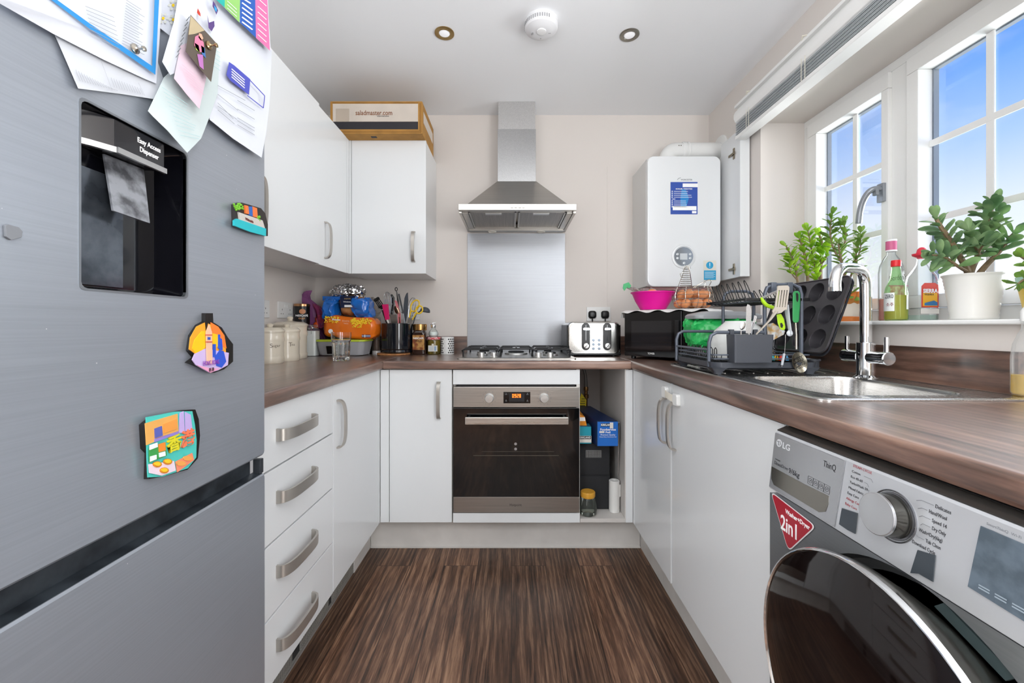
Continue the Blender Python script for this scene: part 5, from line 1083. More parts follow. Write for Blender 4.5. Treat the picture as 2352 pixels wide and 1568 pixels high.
# cork mat and utensil pot
px_, py_, pr_ = -.655, 2.385, .0865
b = MB(); b.lathe([(.088, WT), (.092, WT+.002), (.092, WT+.008), (.089, WT+.010)], (-.672, 2.375, 0), 40); b.build('cork_mat', mat('cork', 'b97f4d', .8, var=.35, vscale=60), loc=(-.672, 2.375, WT), label='round cork mat under the dark utensil pot', cat='mat')
z0 = WT+.0105; t = thing('utensil_pot', 'large glossy dark pot full of kitchen utensils', 'pot', (px_, py_, z0))
b = MB(); b.lathe([(pr_-.012, z0), (pr_-.004, z0+.006), (pr_-.006, z0+.018), (pr_, z0+.024), (pr_, z0+.166), (pr_-.003, z0+.168), (pr_-.005, z0+.166), (pr_-.006, z0+.02), (.001, z0+.015)], (px_, py_, 0), 48); b.build('pot_body', mat('pot_gloss', '12151c', .08, coat=.5), t, ang=30)
PB = lambda dx, dy: Vector((px_+dx, py_+dy, z0+.03))
def uten(name, lbl, cat='utensil'):
    return thing(name, lbl, cat, (px_, py_, z0+.02))
U_Y = 2.36
t = uten('slotted_turner', 'black slotted turner at the left of the utensil pot'); b = MB()
a0, a1 = P(890, 745, 2.34), P(868, 692, 2.33); b.tube([PB(.02, -.01), a0, P(878, 712, 2.33)], .0045, 8); b.build('handle', M_BLK, t)
b = MB(); dr_ = (P(862, 684, 2.33)-P(880, 712, 2.33)).normalized(); b.T = basis(P(870, 695, 2.33), dr_.cross(Vector((0, 1, 0))), dr_); 
for x0 in (-.017, -.0085, 0, .0085): b.box(x0+.001, x0+.0065, -.024, .018, -.001, .001)
b.loft([[Vector((q.x, q.y+.022, z)) for q in rrect(.018, .009, .008, 4)] for z in (-.001, .001)]); b.loft([[Vector((q.x*(1-.5*(q.y < 0)), q.y-.030, z)) for q in rrect(.017, .011, .004, 3)] for z in (-.001, .001)]); b.T = None; b.build('slotted_head', M_BLK, t)
def whisk(t, top, base, r, n=6, nm='whisk_wires', m=None):
    ax = (top-base); L_ = ax.length; ax.normalize(); u = ax.orthogonal().normalized(); v = ax.cross(u)
    for k in range(n):
        a = PI*k/n; d = u*math.cos(a)+v*math.sin(a); b = MB(); pts = []
        for i in range(15):
            s_ = i/14; th = PI*s_; pts.append(base+ax*(L_*math.sin(th)**.75)+d*(r*-math.cos(th)*(.25+.75*math.sin(th)**.5)))
        b.tube(pts, .0008, 5); b.build(nm, m or M_CHROME, t)
t = uten('whisk', 'steel balloon whisk behind the magenta spatula'); whisk(t, P(888, 670, 2.42), P(896, 722, 2.42), .032, 7); b = MB(); b.tube([P(896, 722, 2.42), PB(.0, .035)], .006, 8); b.build('handle', M_CHROME, t)
t = uten('silicone_spatula', 'magenta silicone spatula in front of the utensil pot'); b = MB(); b.loft([[Vector((0, 0, 0))+p for p in (P(877, 699, 2.318+d), P(892, 698, 2.318+d), P(895, 733, 2.315+d), P(885, 735, 2.315+d))] for d in (0, .008)]); b.build('silicone_head', mat('magenta', 'c40f5c', .4), t, bevel=.002)
b = MB(); b.tube([P(889, 734, 2.32), PB(.01, -.02)], .005, 8, flat=(1, .8)); b.build('handle', mat('clear_handle', 'd9d3cd', .2), t)
t = uten('knife', 'steak knife with a black riveted handle pointing up', 'knife'); b = MB(); b.tube([P(899, 676, 2.32), P(903, 684, 2.32), P(903, 700, 2.32), P(900, 722, 2.32)], [.005, .0085, .0075, .0075], 10, flat=(1, .6)); b.build('handle', M_BLK, t)
b = MB()
for y in (682, 698, 716): b.ell(P(900.5, y, 2.312), .0018, 8, 6)
b.build('rivets', M_CHROME, t); b = MB(); b.loft([[P(895, 722, 2.32+d), P(911, 722, 2.32+d), PB(.02, -.03+d)+Vector((0, 0, .01)), PB(.0, -.03+d)] for d in (0, .0015)]); b.build('blade', M_STEEL, t)
t = uten('serving_spoon', 'steel serving spoon with its bowl up beside the riveted knife', 'spoon'); b = MB(); b.ell(P(911, 712, 2.345), (.013, .004, .026), 16, 12, Matrix.Rotation(R(-25), 3, 'Y')); b.tube([P(917, 728, 2.345), PB(.03, -.01)], .003, 6); b.build('spoon_body', mat('old_steel', '9a7f6b', .2, 1), t)
t = uten('tongs', 'pair of salmon pink tongs in the utensil pot'); b = MB(); b.tube([P(908, 690, 2.35), P(915, 720, 2.35), PB(.015, -.02)], .0085, 8, flat=(.5, 1)); b.build('arm', mat('salmon', 'e07f86', .4), t); b = MB(); b.tube([P(911, 692, 2.37), P(919, 722, 2.365), PB(.02, .0)], .0075, 8, flat=(.5, 1)); b.build('arm', mat('salmon', 'e07f86'), t)
t = uten('hanging_ladle', 'black utensil with a ring at the end of its tall handle'); b = MB(); c = P(910, 664, 2.39); b.tube([c+Vector((.0065*math.cos(a*PI/8), 0, .010*math.sin(a*PI/8))) for a in range(16)], .0024, 6, closed=True); b.tube([P(911, 669, 2.39), P(914, 690, 2.39), PB(.01, .02)], [.0026, .005, .006], 8); b.build('handle', M_BLK, t)
t = uten('knife', 'long grey and black kitchen knife handle leaning right', 'knife'); b = MB(); b.tube([P(916, 675, 2.335), P(923, 705, 2.333), P(926, 720, 2.333)], .0075, 8, flat=(.6, 1)); b.build('grip', mat('dark_grip', '3b3d42', .5), t); b = MB(); b.tube([P(926, 720, 2.333), P(930, 745, 2.333), PB(.03, -.03)], .0075, 8, flat=(.6, 1)); b.build('handle_end', mat('grip_grey', '9fa5ac', .35, .6), t)
t = uten('spatula', 'dark curved nylon spatula blade standing upright'); b = MB(); b.loft([[P(x, y, 2.37+d) for x, y in ((937, 671), (938, 690), (936, 720), (932, 742), (927, 742), (926.5, 705), (929, 684), (933, 674))] for d in (0, .004)]); b.tube([P(930, 742, 2.372), PB(.03, .0)], .005, 6); b.build('blade', mat('nylon_dark', '3f444c', .4), t, bevel=.001)
t = uten('whisk', 'small wire whisk behind the yellow scissors'); whisk(t, P(950, 683, 2.44), P(941, 730, 2.43), .030, 5); b = MB(); b.tube([P(941, 730, 2.43), PB(.04, .03)], .005, 8); b.build('handle', M_CHROME, t)
t = uten('scissors', 'yellow-handled kitchen scissors at the right of the utensil pot', 'scissors'); M_YELP = mat('scissor_yellow', 'e8c020', .35)
def loopring(cx, cy, rx, ry, ang, Y): 
    out_ = []
    for i in range(20):
        a = 2*PI*i/20; dx, dy = rx*math.cos(a), ry*math.sin(a); c_, s_ = math.cos(R(ang)), math.sin(R(ang)); out_.append(P(cx+dx*c_-dy*s_, cy+dx*s_+dy*c_, Y))
    return out_
b = MB(); b.tube(loopring(953, 702, 8.5, 14, 28, 2.355), .0042, 8, closed=True); b.tube([P(944, 714, 2.355), P(940, 730, 2.355)], [.008, .006], 8, flat=(.6, 1)); b.build('handle', M_YELP, t)
b = MB(); b.tube(loopring(963, 711, 7.5, 9, 25, 2.345), .0042, 8, closed=True); b.tube([P(956, 719, 2.345), P(947, 734, 2.345)], [.008, .006], 8, flat=(.6, 1)); b.build('handle', M_YELP, t)
b = MB(); b.loft([[P(938, 729, 2.35+d), P(950, 731, 2.35+d), PB(.05, -.02+d)+Vector((0, 0, .02)), PB(.035, -.02+d)] for d in (0, .003)]); b.build('blades', M_STEEL, t)
t = uten('ladle', 'black ladle with its round bowl hanging over the right side of the utensil pot', 'ladle'); b = MB(); c = P(976, 716, 2.40); b.lathe([(.030, 0), (.028, .012), (.020, .022), (.010, .027), (.001, .028)], c, 24, axis=(.15, .1, 1), cap0=False); b.lathe([(.0285, .001), (.026, .012), (.018, .020), (.001, .025)], c, 24, axis=(.15, .1, 1), cap0=False); b.tube([c+Vector((-.027, 0, .004)), P(955, 722, 2.41), PB(.05, .01)], .004, 8); b.build('ladle_body', mat('nylon_grey', '4a4e55', .35), t)
# gold coffee jar
t = thing('coffee_jar', 'glass coffee jar with a gold lid right of the utensil pot', 'jar', (-.515, 2.40, WT)); gx, gy = xof(964.5, 2.40), 2.40
b = MB(); b.loft([rrect(h_, h_, .018, 5, z, gx, gy) for h_, z in ((.036, WT+.001), (.040, WT+.006), (.040, WT+.118), (.034, WT+.130), (.033, WT+.138))]); b.build('jar_body', mat('coffee_glass', '2e1a12', .08, coat=.6), t)
b = MB(); b.lathe([(.038, WT+.138), (.040, WT+.141), (.040, WT+.172), (.038, WT+.174)], (gx, gy, 0), 32); b.build('lid', mat('gold_lid', 'c79a5e', .25, 1), t)
b = MB(); b.box(gx-.033, gx+.034, gy-.0412, gy-.0402, WT+.028, WT+.112); b.build('label', mat('label_gold_print', 'b88b4e', .4, var=.5, vscale=45, var2='7d3f22'), t)
txt('NESCAFÉ', .013, (gx, gy-.0416, WT+.093), (1, 0, 0), (0, 0, 1), M_WHITE, t, width=.058, bold=.0003); txt('GOLD', .014, (gx, gy-.0416, WT+.078), (1, 0, 0), (0, 0, 1), mat('dark_letter', '2c1a14'), t, width=.040, bold=.0003)
# jam jar + spice bottle + dotted cup
t = thing('jam_jar', 'small jar of green olives with a red gingham lid', 'jar', (-.41, 2.41, WT)); gx, gy = xof(997, 2.41), 2.41
b = MB(); b.lathe([(.036, WT+.001), (.039, WT+.006), (.039, WT+.075), (.035, WT+.084)], (gx, gy, 0), 32); b.build('jar_body', mat('oil_glass', '6b5a1e', .08, coat=.5, var=.5, vscale=20, var2='2e2c14'), t)
b = MB(); b.lathe([(.037, WT+.084), (.0395, WT+.086), (.0395, WT+.096), (.037, WT+.099)], (gx, gy, 0), 32); b.build('lid', mat('gingham', 'c8323c', .4, var=.5, vscale=110, var2='f0d0d0'), t)
b = MB(); b.box(gx-.026, gx+.026, gy-.0405, gy-.0385, WT+.018, WT+.052); b.box(gx-.006, gx+.006, gy-.0405, gy-.0385, WT+.052, WT+.062); b.build('label', mat('label_plain', 'dcd8cf', .5), t)
b = MB(); b.box(gx+.008, gx+.020, gy-.0412, gy-.0405, WT+.022, WT+.048)
for i in range(5): b.box(gx-.022, gx+.002, gy-.0412, gy-.0405, WT+.024+i*.005, WT+.0255+i*.005)
b.build('label_print', mat('label_bluegrey', '8fa6c4', .5), t)
t = thing('spice_bottle', 'little round glass bottle of salt with a swing clip, standing on the gingham jar lid', 'bottle', (gx-.004, gy, WT+.0995)); z0 = WT+.0995; gx -= .004
b = MB(); b.lathe([(.020, z0), (.027, z0+.010), (.028, z0+.022), (.020, z0+.038), (.011, z0+.046), (.011, z0+.054)], (gx, gy, 0), 28); b.build('bottle_body', M_GLASS, t)
b = MB(); b.lathe([(.018, z0+.002), (.025, z0+.010), (.0255, z0+.022), (.020, z0+.030)], (gx, gy, 0), 24); b.build('salt', mat('salt', 'dfe3df', .8), t)
b = MB(); b.lathe([(.014, z0+.054), (.015, z0+.060), (.014, z0+.070), (.009, z0+.073)], (gx, gy, 0), 24); b.tube([(gx-.014, gy-.004, z0+.070), (gx-.004, gy-.01, z0+.080), (gx+.016, gy-.008, z0+.083)], .003, 6, flat=(.6, 1)); b.build('clip_cap', M_CHROME, t)
t = thing('dotted_cup', 'white cup with black dots, left of the hob', 'cup', (-.33, 2.40, WT)); gx, gy, gr_ = xof(1028, 2.40), 2.40, .037
b = MB(); b.lathe([(gr_*.97, WT+.001), (gr_, WT+.004), (gr_, WT+.098), (gr_-.002, WT+.100), (gr_-.003, WT+.098), (gr_-.004, WT+.006), (.001, WT+.005)], (gx, gy, 0), 40); b.build('cup_body', mat('cup_white', 'e4e4e2', .3), t)
b = MB()
for j in range(7):
    for i in range(20):
        a = 2*PI*(i+.5*(j % 2))/20
        if abs((math.degrees(a)-262+180) % 360-180) < 24: continue
        d = Vector((math.cos(a), math.sin(a), 0)); b.lathe([(.0041, .0), (.0041, .0006)], Vector((gx, gy, WT+.012+j*.0125))+d*(gr_-.0002), 10, axis=d)
b.build('dots', M_BLACK, t)
# ================================================================ TOASTER
t = thing('toaster', 'four-slice chrome toaster with two black slider panels, right of the hob', 'toaster', (.44, 2.34, WT))
TX0, TX1, TY0, TY1, TZ0, TZ1 = .300, .580, 2.215, 2.47, WT+.018, WT+.185
b = MB(); cx, hy = (TX0+TX1)/2, (TY1-TY0)/2
def prof(x_in, ztop, y0, y1):   # rounded-top cross-section in the XZ plane
    h = (TX1-TX0)/2-x_in; zc = (TZ0+ztop)/2; hz = (ztop-TZ0)/2
    return [Vector((p.x, 0, p.y)) for p in rrect(h, hz, .028, 6, 0, cx, zc)]
loops = []
for q, y in ((.010, TY0), (.003, TY0+.004), (0, TY0+.012), (0, TY1-.012), (.004, TY1)): loops.append([Vector((p.x, y, p.z)) for p in prof(q, TZ1-q, 0, 0)])
b.loft(loops); tb = b.build('shell', mat('toaster_steel', 'c9c8c4', .13, 1, bump=.12, bscale=14), t, ang=40)
b = MB(); b.box(TX0-.002, TX1+.004, TY0+.004, TY1, WT+.006, WT+.022); b.box(TX0-.004, TX0+.012, TY0+.014, TY1, WT+.02, TZ1-.016); b.box(TX1-.006, TX1+.005, TY0+.014, TY1, WT+.02, TZ1-.016); b.build('base_trim', M_BLK, t, bevel=.004)
for x in (TX0+.03, TX1-.03): b = MB(); b.cyl((x, TY0+.03, WT), (x, TY0+.03, WT+.008), .010); b.build('foot', M_BLK, t)
for xc in (xof(1345.5, TY0), xof(1394.5, TY0)):
    b = MB(); b.loft([[Vector((p.x, y, p.y)) for p in rrect(.022-q, .073-q, .022, 7, 0, xc, WT+.107)] for q, y in ((0, TY0+.004), (0, TY0-.003), (.0015, TY0-.004))]); pn = b.build('slider_panel', M_BLK, t)
    b = MB(); b.box(xc-.0015, xc+.0015, TY0-.0045, TY0-.004, WT+.085, WT+.168); b.build('slot', M_BLKG, pn)
    b = MB(); b.loft([[Vector((p.x, y, p.y)) for p in rrect(.0175, .0055, .0054, 4, 0, xc, WT+.147)] for y in (TY0-.004, TY0-.022)]); b.build('lever', M_CHROME, pn)
    b = MB(); b.lathe([(.016, 0), (.0155, .012), (.013, .0145), (.001, .015)], (xc, TY0-.004, WT+.058), 24, axis=(0, -1, 0)); kn = b.build('browning_knob', mat('knob_steel', 'cfcfcd', .2, .9), pn)
    b = MB(); b.T = Matrix.Translation((xc, TY0-.0192, WT+.058)) @ Matrix.Rotation(R(38), 4, 'Y'); b.box(-.0015, .0015, -.0004, .0004, -.014, .014); b.T = None; b.build('pointer', M_BLACK, kn)
for i in range(3):
    for xx in (1363, 1376):
        b = MB(); c = Vector((xof(xx, TY0), TY0+.0005, zof(781+i*9.7, TY0))); b.lathe([(.0075, 0), (.0075, .002), (.006, .0035), (.001, .0036)], c, 20, axis=(0, -1, 0)); b.build('button', mat('btn_bluegrey', '76808c', .25, .6), t)
for y in (TY0+.045, TY0+.10, TY0+.15, TY0+.2): b = MB(); b.box(TX0+.03, TX1-.03, y, y+.022, TZ1-.0005, TZ1+.0005); b.build('bread_slot', M_BLKG, t)

# ================================================================ MICROWAVE  (turned 45 degrees in the corner)
mw = thing('microwave', 'black microwave oven turned at an angle in the right-hand corner', 'microwave', (.578, 2.115, WT), (0, 0, R(-45)))
MWW, MWD, MWH = .405, .30, .236
T0 = W[mw].copy()
def ml(mb, nm, m, par, **k):
    mb.v = [T0 @ v for v in mb.v]; return mb.build(nm, m, par, **k)
ml(MB().box(0, MWW, .012, MWD, .012, MWH), 'case', M_BLKM, mw, bevel=.004)
dr = ml(MB().box(.002, .292, -.012, .011, .014, MWH-.003), 'door', M_BLKG, mw, bevel=.003)
ml(MB().box(.040, .245, -.0128, -.012, .050, MWH-.048), 'door_window', mat('mw_window', '1a1a1d', .03, coat=.6, spec=.7), dr)
b = MB(); b.T = None; b.loft([[Vector((x, y, z)) for x, y in ((.262, -.012), (.266, -.030), (.288, -.034), (.290, -.012))] for z in (.060, MWH-.045)]); ml(b, 'door_handle', mat('handle_gloss', '2a2a2c', .1, .5), dr, bevel=.003)
ml(MB().box(.294, MWW-.002, -.010, .011, .014, MWH-.003), 'control_panel', M_BLKG, mw, bevel=.003)
for z in (.155, .075):
    b = MB(); b.lathe([(.024, 0), (.023, .004), (.019, .006), (.018, .022), (.001, .023)], (.348, -.010, z), 28, axis=(0, -1, 0)); ml(b, 'knob', M_BLKG, mw)
    b = MB()
    for i in range(12):
        a = i*PI/6; b.box(.348+.030*math.cos(a)-.001, .348+.030*math.cos(a)+.001, -.0106, -.010, z+.030*math.sin(a)-.001, z+.030*math.sin(a)+.001)
    b.box(.330, .348, -.0106, -.010, z+.040, z+.042); ml(b, 'knob_marks', M_GREYI, mw)
for x in (.03, .37):
    b = MB(); b.cyl((x, .03, 0), (x, .03, .013), .012); ml(b, 'foot', M_BLK, mw)
txt('TOWER', .013, T0 @ Vector((.145, -.0132, .030)), T0.to_3x3() @ Vector((1, 0, 0)), (0, 0, 1), mat('tower_letter', 'cfcfcf', .4), dr, width=.036, bold=.0003)
# cloth over the microwave
b = MB(); nx, ny = 44, 30; x0, x1, y0, y1 = -.040, MWW+.05, -.034, MWD+.02; V = []; Fc = []
for j in range(ny+1):
    for i in range(nx+1):
        x = x0+(x1-x0)*i/nx; y = y0+(y1-y0)*j/ny; z = MWH+.0035
        dl = max(0, .0-x); dr_ = max(0, x-MWW); df = max(0, -.012-y); db = max(0, y-MWD)
        drop = .9*dl+.35*dr_+.55*df*(.6+.5*math.sin(x*60))+.8*db; z -= drop; xx = x+(.75*dl if dl > 0 else 0)-(.2*dr_); yy = y+.55*df
        V.append(T0 @ Vector((xx-(.004 if dl > 0 else 0), yy-(.004 if df > 0 else 0), z+.0008*math.sin(x*90)*math.cos(y*70))))
for j in range(ny):
    for i in range(nx): a = j*(nx+1)+i; Fc.append((a, a+1, a+nx+2, a+nx+1))
n0 = len(V); V2 = [v+Vector((0, 0, .0018)) for v in V]
edge = [(i, i+1) for i in range(nx)]+[(i*(nx+1)+nx, (i+1)*(nx+1)+nx) for i in range(ny)]+[(ny*(nx+1)+i+1, ny*(nx+1)+i) for i in range(nx)][::-1]+[((i+1)*(nx+1), i*(nx+1)) for i in range(ny)]
b.add(V+V2, [tuple(reversed(f)) for f in Fc]+[tuple(n0+k for k in f) for f in Fc]+[(a, c, n0+c, n0+a) for a, c in edge])
o = b.build('tablecloth', mat('cloth_white', 'd6d4d1', .8, bump=.4, bscale=260), loc=tuple(T0 @ Vector((.2, .15, MWH))), label='white cloth draped over the top of the microwave', cat='cloth', ang=80)
TOPZ = WT+MWH+.0065
# pink bowl
bc = Vector((.708, 2.085, TOPZ)); t = MB()
t.lathe([(.058, 0), (.062, .003), (.086, .045), (.100, .080), (.108, .0855), (.108, .089), (.103, .089), (.096, .080), (.080, .045), (.055, .008), (.001, .008)], bc, 48, cap0=True, cap1=True)
t.build('plastic_bowl', mat('hot_pink', 'e5129a', .35), loc=tuple(bc), label='bright pink plastic bowl standing on the microwave cloth', cat='bowl', ang=50)
t = thing('produce_bag', 'clear plastic bag with a green seal and an orange in the pink bowl', 'bag', tuple(bc+Vector((0, 0, .06))))
b = MB(); sell(b, bc+Vector((-.020, .0, .075)), (.062, .05, .032), .9, 26, 14); jig(b, 0, .014, 45, 3); b.build('bag', glass('clear_film', (.88, .87, .85)), t, ang=20)
b = MB(); b.loft([[c_+Vector((r*math.cos(2*PI*i/16), r*.6*math.sin(2*PI*i/16), 0)) for i in range(16)] for c_, r in ((P(1462, 668, 2.05), .022), (P(1450, 662, 2.04), .016), (P(1440, 658, 2.03), .014))]); jig(b, 0, .008, 70, 2); b.build('bag_neck', glass('clear_film'), t, ang=20)
b = MB(); b.loft([[P(x, y, 2.02+d) for x, y in ((1432, 652), (1444, 648), (1450, 656), (1446, 662), (1440, 660), (1434, 668), (1430, 662))] for d in (0, .006)]); b.build('green_seal', mat('seal_green', '1f9a57', .35), t, bevel=.001)
b = MB(); b.ell(bc+Vector((-.012, -.02, .076)), (.036, .034, .026), 20, 12); b.build('orange', mat('peach_peel', 'f08a45', .5), t)
# egg basket shaped like a hen
ec = Vector((.862, 1.985, TOPZ)); t = thing('egg_basket', 'wire egg basket shaped like a hen on the microwave', 'basket', tuple(ec)); M_WIRE = mat('wire_chrome', 'b9b4aa', .2, 1)
PR = [(.050, .002), (.070, .012), (.084, .028), (.090, .048), (.091, .066), (.087, .082), (.082, .095), (.078, .104)]
for r, z in PR:
    b = MB(); b.tube([ec+Vector((r*math.cos(a*PI/16), r*math.sin(a*PI/16), z)) for a in range(32)], .0013, 5, closed=True); b.build('ring_wire', M_WIRE, t)
for k in range(10):
    a = k*PI/5+.2; b = MB(); b.tube([ec+Vector((r*math.cos(a), r*math.sin(a), z)) for r, z in [(.005, .002)]+PR], .0014, 5); b.build('rib_wire', M_WIRE, t)
hx = ec+Vector((-.040, -.01, 0)); b = MB()
for s_, a in ((-1, .020), (1, .022)): b.tube([hx+Vector((s_*.034, 0, .10)), hx+Vector((s_*.026, -.01, .135)), hx+Vector((s_*a*.8, -.02, .165)), hx+Vector((s_*.012, -.02, .190)), hx+Vector((0, -.02, .200))], .0016, 6, smooth=1)
for k in range(9):
    z = .112+k*.0095; r = .028-.0017*k; b.tube([hx+Vector((r*math.cos(a*PI/8), -.012+.6*r*math.sin(a*PI/8), z)) for a in range(16)], .0011, 5, closed=True)
b.tube([hx+Vector((-.016, -.02, .172)), hx+Vector((-.034, -.03, .165)), hx+Vector((-.030, -.03, .150)), hx+Vector((-.018, -.02, .150))], .0016, 6)
for k in range(4): b.tube([hx+Vector((-.012+k*.008, -.02, .19)), hx+Vector((-.010+k*.008, -.02, .207)), hx+Vector((-.004+k*.008, -.02, .19))], .0013, 5)
b.build('hen_neck', M_WIRE, t)
b = MB(); b.tube([ec+Vector((.005, 0, .104)), ec+Vector((.04, -.01, .125)), ec+Vector((.075, -.01, .143)), ec+Vector((.088, -.01, .135)), ec+Vector((.08, 0, .112)), ec+Vector((.07, 0, .104))], .0016, 6, smooth=1); b.tube([ec+Vector((.02, .02, .104)), ec+Vector((.05, .03, .128)), ec+Vector((.08, .03, .138)), ec+Vector((.07, .03, .108))], .0014, 6, smooth=1); b.build('hen_tail', M_WIRE, t)
b = MB()
b.ell((0, 0, 0), (.0215, .0215, .027), 20, 14)
for i in range(len(b.v)): 
    if b.v[i].z > 0: b.v[i].x *= 1-.16*(b.v[i].z/.027)**2; b.v[i].y *= 1-.16*(b.v[i].z/.027)**2
eg0 = b.build('egg', mat('egg_brown', 'd98f5c', .45, var=.15, vscale=60), loc=(0, 0, 0), world=False, label='brown egg lying in the hen-shaped wire basket', cat='egg', group='brown eggs in the wire basket')
spots = [(-.048, -.040, .026, 70, 10), (.002, -.052, .026, 80, 100), (.050, -.036, .027, 75, 40), (.055, .018, .027, 80, 130), (-.056, .012, .026, 85, 60), (.0, .0, .026, 80, 20), (-.034, -.036, .070, 60, 30), (.030, -.040, .069, 75, 100), (.020, .012, .072, 70, 70), (-.050, .004, .068, 30, 10), (.062, -.004, .070, 80, 15)]
where = ['lower layer, front left', 'lower layer, front middle', 'lower layer, front right', 'lower layer, back right', 'lower layer, back left', 'lower layer, centre', 'upper layer, front left', 'upper layer, front right', 'upper layer, back middle', 'upper layer, far left', 'upper layer, far right']
for i, (dx, dy, dz, ra, rb) in enumerate(spots): e_ = place(eg0 if i == 0 else copy_tree(eg0), ec+Vector((dx, dy, dz)), (R(ra), 0, R(rb))); e_['label'] = 'brown egg in the hen-shaped wire basket, '+where[i]

# ================================================================ FOOD CADDY
t = thing('food_waste_caddy', 'grey food waste caddy with a green liner behind the dish rack', 'caddy', (.90, 1.76, .923))
b = MB(); b.loft([rrect(.108+q, .052+q, .02, 5, z, .885, 1.748) for q, z in ((-.012, .9235), (0, 1.09))]); b.build('bin', mat('caddy_grey', 'a7a8aa', .5), t)
b = MB(); sell(b, (.872, 1.745, 1.052), (.140, .068, .062), .45, 110, 48); jig(b, 0, .022, 20, 4); jig(b, 0, .009, 60, 1); jig(b, 0, .003, 150, 2); b.build('liner', mat('liner_green', '2bb35a', .35, coat=.2, bump=.5, bscale=40), t, ang=42)
b = MB(); b.loft([rrect(.136+q, .068+q, .03, 6, z, .885, 1.748) for q, z in ((0, 1.108), (.002, 1.112), (.002, 1.122), (-.006, 1.130), (-.05, 1.140), (-.07, 1.141))]); b.build('lid', mat('caddy_lid', '9fa1a4', .4), t, ang=30)
b = MB(); b.tube([(.77, 1.68, 1.0), (.765, 1.665, .985), (.775, 1.66, .975)], .004, 6); b.build('liner_tie', mat('liner_green'), t)

# ================================================================ DISH RACK
rk = thing('dish_rack', 'dark grey two-tier dish drying rack on the sink drainer', 'rack', (.82, 1.5, .922))
RX0, RX1, RY0, RY1 = .655, .970, 1.345, 1.655
b = MB()
b.loft([rrect((RX1-RX0)/2+q+.012, (RY1-RY0)/2+q, .03, 5, z, (RX0+RX1)/2+.012, (RY0+RY1)/2) for q, z in ((-.012, .938), (0, .944), (.003, .962), (0, .962), (-.008, .948), (-.02, .946))]); b.build('drip_tray', M_GREYP, rk, ang=45)
for x, y in ((RX0+.02, RY0+.02), (RX1+.005, RY0+.02), (RX0+.02, RY1-.02), (RX1+.005, RY1-.02)):
    b = MB(); b.loft([rrect(r, r*.7, .006, 3, z, x, y) for r, z in ((.012, .922), (.015, .93), (.028, .9445))]); b.build('foot', M_GREYP, rk)
def flatbar(pts, wd=.0052, t_=.012):
    """flat bar bent in an XZ plane; pts list of (x,z), y const"""
    return pts
M_BAR = mat('rack_bar', '585e69', .38, .2)
for y in (RY0+.04, RY1+.002):
    def P3(l): return [Vector((x, y, z)) for x, z in l]
    for nm, l in (('low_frame', [(.657, .945), (.657, 1.025), (.664, 1.048), (.682, 1.058), (.842, 1.058)]), ('high_frame', [(.842, .95), (.842, 1.185), (.850, 1.207), (.872, 1.217), (.935, 1.217), (.957, 1.207), (.964, 1.185), (.964, .95)])):
        b = MB(); b.tube(P3(l), .0058, 8, flat=(1, 1.15)); b.build(nm, M_BAR, rk, bevel=0)
for (xa, xb, ya, yb, z) in ((.657, .657, RY0+.04, RY1, 1.0), (.842, .842, RY0+.04, RY1, 1.165), (.964, .964, RY0+.04, RY1, 1.165), (.964, .964, RY0+.04, RY1, .985)):
    b = MB(); b.tube([(xa, ya, z), (xb, yb, z)], .004, 6); b.build('cross_bar', M_BAR, rk)
# lower wire basket
b = MB(); wr_ = .0016
for z in (.985, .972): b.tube([(RX0+.006, RY0+.012, z), (RX1, RY0+.012, z), (RX1, RY1-.012, z), (RX0+.006, RY1-.012, z)], .0024, 6, closed=True)
b.build('basket_rim', M_BAR, rk)
for i in range(14):
    y = RY0+.03+i*.0195; b = MB(); b.tube([(RX0+.006, y, .985), (RX0+.012, y, .962), (RX1-.006, y, .962), (RX1, y, .985)], wr_, 5); b.build('basket_wire', M_BLK, rk)
for i in range(10):
    x = RX0+.03+i*.030; b = MB(); b.tube([(x, RY0+.012, .985), (x, RY0+.018, .9635), (x, RY1-.018, .9635), (x, RY1-.012, .985)], wr_, 5); b.build('basket_wire', M_BLK, rk)
for i in range(8):
    y = RY0+.055+i*.03
    for x in (.69,): b = MB(); b.tube([(x, y, .964), (x, y, 1.0), (x, y+.008, 1.006), (x, y+.016, 1.0), (x, y+.016, .964)], wr_, 5); b.build('plate_loop', M_BLK, rk)
# upper tier
UZ = 1.172; b = MB(); b.box(.775, .990, RY0+.034, RY0+.042, UZ-.010, UZ); b.box(.775, .990, RY1-.004, RY1+.004, UZ-.010, UZ); b.box(.790, .798, RY0+.034, RY1+.004, UZ-.006, UZ+.002); b.box(.980, .988, RY0+.034, RY1+.004, UZ-.006, UZ+.002); b.build('upper_rim', M_BLK, rk, bevel=.002)
for i in range(12):
    y = RY0+.055+i*.0245
    b = MB(); b.tube([(.782, y, UZ+.004), (.800, y, UZ-.010), (.815, y, UZ-.014), (.960, y, UZ-.014), (.984, y, UZ)], .0013, 5, smooth=1); b.build('tier_wire', M_BLK, rk)
for i in range(7):
    y = RY0+.062+i*.038
    for x, h_ in ((.800, .062), (.965, .046)):
        b = MB(); b.tube([(x+.016, y, UZ-.006), (x, y-.002, UZ+h_*.6), (x-.010, y+.004, UZ+h_), (x-.008, y+.014, UZ+h_), (x+.002, y+.018, UZ+h_*.6), (x+.018, y+.018, UZ-.006)], .0016, 6, smooth=1); b.build('plate_loop', M_BLK, rk)
# hooks on the high frame
for x in (.868, .922): b = MB(); b.box(x-.009, x+.009, RY0+.030, RY0+.052, 1.188, 1.224); b.build('side_clip', M_BAR, rk, bevel=.002)
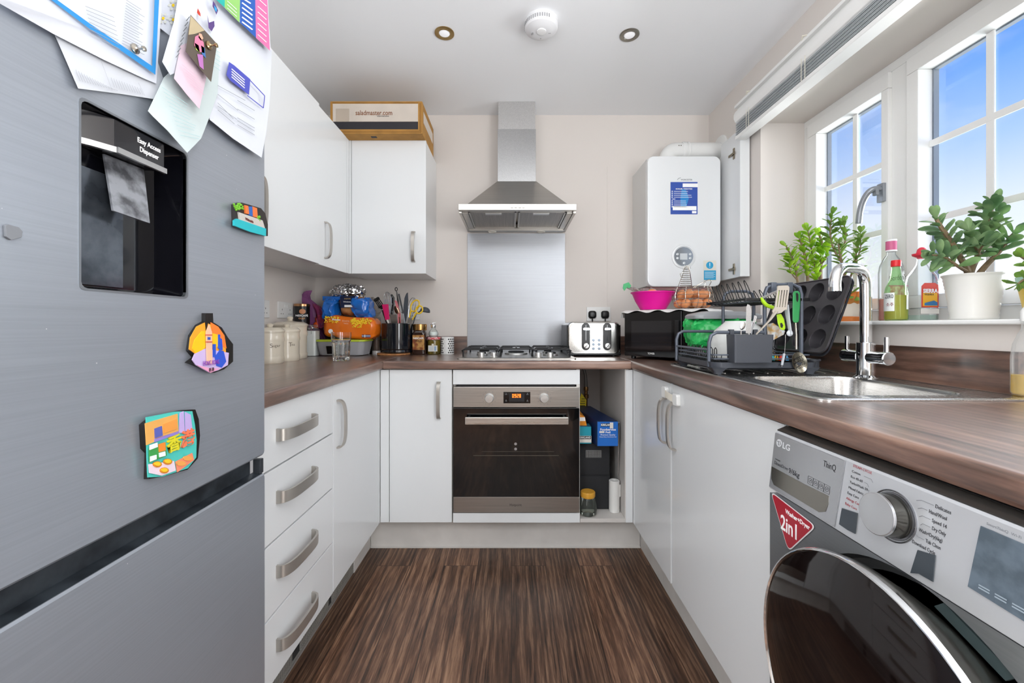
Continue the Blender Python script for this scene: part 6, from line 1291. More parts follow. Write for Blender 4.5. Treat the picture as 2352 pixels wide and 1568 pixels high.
# cutlery holder
ch = thing('cutlery_holder', 'dark grey cutlery holder hooked on the front of the dish rack', 'holder', (.77, 1.34, .955)); b = MB()
hx0, hx1, hy0, hy1 = .706, .832, 1.318, 1.372
b.loft([rrect((hx1-hx0)/2-q, (hy1-hy0)/2-q*.8, .005, 3, z, (hx0+hx1)/2-q*.3, (hy0+hy1)/2) for q, z in ((.004, .9625), (.003, .966), (0, 1.052), (.0025, 1.052), (.004, .970))]); b.build('holder_body', M_GREYP, ch, ang=40)
b = MB(); b.box(.722, .735, 1.374, 1.389, 1.048, 1.068); b.box(.80, .813, 1.374, 1.389, 1.048, 1.068); b.build('hook', M_GREYP, ch)
CF = lambda dx, dy=0: Vector((.77+dx, 1.345+dy, .975))
YK = 1.348
t = thing('knife', 'table knife standing blade up in the cutlery holder', 'knife', tuple(CF(0))); b = MB(); b.loft([[P(x, y, YK+d) for x, y in ((1713, 765), (1714, 705), (1717, 698), (1723, 701), (1726, 712), (1725, 765))] for d in (0, .0015)]); b.tube([P(1719, 765, YK), CF(-.005)], .004, 6); b.build('blade', M_STEELY, t)
t = thing('spoon', 'teaspoon standing bowl up at the left of the cutlery holder', 'spoon', tuple(CF(-.02))); b = MB(); b.ell(P(1706, 748, YK), (.0085, .003, .014), 14, 10, Matrix.Rotation(R(22), 3, 'Y')); b.tube([P(1702, 759, YK), CF(-.03)], .002, 6); b.build('spoon_body', M_CHROME, t)
t = thing('fork', 'table fork with its tines up in the cutlery holder', 'fork', tuple(CF(.01))); b = MB()
for i in range(4): b.tube([P(1733+i*1.6, 724+i*.6, YK+.012), P(1730+i*1.7, 740, YK+.012)], .0008, 5)
b.tube([P(1732.5, 740, YK+.012), P(1728, 752, YK+.012), CF(.0, .008)], [.0045, .004, .002], 8, flat=(.4, 1)); b.build('fork_body', M_CHROME, t)
t = thing('slotted_turner', 'pale grey slotted turner leaning right out of the cutlery holder', 'utensil', tuple(CF(.01))); b = MB(); YT = 1.335; M_TURN = mat('turner_beige', 'b5aca0', .4)
A = lambda x, y: P(x, y, YT); th = Vector((0, .003, 0))
xs0, xs1 = (1789, 1813), (1778, 1806)
for k in range(5):
    f0, f1 = k/4.5, (k+.55)/4.5; b.prism([A(1786+27*f0, 663), A(1786+27*f1, 663), A(1780+27*f1, 711), A(1779+27*f0, 711)], th)
th2 = Vector((0, .0036, 0)); o2 = Vector((0, -.0003, 0))
A0 = A; A = lambda x, y: A0(x, y)+o2
b.prism([A(1787, 656), A(1809, 655), A(1813, 659), A(1813, 666), A(1785, 666)], th2); b.prism([A(1780, 705), A(1805, 705), A(1803, 711), A(1795, 718), A(1777, 722), A(1774, 714)], th2); b.build('slotted_head', M_TURN, t)
b = MB(); b.tube([A(1782, 715), A(1768, 735), A(1754, 750), A(1738, 766), CF(.005, -.005)], [.010, .006, .0048, .0045, .004], 8, flat=(.45, 1)); b.build('handle', M_TURN, t)
# inverted bowl in the rack
b = MB(); bc = Vector((.768, 1.50, .966)); b.lathe([(.108, .004), (.106, .0), (.103, .004), (.097, .055), (.080, .098), (.05, .124), (.045, .131), (.042, .131), (.04, .125), (.001, .124)], bc+Vector((.052, 0, 0)), 40, cap0=False); b.v = [Vector((p.x, p.y, p.z)) for p in b.v]
b.build('mixing_bowl', mat('bowl_white', 'd9dad7', .3, coat=.2), loc=tuple(bc), label='upturned white bowl drying in the lower tier of the dish rack', cat='bowl', ang=40)
# lime peeler
t = thing('vegetable_peeler', 'lime green handled peeler hanging on the dish rack', 'peeler', tuple(P(1780, 715, 1.37))); M_LIME = mat('lime', 'a8d21a', .35); Yl = 1.375
b = MB(); b.tube([P(1749, 683, Yl), P(1753, 693, Yl), P(1762, 702, Yl), P(1776, 706, Yl), P(1783, 712, Yl)], [.0045, .006, .0065, .0065, .005], 8, smooth=1); b.tube([P(1786, 668, Yl), P(1789, 685, Yl), P(1784, 705, Yl)], .0045, 8); b.build('guard', M_LIME, t)
b = MB(); b.loft([[P(x, y, Yl-.012+d) for x, y in ((1783, 722), (1794, 720), (1801, 733), (1804, 750), (1803, 757), (1798, 759), (1791, 755), (1786, 742))] for d in (0, .010)]); b.build('handle', M_LIME, t, bevel=.003)
b = MB(); b.loft([[P(x, y, Yl-.0135+d) for x, y in ((1792, 742), (1796, 741), (1799, 747), (1797, 753), (1793, 751))] for d in (0, .002)]); b.build('handle_hole', M_BLACK, t)
b = MB(); 
for k in range(4): b.tube([P(1752, 686-k*1.5, Yl-.004), P(1770, 676-k, Yl-.004), P(1786, 671-k*1.5, Yl-.004)], .0012, 5)
b.build('wire_blade', M_CHROME, t)
# white brush / spoon
b = MB(); Yw = 1.372; b.tube([P(1806, 700, Yw), P(1809, 725, Yw), P(1814, 757, Yw), P(1815, 768, Yw)], [.011, .010, .008, .0105], 10, flat=(.35, 1)); b.ell(P(1814, 765, Yw), (.0105, .005, .0105), 16, 10); b.build('measuring_spoon', mat('spoon_bluewhite', 'ccd0d6', .35), loc=tuple(P(1812, 735, Yw)), label='plain white plastic spoon hanging handle down beside the green strainer', cat='spoon')
# green handled strainer spoon
t = thing('strainer_spoon', 'slotted steel spoon with a green handle hanging from the dish rack', 'spoon', tuple(P(1829, 700, 1.352))); Yg = 1.352
b = MB(); b.loft([[P(x, y, Yg+d) for x, y in ((1821, 672), (1824, 668), (1834, 668), (1838, 673), (1838, 700), (1835, 738), (1831, 741), (1823, 741), (1820, 735), (1820, 700))] for d in (0, .010)]); b.build('handle', mat('handle_green', '2f8a4c', .4, bump=.4, bscale=70), t, bevel=.003)
b = MB(); b.loft([[P(x, y, Yg-.0006+d) for x, y in ((1828, 673), (1831, 672), (1834, 676), (1834, 688), (1832, 694), (1829, 690))] for d in (0, .003)]); b.build('handle_hole', M_BLACK, t)
b = MB(); b.tube([P(1827, 741, Yg+.005), P(1829, 770, Yg+.005), P(1829, 802, Yg+.002)], .0036, 8, flat=(.6, 1)); b.build('shaft', mat('shaft_steel', 'b7afa3', .25, 1), t)
sc_ = P(1837, 832, 1.335); b = MB(); rot = Matrix.Rotation(R(-28), 3, 'Y') @ Matrix.Rotation(R(8), 3, 'X')
def sp(u, v, dd=0):  # point in the spoon dish, u across, v along
    return sc_+rot @ Vector((u*.024, .008*(1-min(1, u*u+v*v))+dd, v*.036))
n_ = 28; L0 = []
for rr_ in (1.0, .97, .8, .6, .35, .02): L0.append([sp(rr_*math.cos(2*PI*i/n_), rr_*math.sin(2*PI*i/n_)) for i in range(n_)])
L1_ = [[p+Vector((0, .0012, 0)) for p in l] for l in reversed(L0)]
b.loft(L0+L1_, False, False, closed=True)
b.build('slotted_bowl', mat('strainer_steel', 'a9a393', .25, 1), t, ang=50)
b = MB()
for r_ in range(8):
    for k in range(7):
        u = -.75+k*.22; v = -.82+r_*.19
        if u*u+v*v > .62 or v > .42: continue
        sg = .09*(-1)**r_; b.prism([sp(u-sg, v, -.0005), sp(u+.07-sg, v, -.0005), sp(u+.07+sg, v+.13, -.0005), sp(u+sg, v+.13, -.0005)], (0, -.0006, 0))
b.build('slots', M_BLKM, t)
# bottle brush, packet, steel cup, small bits
t = thing('bottle_brush', 'thin clear bottle brush hanging under the white spoon', 'brush', tuple(P(1800, 800, 1.34))); b = MB(); b.tube([P(1804, 768, 1.34), P(1802, 810, 1.335), P(1795, 842, 1.33)], .0012, 6); b.build('wire', M_CHROME, t); b = MB(); b.tube([P(1801, 812, 1.335), P(1796, 838, 1.33)], .0042, 10); jig(b, 0, .0015, 400); b.build('bristles', mat('bristle', 'a9adb3', .7), t)
b = MB(); b.loft([[P(x, y, 1.43+d) for x, y in ((1762, 744), (1776, 742), (1802, 760), (1800, 768), (1772, 781), (1764, 776))] for d in (0, .006)]); jig(b, 0, .004, 60); b.build('snack_packet', mat('packet', 'dcb06a', .3, coat=.5, var=.8, vscale=55, var2='eceff2'), loc=tuple(P(1780, 762, 1.43)), label='small white and orange patterned packet leaning in the dish rack', cat='packet', bevel=.001)
b = MB(); c = Vector((.905, 1.47, .9655)); b.lathe([(.026, 0), (.028, .004), (.030, .07), (.032, .078), (.029, .078), (.027, .07), (.024, .006), (.001, .006)], c, 28); b.build('steel_cup', M_CHROME, loc=tuple(c), label='small shiny steel cup in the lower tier of the dish rack', cat='cup')
for (x, y, cc, lbl) in ((1772, 828, 'e0581e', 'orange baby bottle teat, leftmost on the drip tray'), (1781, 832, '2aa7b5', 'turquoise plastic teat on the drip tray'), (1790, 822, 'e8b61c', 'yellow plastic ring on the drip tray'), (1794, 819, 'd3321c', 'red plastic cap on the drip tray'), (1806, 830, '5fb4e8', 'light blue plastic cap at the right of the drip tray')):
    b = MB(); c = P(x, y, 1.375); c.z = .9655-.0; b.lathe([(.0075, 0), (.008, .004), (.006, .010), (.0035, .016), (.001, .018)], c+Vector((0, (x % 3)*.008, 0)), 14); b.build('baby_teat', mat('cap_'+cc, cc, .35), loc=tuple(c), label=lbl, cat='teat', group='small coloured teats and rings on the drip tray')
t = MB(); c = Vector((xof(1866, 1.43), 1.43, .926)); t.lathe([(.015, .0), (.018, .003), (.020, .034), (.024, .035), (.024, .040), (.019, .040), (.016, .004), (.001, .004)], c, 28); t.build('small_pot', M_GREYP, loc=tuple(c), label='small dark grey plastic pot beside the dish rack, near the tap', cat='pot')
# muffin tins
rv = Vector((0, -1, 0)); dn = Vector((-.34, 0, -.94)).normalized(); nr = rv.cross(dn).normalized()
if nr.x > 0: nr = -nr      # faces the room
def muffin(lbl, off, rows=3, cols=4):
    cen = Vector((1.0135, 1.465, 1.116))-nr*off; t = thing('muffin_tin', lbl, 'baking tin', tuple(cen+dn*.12), group=None)
    Bm = Matrix((rv, dn, nr)).transposed().to_4x4(); Bm.translation = cen
    hu, hv = .178, .128; b = MB(); b.T = Bm; N = 28; rc = .0335
    # plate pieces with round holes
    us = [-hu]+[(-.083*1.5+.083*i)+.0415 for i in range(cols-1)]+[hu]; vs = [-hv, -.0415, .0415, hv]
    for i in range(cols):
        for j in range(rows):
            cu_, cv_ = -.083*1.5+.083*i, -.083+.083*j; sq = []; ci = []
            for k in range(N):
                a = 2*PI*k/N; du, dv_ = math.cos(a), math.sin(a); tu = ((us[i+1]-cu_) if du > 0 else (us[i]-cu_))/du if abs(du) > 1e-6 else 9; tv = ((vs[j+1]-cv_) if dv_ > 0 else (vs[j]-cv_))/dv_ if abs(dv_) > 1e-6 else 9
                q = min(tu, tv); uu, vv = cu_+du*q, cv_+dv_*q
                # rounded outer corners
                for su in (-1, 1):
                    for sv in (-1, 1):
                        ccu, ccv = su*(hu-.028), sv*(hv-.028)
                        if uu*su > hu-.028 and vv*sv > hv-.028:
                            w_ = Vector((uu-ccu, vv-ccv)); 
                            if w_.length > .028: w_ = w_.normalized()*.028; uu, vv = ccu+w_.x, ccv+w_.y
                sq.append(Vector((uu, vv, 0))); ci.append((cu_, cv_, a))
            for cu2 in (us[i], us[i+1]):
                for cv2 in (vs[j], vs[j+1]):
                    if abs(abs(cu2)-hu) < 1e-6 and abs(abs(cv2)-hv) < 1e-6: continue
                    kk = min(range(N), key=lambda q_: (sq[q_]-Vector((cu2, cv2, 0))).length); sq[kk] = Vector((cu2, cv2, 0))
            def cl(r, z): return [Vector((c_[0]+r*math.cos(c_[2]), c_[1]+r*math.sin(c_[2]), z)) for c_ in ci]
            b.loft([sq, cl(rc+.002, 0), cl(rc+.001, .0008), cl(rc, 0), cl(rc*.93, -.012), cl(rc*.74, -.030), cl(rc*.70, -.031)], False, True)
    # folded rim
    out = rrect(hu, hv, .028, 7); b.tube([Vector((p.x, p.y, 0)) for p in out], .0028, 6, closed=True)
    b.T = None; b.build('tin_body', mat('nonstick', '454347', .34, .45), t, ang=40)
muffin('dark non-stick muffin tin leaning on the window side of the dish rack', 0)
t = MB(); b = t; Bm = Matrix((rv, dn, nr)).transposed().to_4x4(); Bm.translation = Vector((1.0135, 1.465, 1.116))-nr*.0075+dn*.006; b.T = Bm; b.tube(rrect(.180, .130, .03, 7), .0028, 6, closed=True); b.loft([rrect(.180, .130, .03, 7, .0006), rrect(.180, .130, .03, 7, -.0006), rrect(.174, .124, .027, 7, -.0006), rrect(.174, .124, .027, 7, .0006)], closed=True); b.T = None
b.build('baking_tray', mat('nonstick2', '2c2d33', .3, .5), loc=tuple(Bm.translation), label='second dark baking tin nested behind the muffin tin', cat='baking tin')

# ================================================================ SINK + TAP
sk = thing('sink', 'stainless steel inset sink with a drainer in the right worktop', 'sink', (.91, 1.34, WT))
cxs, cys, hxs, hys = (SX0+SX1)/2, (SY0+SY1)/2, (SX1-SX0)/2, (SY1-SY0)/2
bxs, bys, bhx, bhy = (BX0+BX1)/2, (BY0+BY1)/2, (BX1-BX0)/2, (BY1-BY0)/2
k = 7; b = MB()
def tr(l): return l
N_ = 4*(k+1)
def spread(cx, cy, hx, hy, r, z):   # rounded rectangle whose points stay angularly matched
    return rrect(hx, hy, r, k, z, cx, cy)
b.loft([spread(cxs, cys, hxs, hys, .03, WT+.0005), spread(cxs, cys, hxs, hys, .03, WT+.003), spread(cxs, cys, hxs-.004, hys-.004, .028, WT+.0058), spread(cxs, cys, hxs-.012, hys-.012, .024, WT+.0060), spread(cxs, cys, hxs-.016, hys-.016, .02, WT+.0040),
        spread(bxs, bys, bhx+.016, bhy+.016, .07, WT+.0040), spread(bxs, bys, bhx+.010, bhy+.010, .065, WT+.0062), spread(bxs, bys, bhx+.002, bhy+.002, .06, WT+.0040), spread(bxs, bys, bhx-.002, bhy-.002, .058, WT-.006), spread(bxs, bys, bhx-.012, bhy-.012, .05, WT-.135), spread(bxs, bys, bhx-.03, bhy-.03, .04, WT-.150), spread(bxs, bys, .05, .05, .03, WT-.154)], False, True)
b.build('basin', M_SINK, sk, ang=50)
for i in range(9):
    x = SX0+.05+i*.048; b = MB(); b.tube([(x, 1.40, WT+.0042), (x, 1.42, WT+.0052), (x, 1.70, WT+.0062), (x, 1.72, WT+.0042)], .0030, 6, flat=(.6, 1)); b.build('drainer_rib', M_SINK, sk)
b = MB(); b.lathe([(.030, WT-.153), (.034, WT-.1515), (.020, WT-.1525), (.001, WT-.153)], (bxs, bys, 0), 24); b.build('waste', M_CHROME, sk)
tp = thing('kitchen_tap', 'chrome mixer tap with a swan-neck spout and two lever handles', 'tap', (1.085, 1.275, WT+.004)); tx, ty = 1.085, 1.275; z0 = WT+.0045
b = MB(); b.lathe([(.032, z0), (.032, z0+.004), (.026, z0+.008), (.0235, z0+.010), (.0235, z0+.105), (.0235, z0+.108), (.018, z0+.110)], (tx, ty, 0), 36); b.build('tap_body', M_CHROME, tp)
b = MB(); top = 1.253; b.tube([(tx, ty, z0+.108), (tx, ty, top-.055), (tx-.004, ty-.002, top-.030), (tx-.018, ty-.010, top-.010), (tx-.040, ty-.020, top), (tx-.10, ty-.045, top), (tx-.125, ty-.057, top-.006), (tx-.140, ty-.063, top-.022), (tx-.146, ty-.066, top-.045), (tx-.147, ty-.067, 1.186)], .0150, 20, smooth=2); b.build('spout', M_CHROME, tp, ang=40)
b = MB(); b.lathe([(.0158, 0), (.0158, .012)], (tx-.147, ty-.067, 1.180), 24); b.build('aerator', M_CHROME, tp)
zh = .985
for s_ in (1, -1):
    b = MB(); b.lathe([(.0185, .018), (.0185, .060), (.020, .062), (.020, .078), (.018, .080), (.001, .0805)], (tx, ty, zh), 28, axis=(0.0, s_, 0)); hb_ = b.build('handle_barrel', M_CHROME, tp)
    b = MB(); b.cyl((tx, ty+s_*.071, zh+.010), (tx, ty+s_*.071, zh+.062), .0065, n=16); b.build('handle_pin', M_CHROME, hb_)
# soap bottle
t = thing('soap_bottle', 'clear bottle half full of amber washing-up liquid at the right end of the sink', 'bottle', (1.163, .945, WT+.0065)); sx_, sy_, z0 = 1.166, .940, WT+.0068
b = MB(); b.lathe([(.023, z0), (.0265, z0+.006), (.0265, z0+.085), (.023, z0+.115), (.015, z0+.14), (.010, z0+.15), (.010, z0+.17)], (sx_, sy_, 0), 32); b.build('bottle_body', glass('soap_bottle_glass', (.95, .96, .96), .5, .08, (.8, .82, .84)), t)
b = MB(); b.lathe([(.022, z0+.002), (.025, z0+.007), (.025, z0+.045)], (sx_, sy_, 0), 32); b.build('liquid', glass('amber_liquid', (.97, .85, .48), .3, .35, (.85, .66, .22)), t)
b = MB(); b.lathe([(.012, z0+.168), (.012, z0+.19), (.006, z0+.20), (.005, z0+.215)], (sx_, sy_, 0), 20); b.build('cap', M_WHITEP, t)

# ================================================================ WINDOW SILL
def leafmat(name, c1, c2):
    m = bpy.data.materials.new(name); m.use_nodes = True; MATS[name] = m; n = m.node_tree.nodes; L = m.node_tree.links; b = n['Principled BSDF']
    b.inputs['Roughness'].default_value = .35
    tc_ = n.new('ShaderNodeTexCoord'); no = n.new('ShaderNodeTexNoise'); no.inputs['Scale'].default_value = 22; rp_ = n.new('ShaderNodeValToRGB')
    rp_.color_ramp.elements[0].position = .38; rp_.color_ramp.elements[0].color = H(c1); rp_.color_ramp.elements[1].position = .62; rp_.color_ramp.elements[1].color = H(c2)
    L.new(tc_.outputs['Object'], no.inputs[0]); L.new(no.outputs['Fac'], rp_.inputs[0]); L.new(rp_.outputs[0], b.inputs['Base Color'])
    tl = n.new('ShaderNodeBsdfTranslucent'); L.new(rp_.outputs[0], tl.inputs[0]); ms = n.new('ShaderNodeMixShader'); ms.inputs[0].default_value = .5
    o = n['Material Output']; L.new(b.outputs[0], ms.inputs[1]); L.new(tl.outputs[0], ms.inputs[2]); L.new(ms.outputs[0], o.inputs[0]); return m
M_LEAFL = leafmat('leaf_lime', '8ec02e', 'c8e64e'); M_LEAFD = leafmat('leaf_jade', '6f9468', 'a3c08c'); M_LEAFM = leafmat('leaf_mid', '7da34a', 'a5c864'); M_STEM = mat('jade_stem', '8a7458', .7, var=.3, vscale=60)
def leaf(mb, p, d, up, L_, Wd):
    d = Vector(d).normalized(); up = Vector(up); up = (up-d*up.dot(d)).normalized(); s_ = d.cross(up); loops = []
    for t_, w_, h_ in ((0, .10, .05), (.15, .38, .06), (.4, .80, .075), (.65, 1.0, .08), (.85, .78, .07), (.97, .35, .04), (1.0, .06, .02)):
        c = p+d*(L_*t_)+up*(.10*L_*math.sin(t_*2.2)); loops.append([c+s_*(Wd/2*w_*math.cos(2*PI*k/8))+up*(Wd*h_*math.sin(2*PI*k/8)+.05*Wd*w_*math.cos(2*PI*k/8)**2) for k in range(8)])
    mb.loft(loops)
def jade(name_lbl, pot_fn, base, branches, lm, Lf, seed, dens=.012, stemr=.006, loc=None):
    rn = random.Random(seed); t = thing('jade_plant', name_lbl, 'plant', loc); pot_fn(t); st = MB(); lv = MB()
    for br in branches:
        pts, start, r0 = br[0], br[1], br[2]; q = [Vector(p) for p in pts]
        for _ in range(2):
            q2 = [q[0]]
            for a, c in zip(q[:-1], q[1:]): q2 += [a*.75+c*.25, a*.25+c*.75]
            q2.append(q[-1]); q = q2
        st.tube(q, [r0*(1-.62*i/len(q)) for i in range(len(q))], 7)
        # lengths
        tot = sum((c-a).length for a, c in zip(q[:-1], q[1:])); s_ = 0; nxt = tot*start; az = rn.uniform(0, 3)
        for a, c in zip(q[:-1], q[1:]):
            sl = (c-a).length
            while nxt <= s_+sl:
                p = a.lerp(c, (nxt-s_)/sl); ax = (c-a).normalized(); u = ax.orthogonal().normalized(); v = ax.cross(u); f = nxt/tot
                for s2 in (0, PI):
                    dd = u*math.cos(az+s2)+v*math.sin(az+s2); d = (dd+ax*rn.uniform(.15, .6)+Vector((0, 0, .15))).normalized(); L_ = Lf*rn.uniform(.7, 1.15)*(1.05-.45*max(0, f-.8)/.2)
                    if (p+d*L_).x > XW-.034: d.x = -abs(d.x)*.6-.1; d.normalize()
                    leaf(lv, p, d, ax if abs(ax.dot(d)) < .9 else Vector((0, 0, 1)), L_, L_*rn.uniform(.36, .48))
                az += PI/2+rn.uniform(-.3, .3); nxt += dens*rn.uniform(.8, 1.3)*(1.25-.45*f)
            s_ += sl
        p, ax = q[-1], (q[-1]-q[-2]).normalized()
        for k_ in range(3): leaf(lv, p, (ax+Vector((rn.uniform(-.5, .5), rn.uniform(-.5, .5), .1))).normalized(), ax.orthogonal(), Lf*.7, Lf*.3)
    st.build('stem', M_STEM, t); lv.build('leaves', lm, t, ang=60); return t
SZ = 1.0965
def pot_orange(t):
    x, y = xof(1946, 1.66), 1.66
    b = MB(); b.lathe([(.040, SZ), (.043, SZ+.006), (.049, SZ+.085), (.046, SZ+.085), (.001, SZ+.075)], (x, y, 0), 36); b.build('pot', mat('pot_cream', 'eadfd0', .4), t)
    b = MB(); b.lathe([(.047, SZ+.0005), (.049, SZ+.018), (.047, SZ+.020), (.044, SZ+.010)], (x, y, 0), 36, cap0=True, cap1=False); b.build('saucer', mat('saucer_orange', 'd97c3a', .25), t)
    b = MB(); n_ = 48; lp = []
    for r, z, am in ((.0485, SZ+.070, .0), (.052, SZ+.085, .003), (.056, SZ+.105, .006), (.058, SZ+.118, .007)): lp.append([Vector((x+(r+am*math.sin(9*2*PI*i/n_))*math.cos(2*PI*i/n_), y+(r+am*math.sin(9*2*PI*i/n_))*math.sin(2*PI*i/n_), z)) for i in range(n_)])
    b.loft(lp+[[p-Vector((0, 0, .001)) for p in l] for l in lp[::-1]], False, False); jig(b, 0, .006, 60); b.build('film_wrap', glass('orange_film', (.98, .62, .32), .8, .55, (.9, .42, .12)), t, ang=20)
def PL(px, py, Y): return P(px, py, Y)
Y0 = 1.66
jade('jade plant with thin twigs in a cream pot with orange film, on the sill', pot_orange, None,
     [([PL(1946, 672, Y0), PL(1940, 625, Y0), PL(1930, 590, Y0), PL(1926, 560, Y0)], .35, .007), ([PL(1940, 660, Y0), PL(1962, 620, 1.62), PL(1966, 585, 1.60), PL(1972, 552, 1.60)], .3, .0045), ([PL(1930, 590, Y0), PL(1945, 545, Y0), PL(1938, 512, Y0)], .25, .0035),
      ([PL(1966, 600, 1.60), PL(1978, 570, 1.60), PL(1976, 535, 1.60)], .3, .003), ([PL(1932, 600, Y0), PL(1912, 570, 1.68), PL(1905, 528, 1.70), PL(1912, 490, 1.70)], .2, .0045), ([PL(1905, 530, 1.7), PL(1925, 508, 1.68), PL(1935, 530, 1.68)], .3, .003), ([PL(1944, 665, Y0), PL(1955, 690, 1.62), PL(1950, 660, 1.60)], .5, .003)], M_LEAFM, .042, 3, .013, loc=(xof(1946, 1.66), 1.66, SZ))
def pot_plain(t):
    x, y = xof(1862, 1.85), 1.85
    b = MB(); b.lathe([(.045, SZ), (.062, SZ+.100), (.064, SZ+.105), (.060, SZ+.105), (.001, SZ+.095)], (x, y, 0), 36); b.build('pot', mat('pot_terracotta', 'b87350', .7), t)
Y1 = 1.84
jade('bright green jade plant with thick brown stems behind the muffin tin', pot_plain, None,
     [([PL(1832, 690, Y1), PL(1833, 640, Y1), PL(1822, 595, Y1), PL(1806, 566, Y1)], .42, .0065), ([PL(1856, 690, Y1), PL(1856, 640, Y1), PL(1850, 590, Y1), PL(1840, 555, Y1), PL(1836, 548, Y1)], .38, .0075), ([PL(1872, 690, Y1), PL(1880, 630, Y1), PL(1868, 600, Y1)], .4, .006), ([PL(1886, 690, Y1), PL(1884, 620, Y1), PL(1890, 560, Y1), PL(1882, 540, Y1)], .4, .009), ([PL(1868, 600, Y1), PL(1862, 560, Y1), PL(1855, 528, Y1)], .2, .004), ([PL(1833, 645, Y1), PL(1815, 625, Y1), PL(1812, 600, Y1)], .4, .003), ([PL(1884, 610, Y1), PL(1900, 590, 1.80), PL(1905, 560, 1.80)], .3, .004)], M_LEAFL, .050, 8, .0125, loc=(xof(1862, 1.85), 1.85, SZ))
def pot_white(t):
    x, y = xof(2236, 1.19), 1.19; pr = [(.046, SZ), (.048, SZ+.003)]
    for i in range(1, 24):
        f = i/23; r = .048+.015*f**1.3; pr.append((r+(.0008 if i % 2 else -.0006), SZ+.003+f*.122))
    pr += [(.066, SZ+.127), (.066, SZ+.130), (.062, SZ+.129), (.060, SZ+.112), (.001, SZ+.110)]
    b = MB(); b.lathe(pr, (x, y, 0), 56); b.build('pot', mat('pot_white', 'eceae6', .3), t, ang=60)
    b = MB(); b.lathe([(.060, SZ+.113), (.05, SZ+.117), (.001, SZ+.118)], (x, y, 0), 30); b.build('soil', mat('soil', '3d2c22', .9, bump=1, bscale=120), t)
Y2 = 1.19; Q = lambda px, py, dy=0: P(px, py, Y2+dy)
jade('large jade plant in a ridged white pot on the window sill', pot_white, None,
     [([Q(2226, 640), Q(2222, 620), Q(2205, 590, -.01), Q(2178, 545, -.02), Q(2160, 520, -.02), Q(2150, 502, -.02)], .32, .0095), ([Q(2226, 640), Q(2230, 618), Q(2248, 585, .01), Q(2270, 545, .01), Q(2288, 510, .02), Q(2296, 495, .02)], .3, .0095), ([Q(2245, 635), Q(2262, 612, -.01), Q(2290, 585, -.02), Q(2318, 548, -.03), Q(2335, 530, -.03)], .35, .0085), ([Q(2224, 625), Q(2200, 612, -.02), Q(2170, 588, -.03), Q(2140, 585, -.04)], .35, .005), ([Q(2262, 560), Q(2262, 520), Q(2278, 480, .01), Q(2285, 465, .01)], .15, .006), ([Q(2248, 585), Q(2238, 555, -.02), Q(2225, 530, -.02)], .25, .005), ([Q(2240, 600), Q(2252, 570, -.04), Q(2262, 560, -.05)], .3, .004)], M_LEAFD, .056, 13, .0125, loc=(xof(2236, 1.19), 1.19, SZ))
def pot_yellow(t):
    x, y = 1.318, 1.022
    b = MB(); b.lathe([(.036, SZ), (.050, SZ+.085)], (x, y, 0), 32); b.build('pot', mat('pot_yellow', 'e6c25a', .4), t); b = MB(); b.lathe([(.051, SZ+.085), (.053, SZ+.105), (.049, SZ+.105), (.001, SZ+.095)], (x, y, 0), 32); b.build('pot_rim', mat('pot_mint', 'b5dcca', .4), t)
K = lambda px, py, dy=0: P(px, py, 1.022+dy)
jade('small leafy plant in a yellow and mint pot at the right end of the sill', pot_yellow, None,
     [([K(2400, 660), K(2375, 640, .0), K(2352, 640, .0), K(2338, 652, .0)], .4, .004), ([K(2400, 660), K(2385, 620), K(2362, 600), K(2345, 590)], .4, .004), ([K(2400, 660), K(2400, 610), K(2385, 570)], .4, .004), ([K(2405, 660), K(2430, 620), K(2440, 580)], .4, .004)], M_LEAFM, .038, 21, .022, loc=(1.318, 1.022, SZ))
# bottles
def shape_bottle(t, x, y, pr, m, nm='bottle_body', e=1.0, n=36, cap0=True, cap1=False):
    b = MB(); b.loft([rrect(r, r*e, r*(.999 if z > 99 else sq), 5, SZ+z, x, y) for r, z, sq in pr], cap0, cap1); return b.build(nm, m, t)
x, y = xof(2047, 1.47), 1.47; t = thing('gin_bottle', 'clear glass spirit bottle with a pink cap and pink remains, behind the green bottle', 'bottle', (x, y, SZ))
shape_bottle(t, x, y, [(.033, 0, .6), (.0365, .004, .6), (.037, .17, .6), (.035, .195, .7), (.024, .220, .99), (.0135, .235, .99), (.0135, .262, .99)], M_GLASS, e=.7)
b = MB(); b.lathe([(.0155, SZ+.248), (.0155, SZ+.284), (.0145, SZ+.286)], (x, y, 0), 28); b.build('cap', mat('cap_pink', 'd0668f', .35), t); b = MB(); b.lathe([(.016, SZ+.245), (.016, SZ+.250)], (x, y, 0), 28); b.lathe([(.016, SZ+.281), (.016, SZ+.287)], (x, y, 0), 28); b.build('cap_bands', M_WHITE, t)
shape_bottle(t, x, y, [(.032, .003, .6), (.0345, .006, .6), (.0345, .078, .6)], glass('pink_liquid', (.95, .62, .55), .3, .35, (.88, .42, .36)), 'liquid', e=.66, cap1=True)
b = MB(); b.box(x-.028, x+.028, y-.0272, y-.0264, SZ+.085, SZ+.122); b.box(x-.024, x+.024, y-.0272, y-.0264, SZ+.02, SZ+.08); b.build('label_floral', mat('label_floral', 'e8b8b4', .5, var=.8, vscale=70, var2='c95a6a'), t); b = MB(); b.box(x-.034, x+.034, y-.0274, y-.0266, SZ+.120, SZ+.124); b.build('label_stripe', mat('stripe_pink', 'c23d78', .4), t)
txt("Gordon's", .026, (x-.002, y-.0275, SZ+.150), (1, 0, .10), (0, 0, 1), mat('gordon_ink', '6a5f5a', .5), t, width=.060)
x, y = xof(2058, 1.326), 1.326; t = thing('soju_bottle', 'short green glass bottle with a red cap, front of the sill bottles', 'bottle', (x, y, SZ))
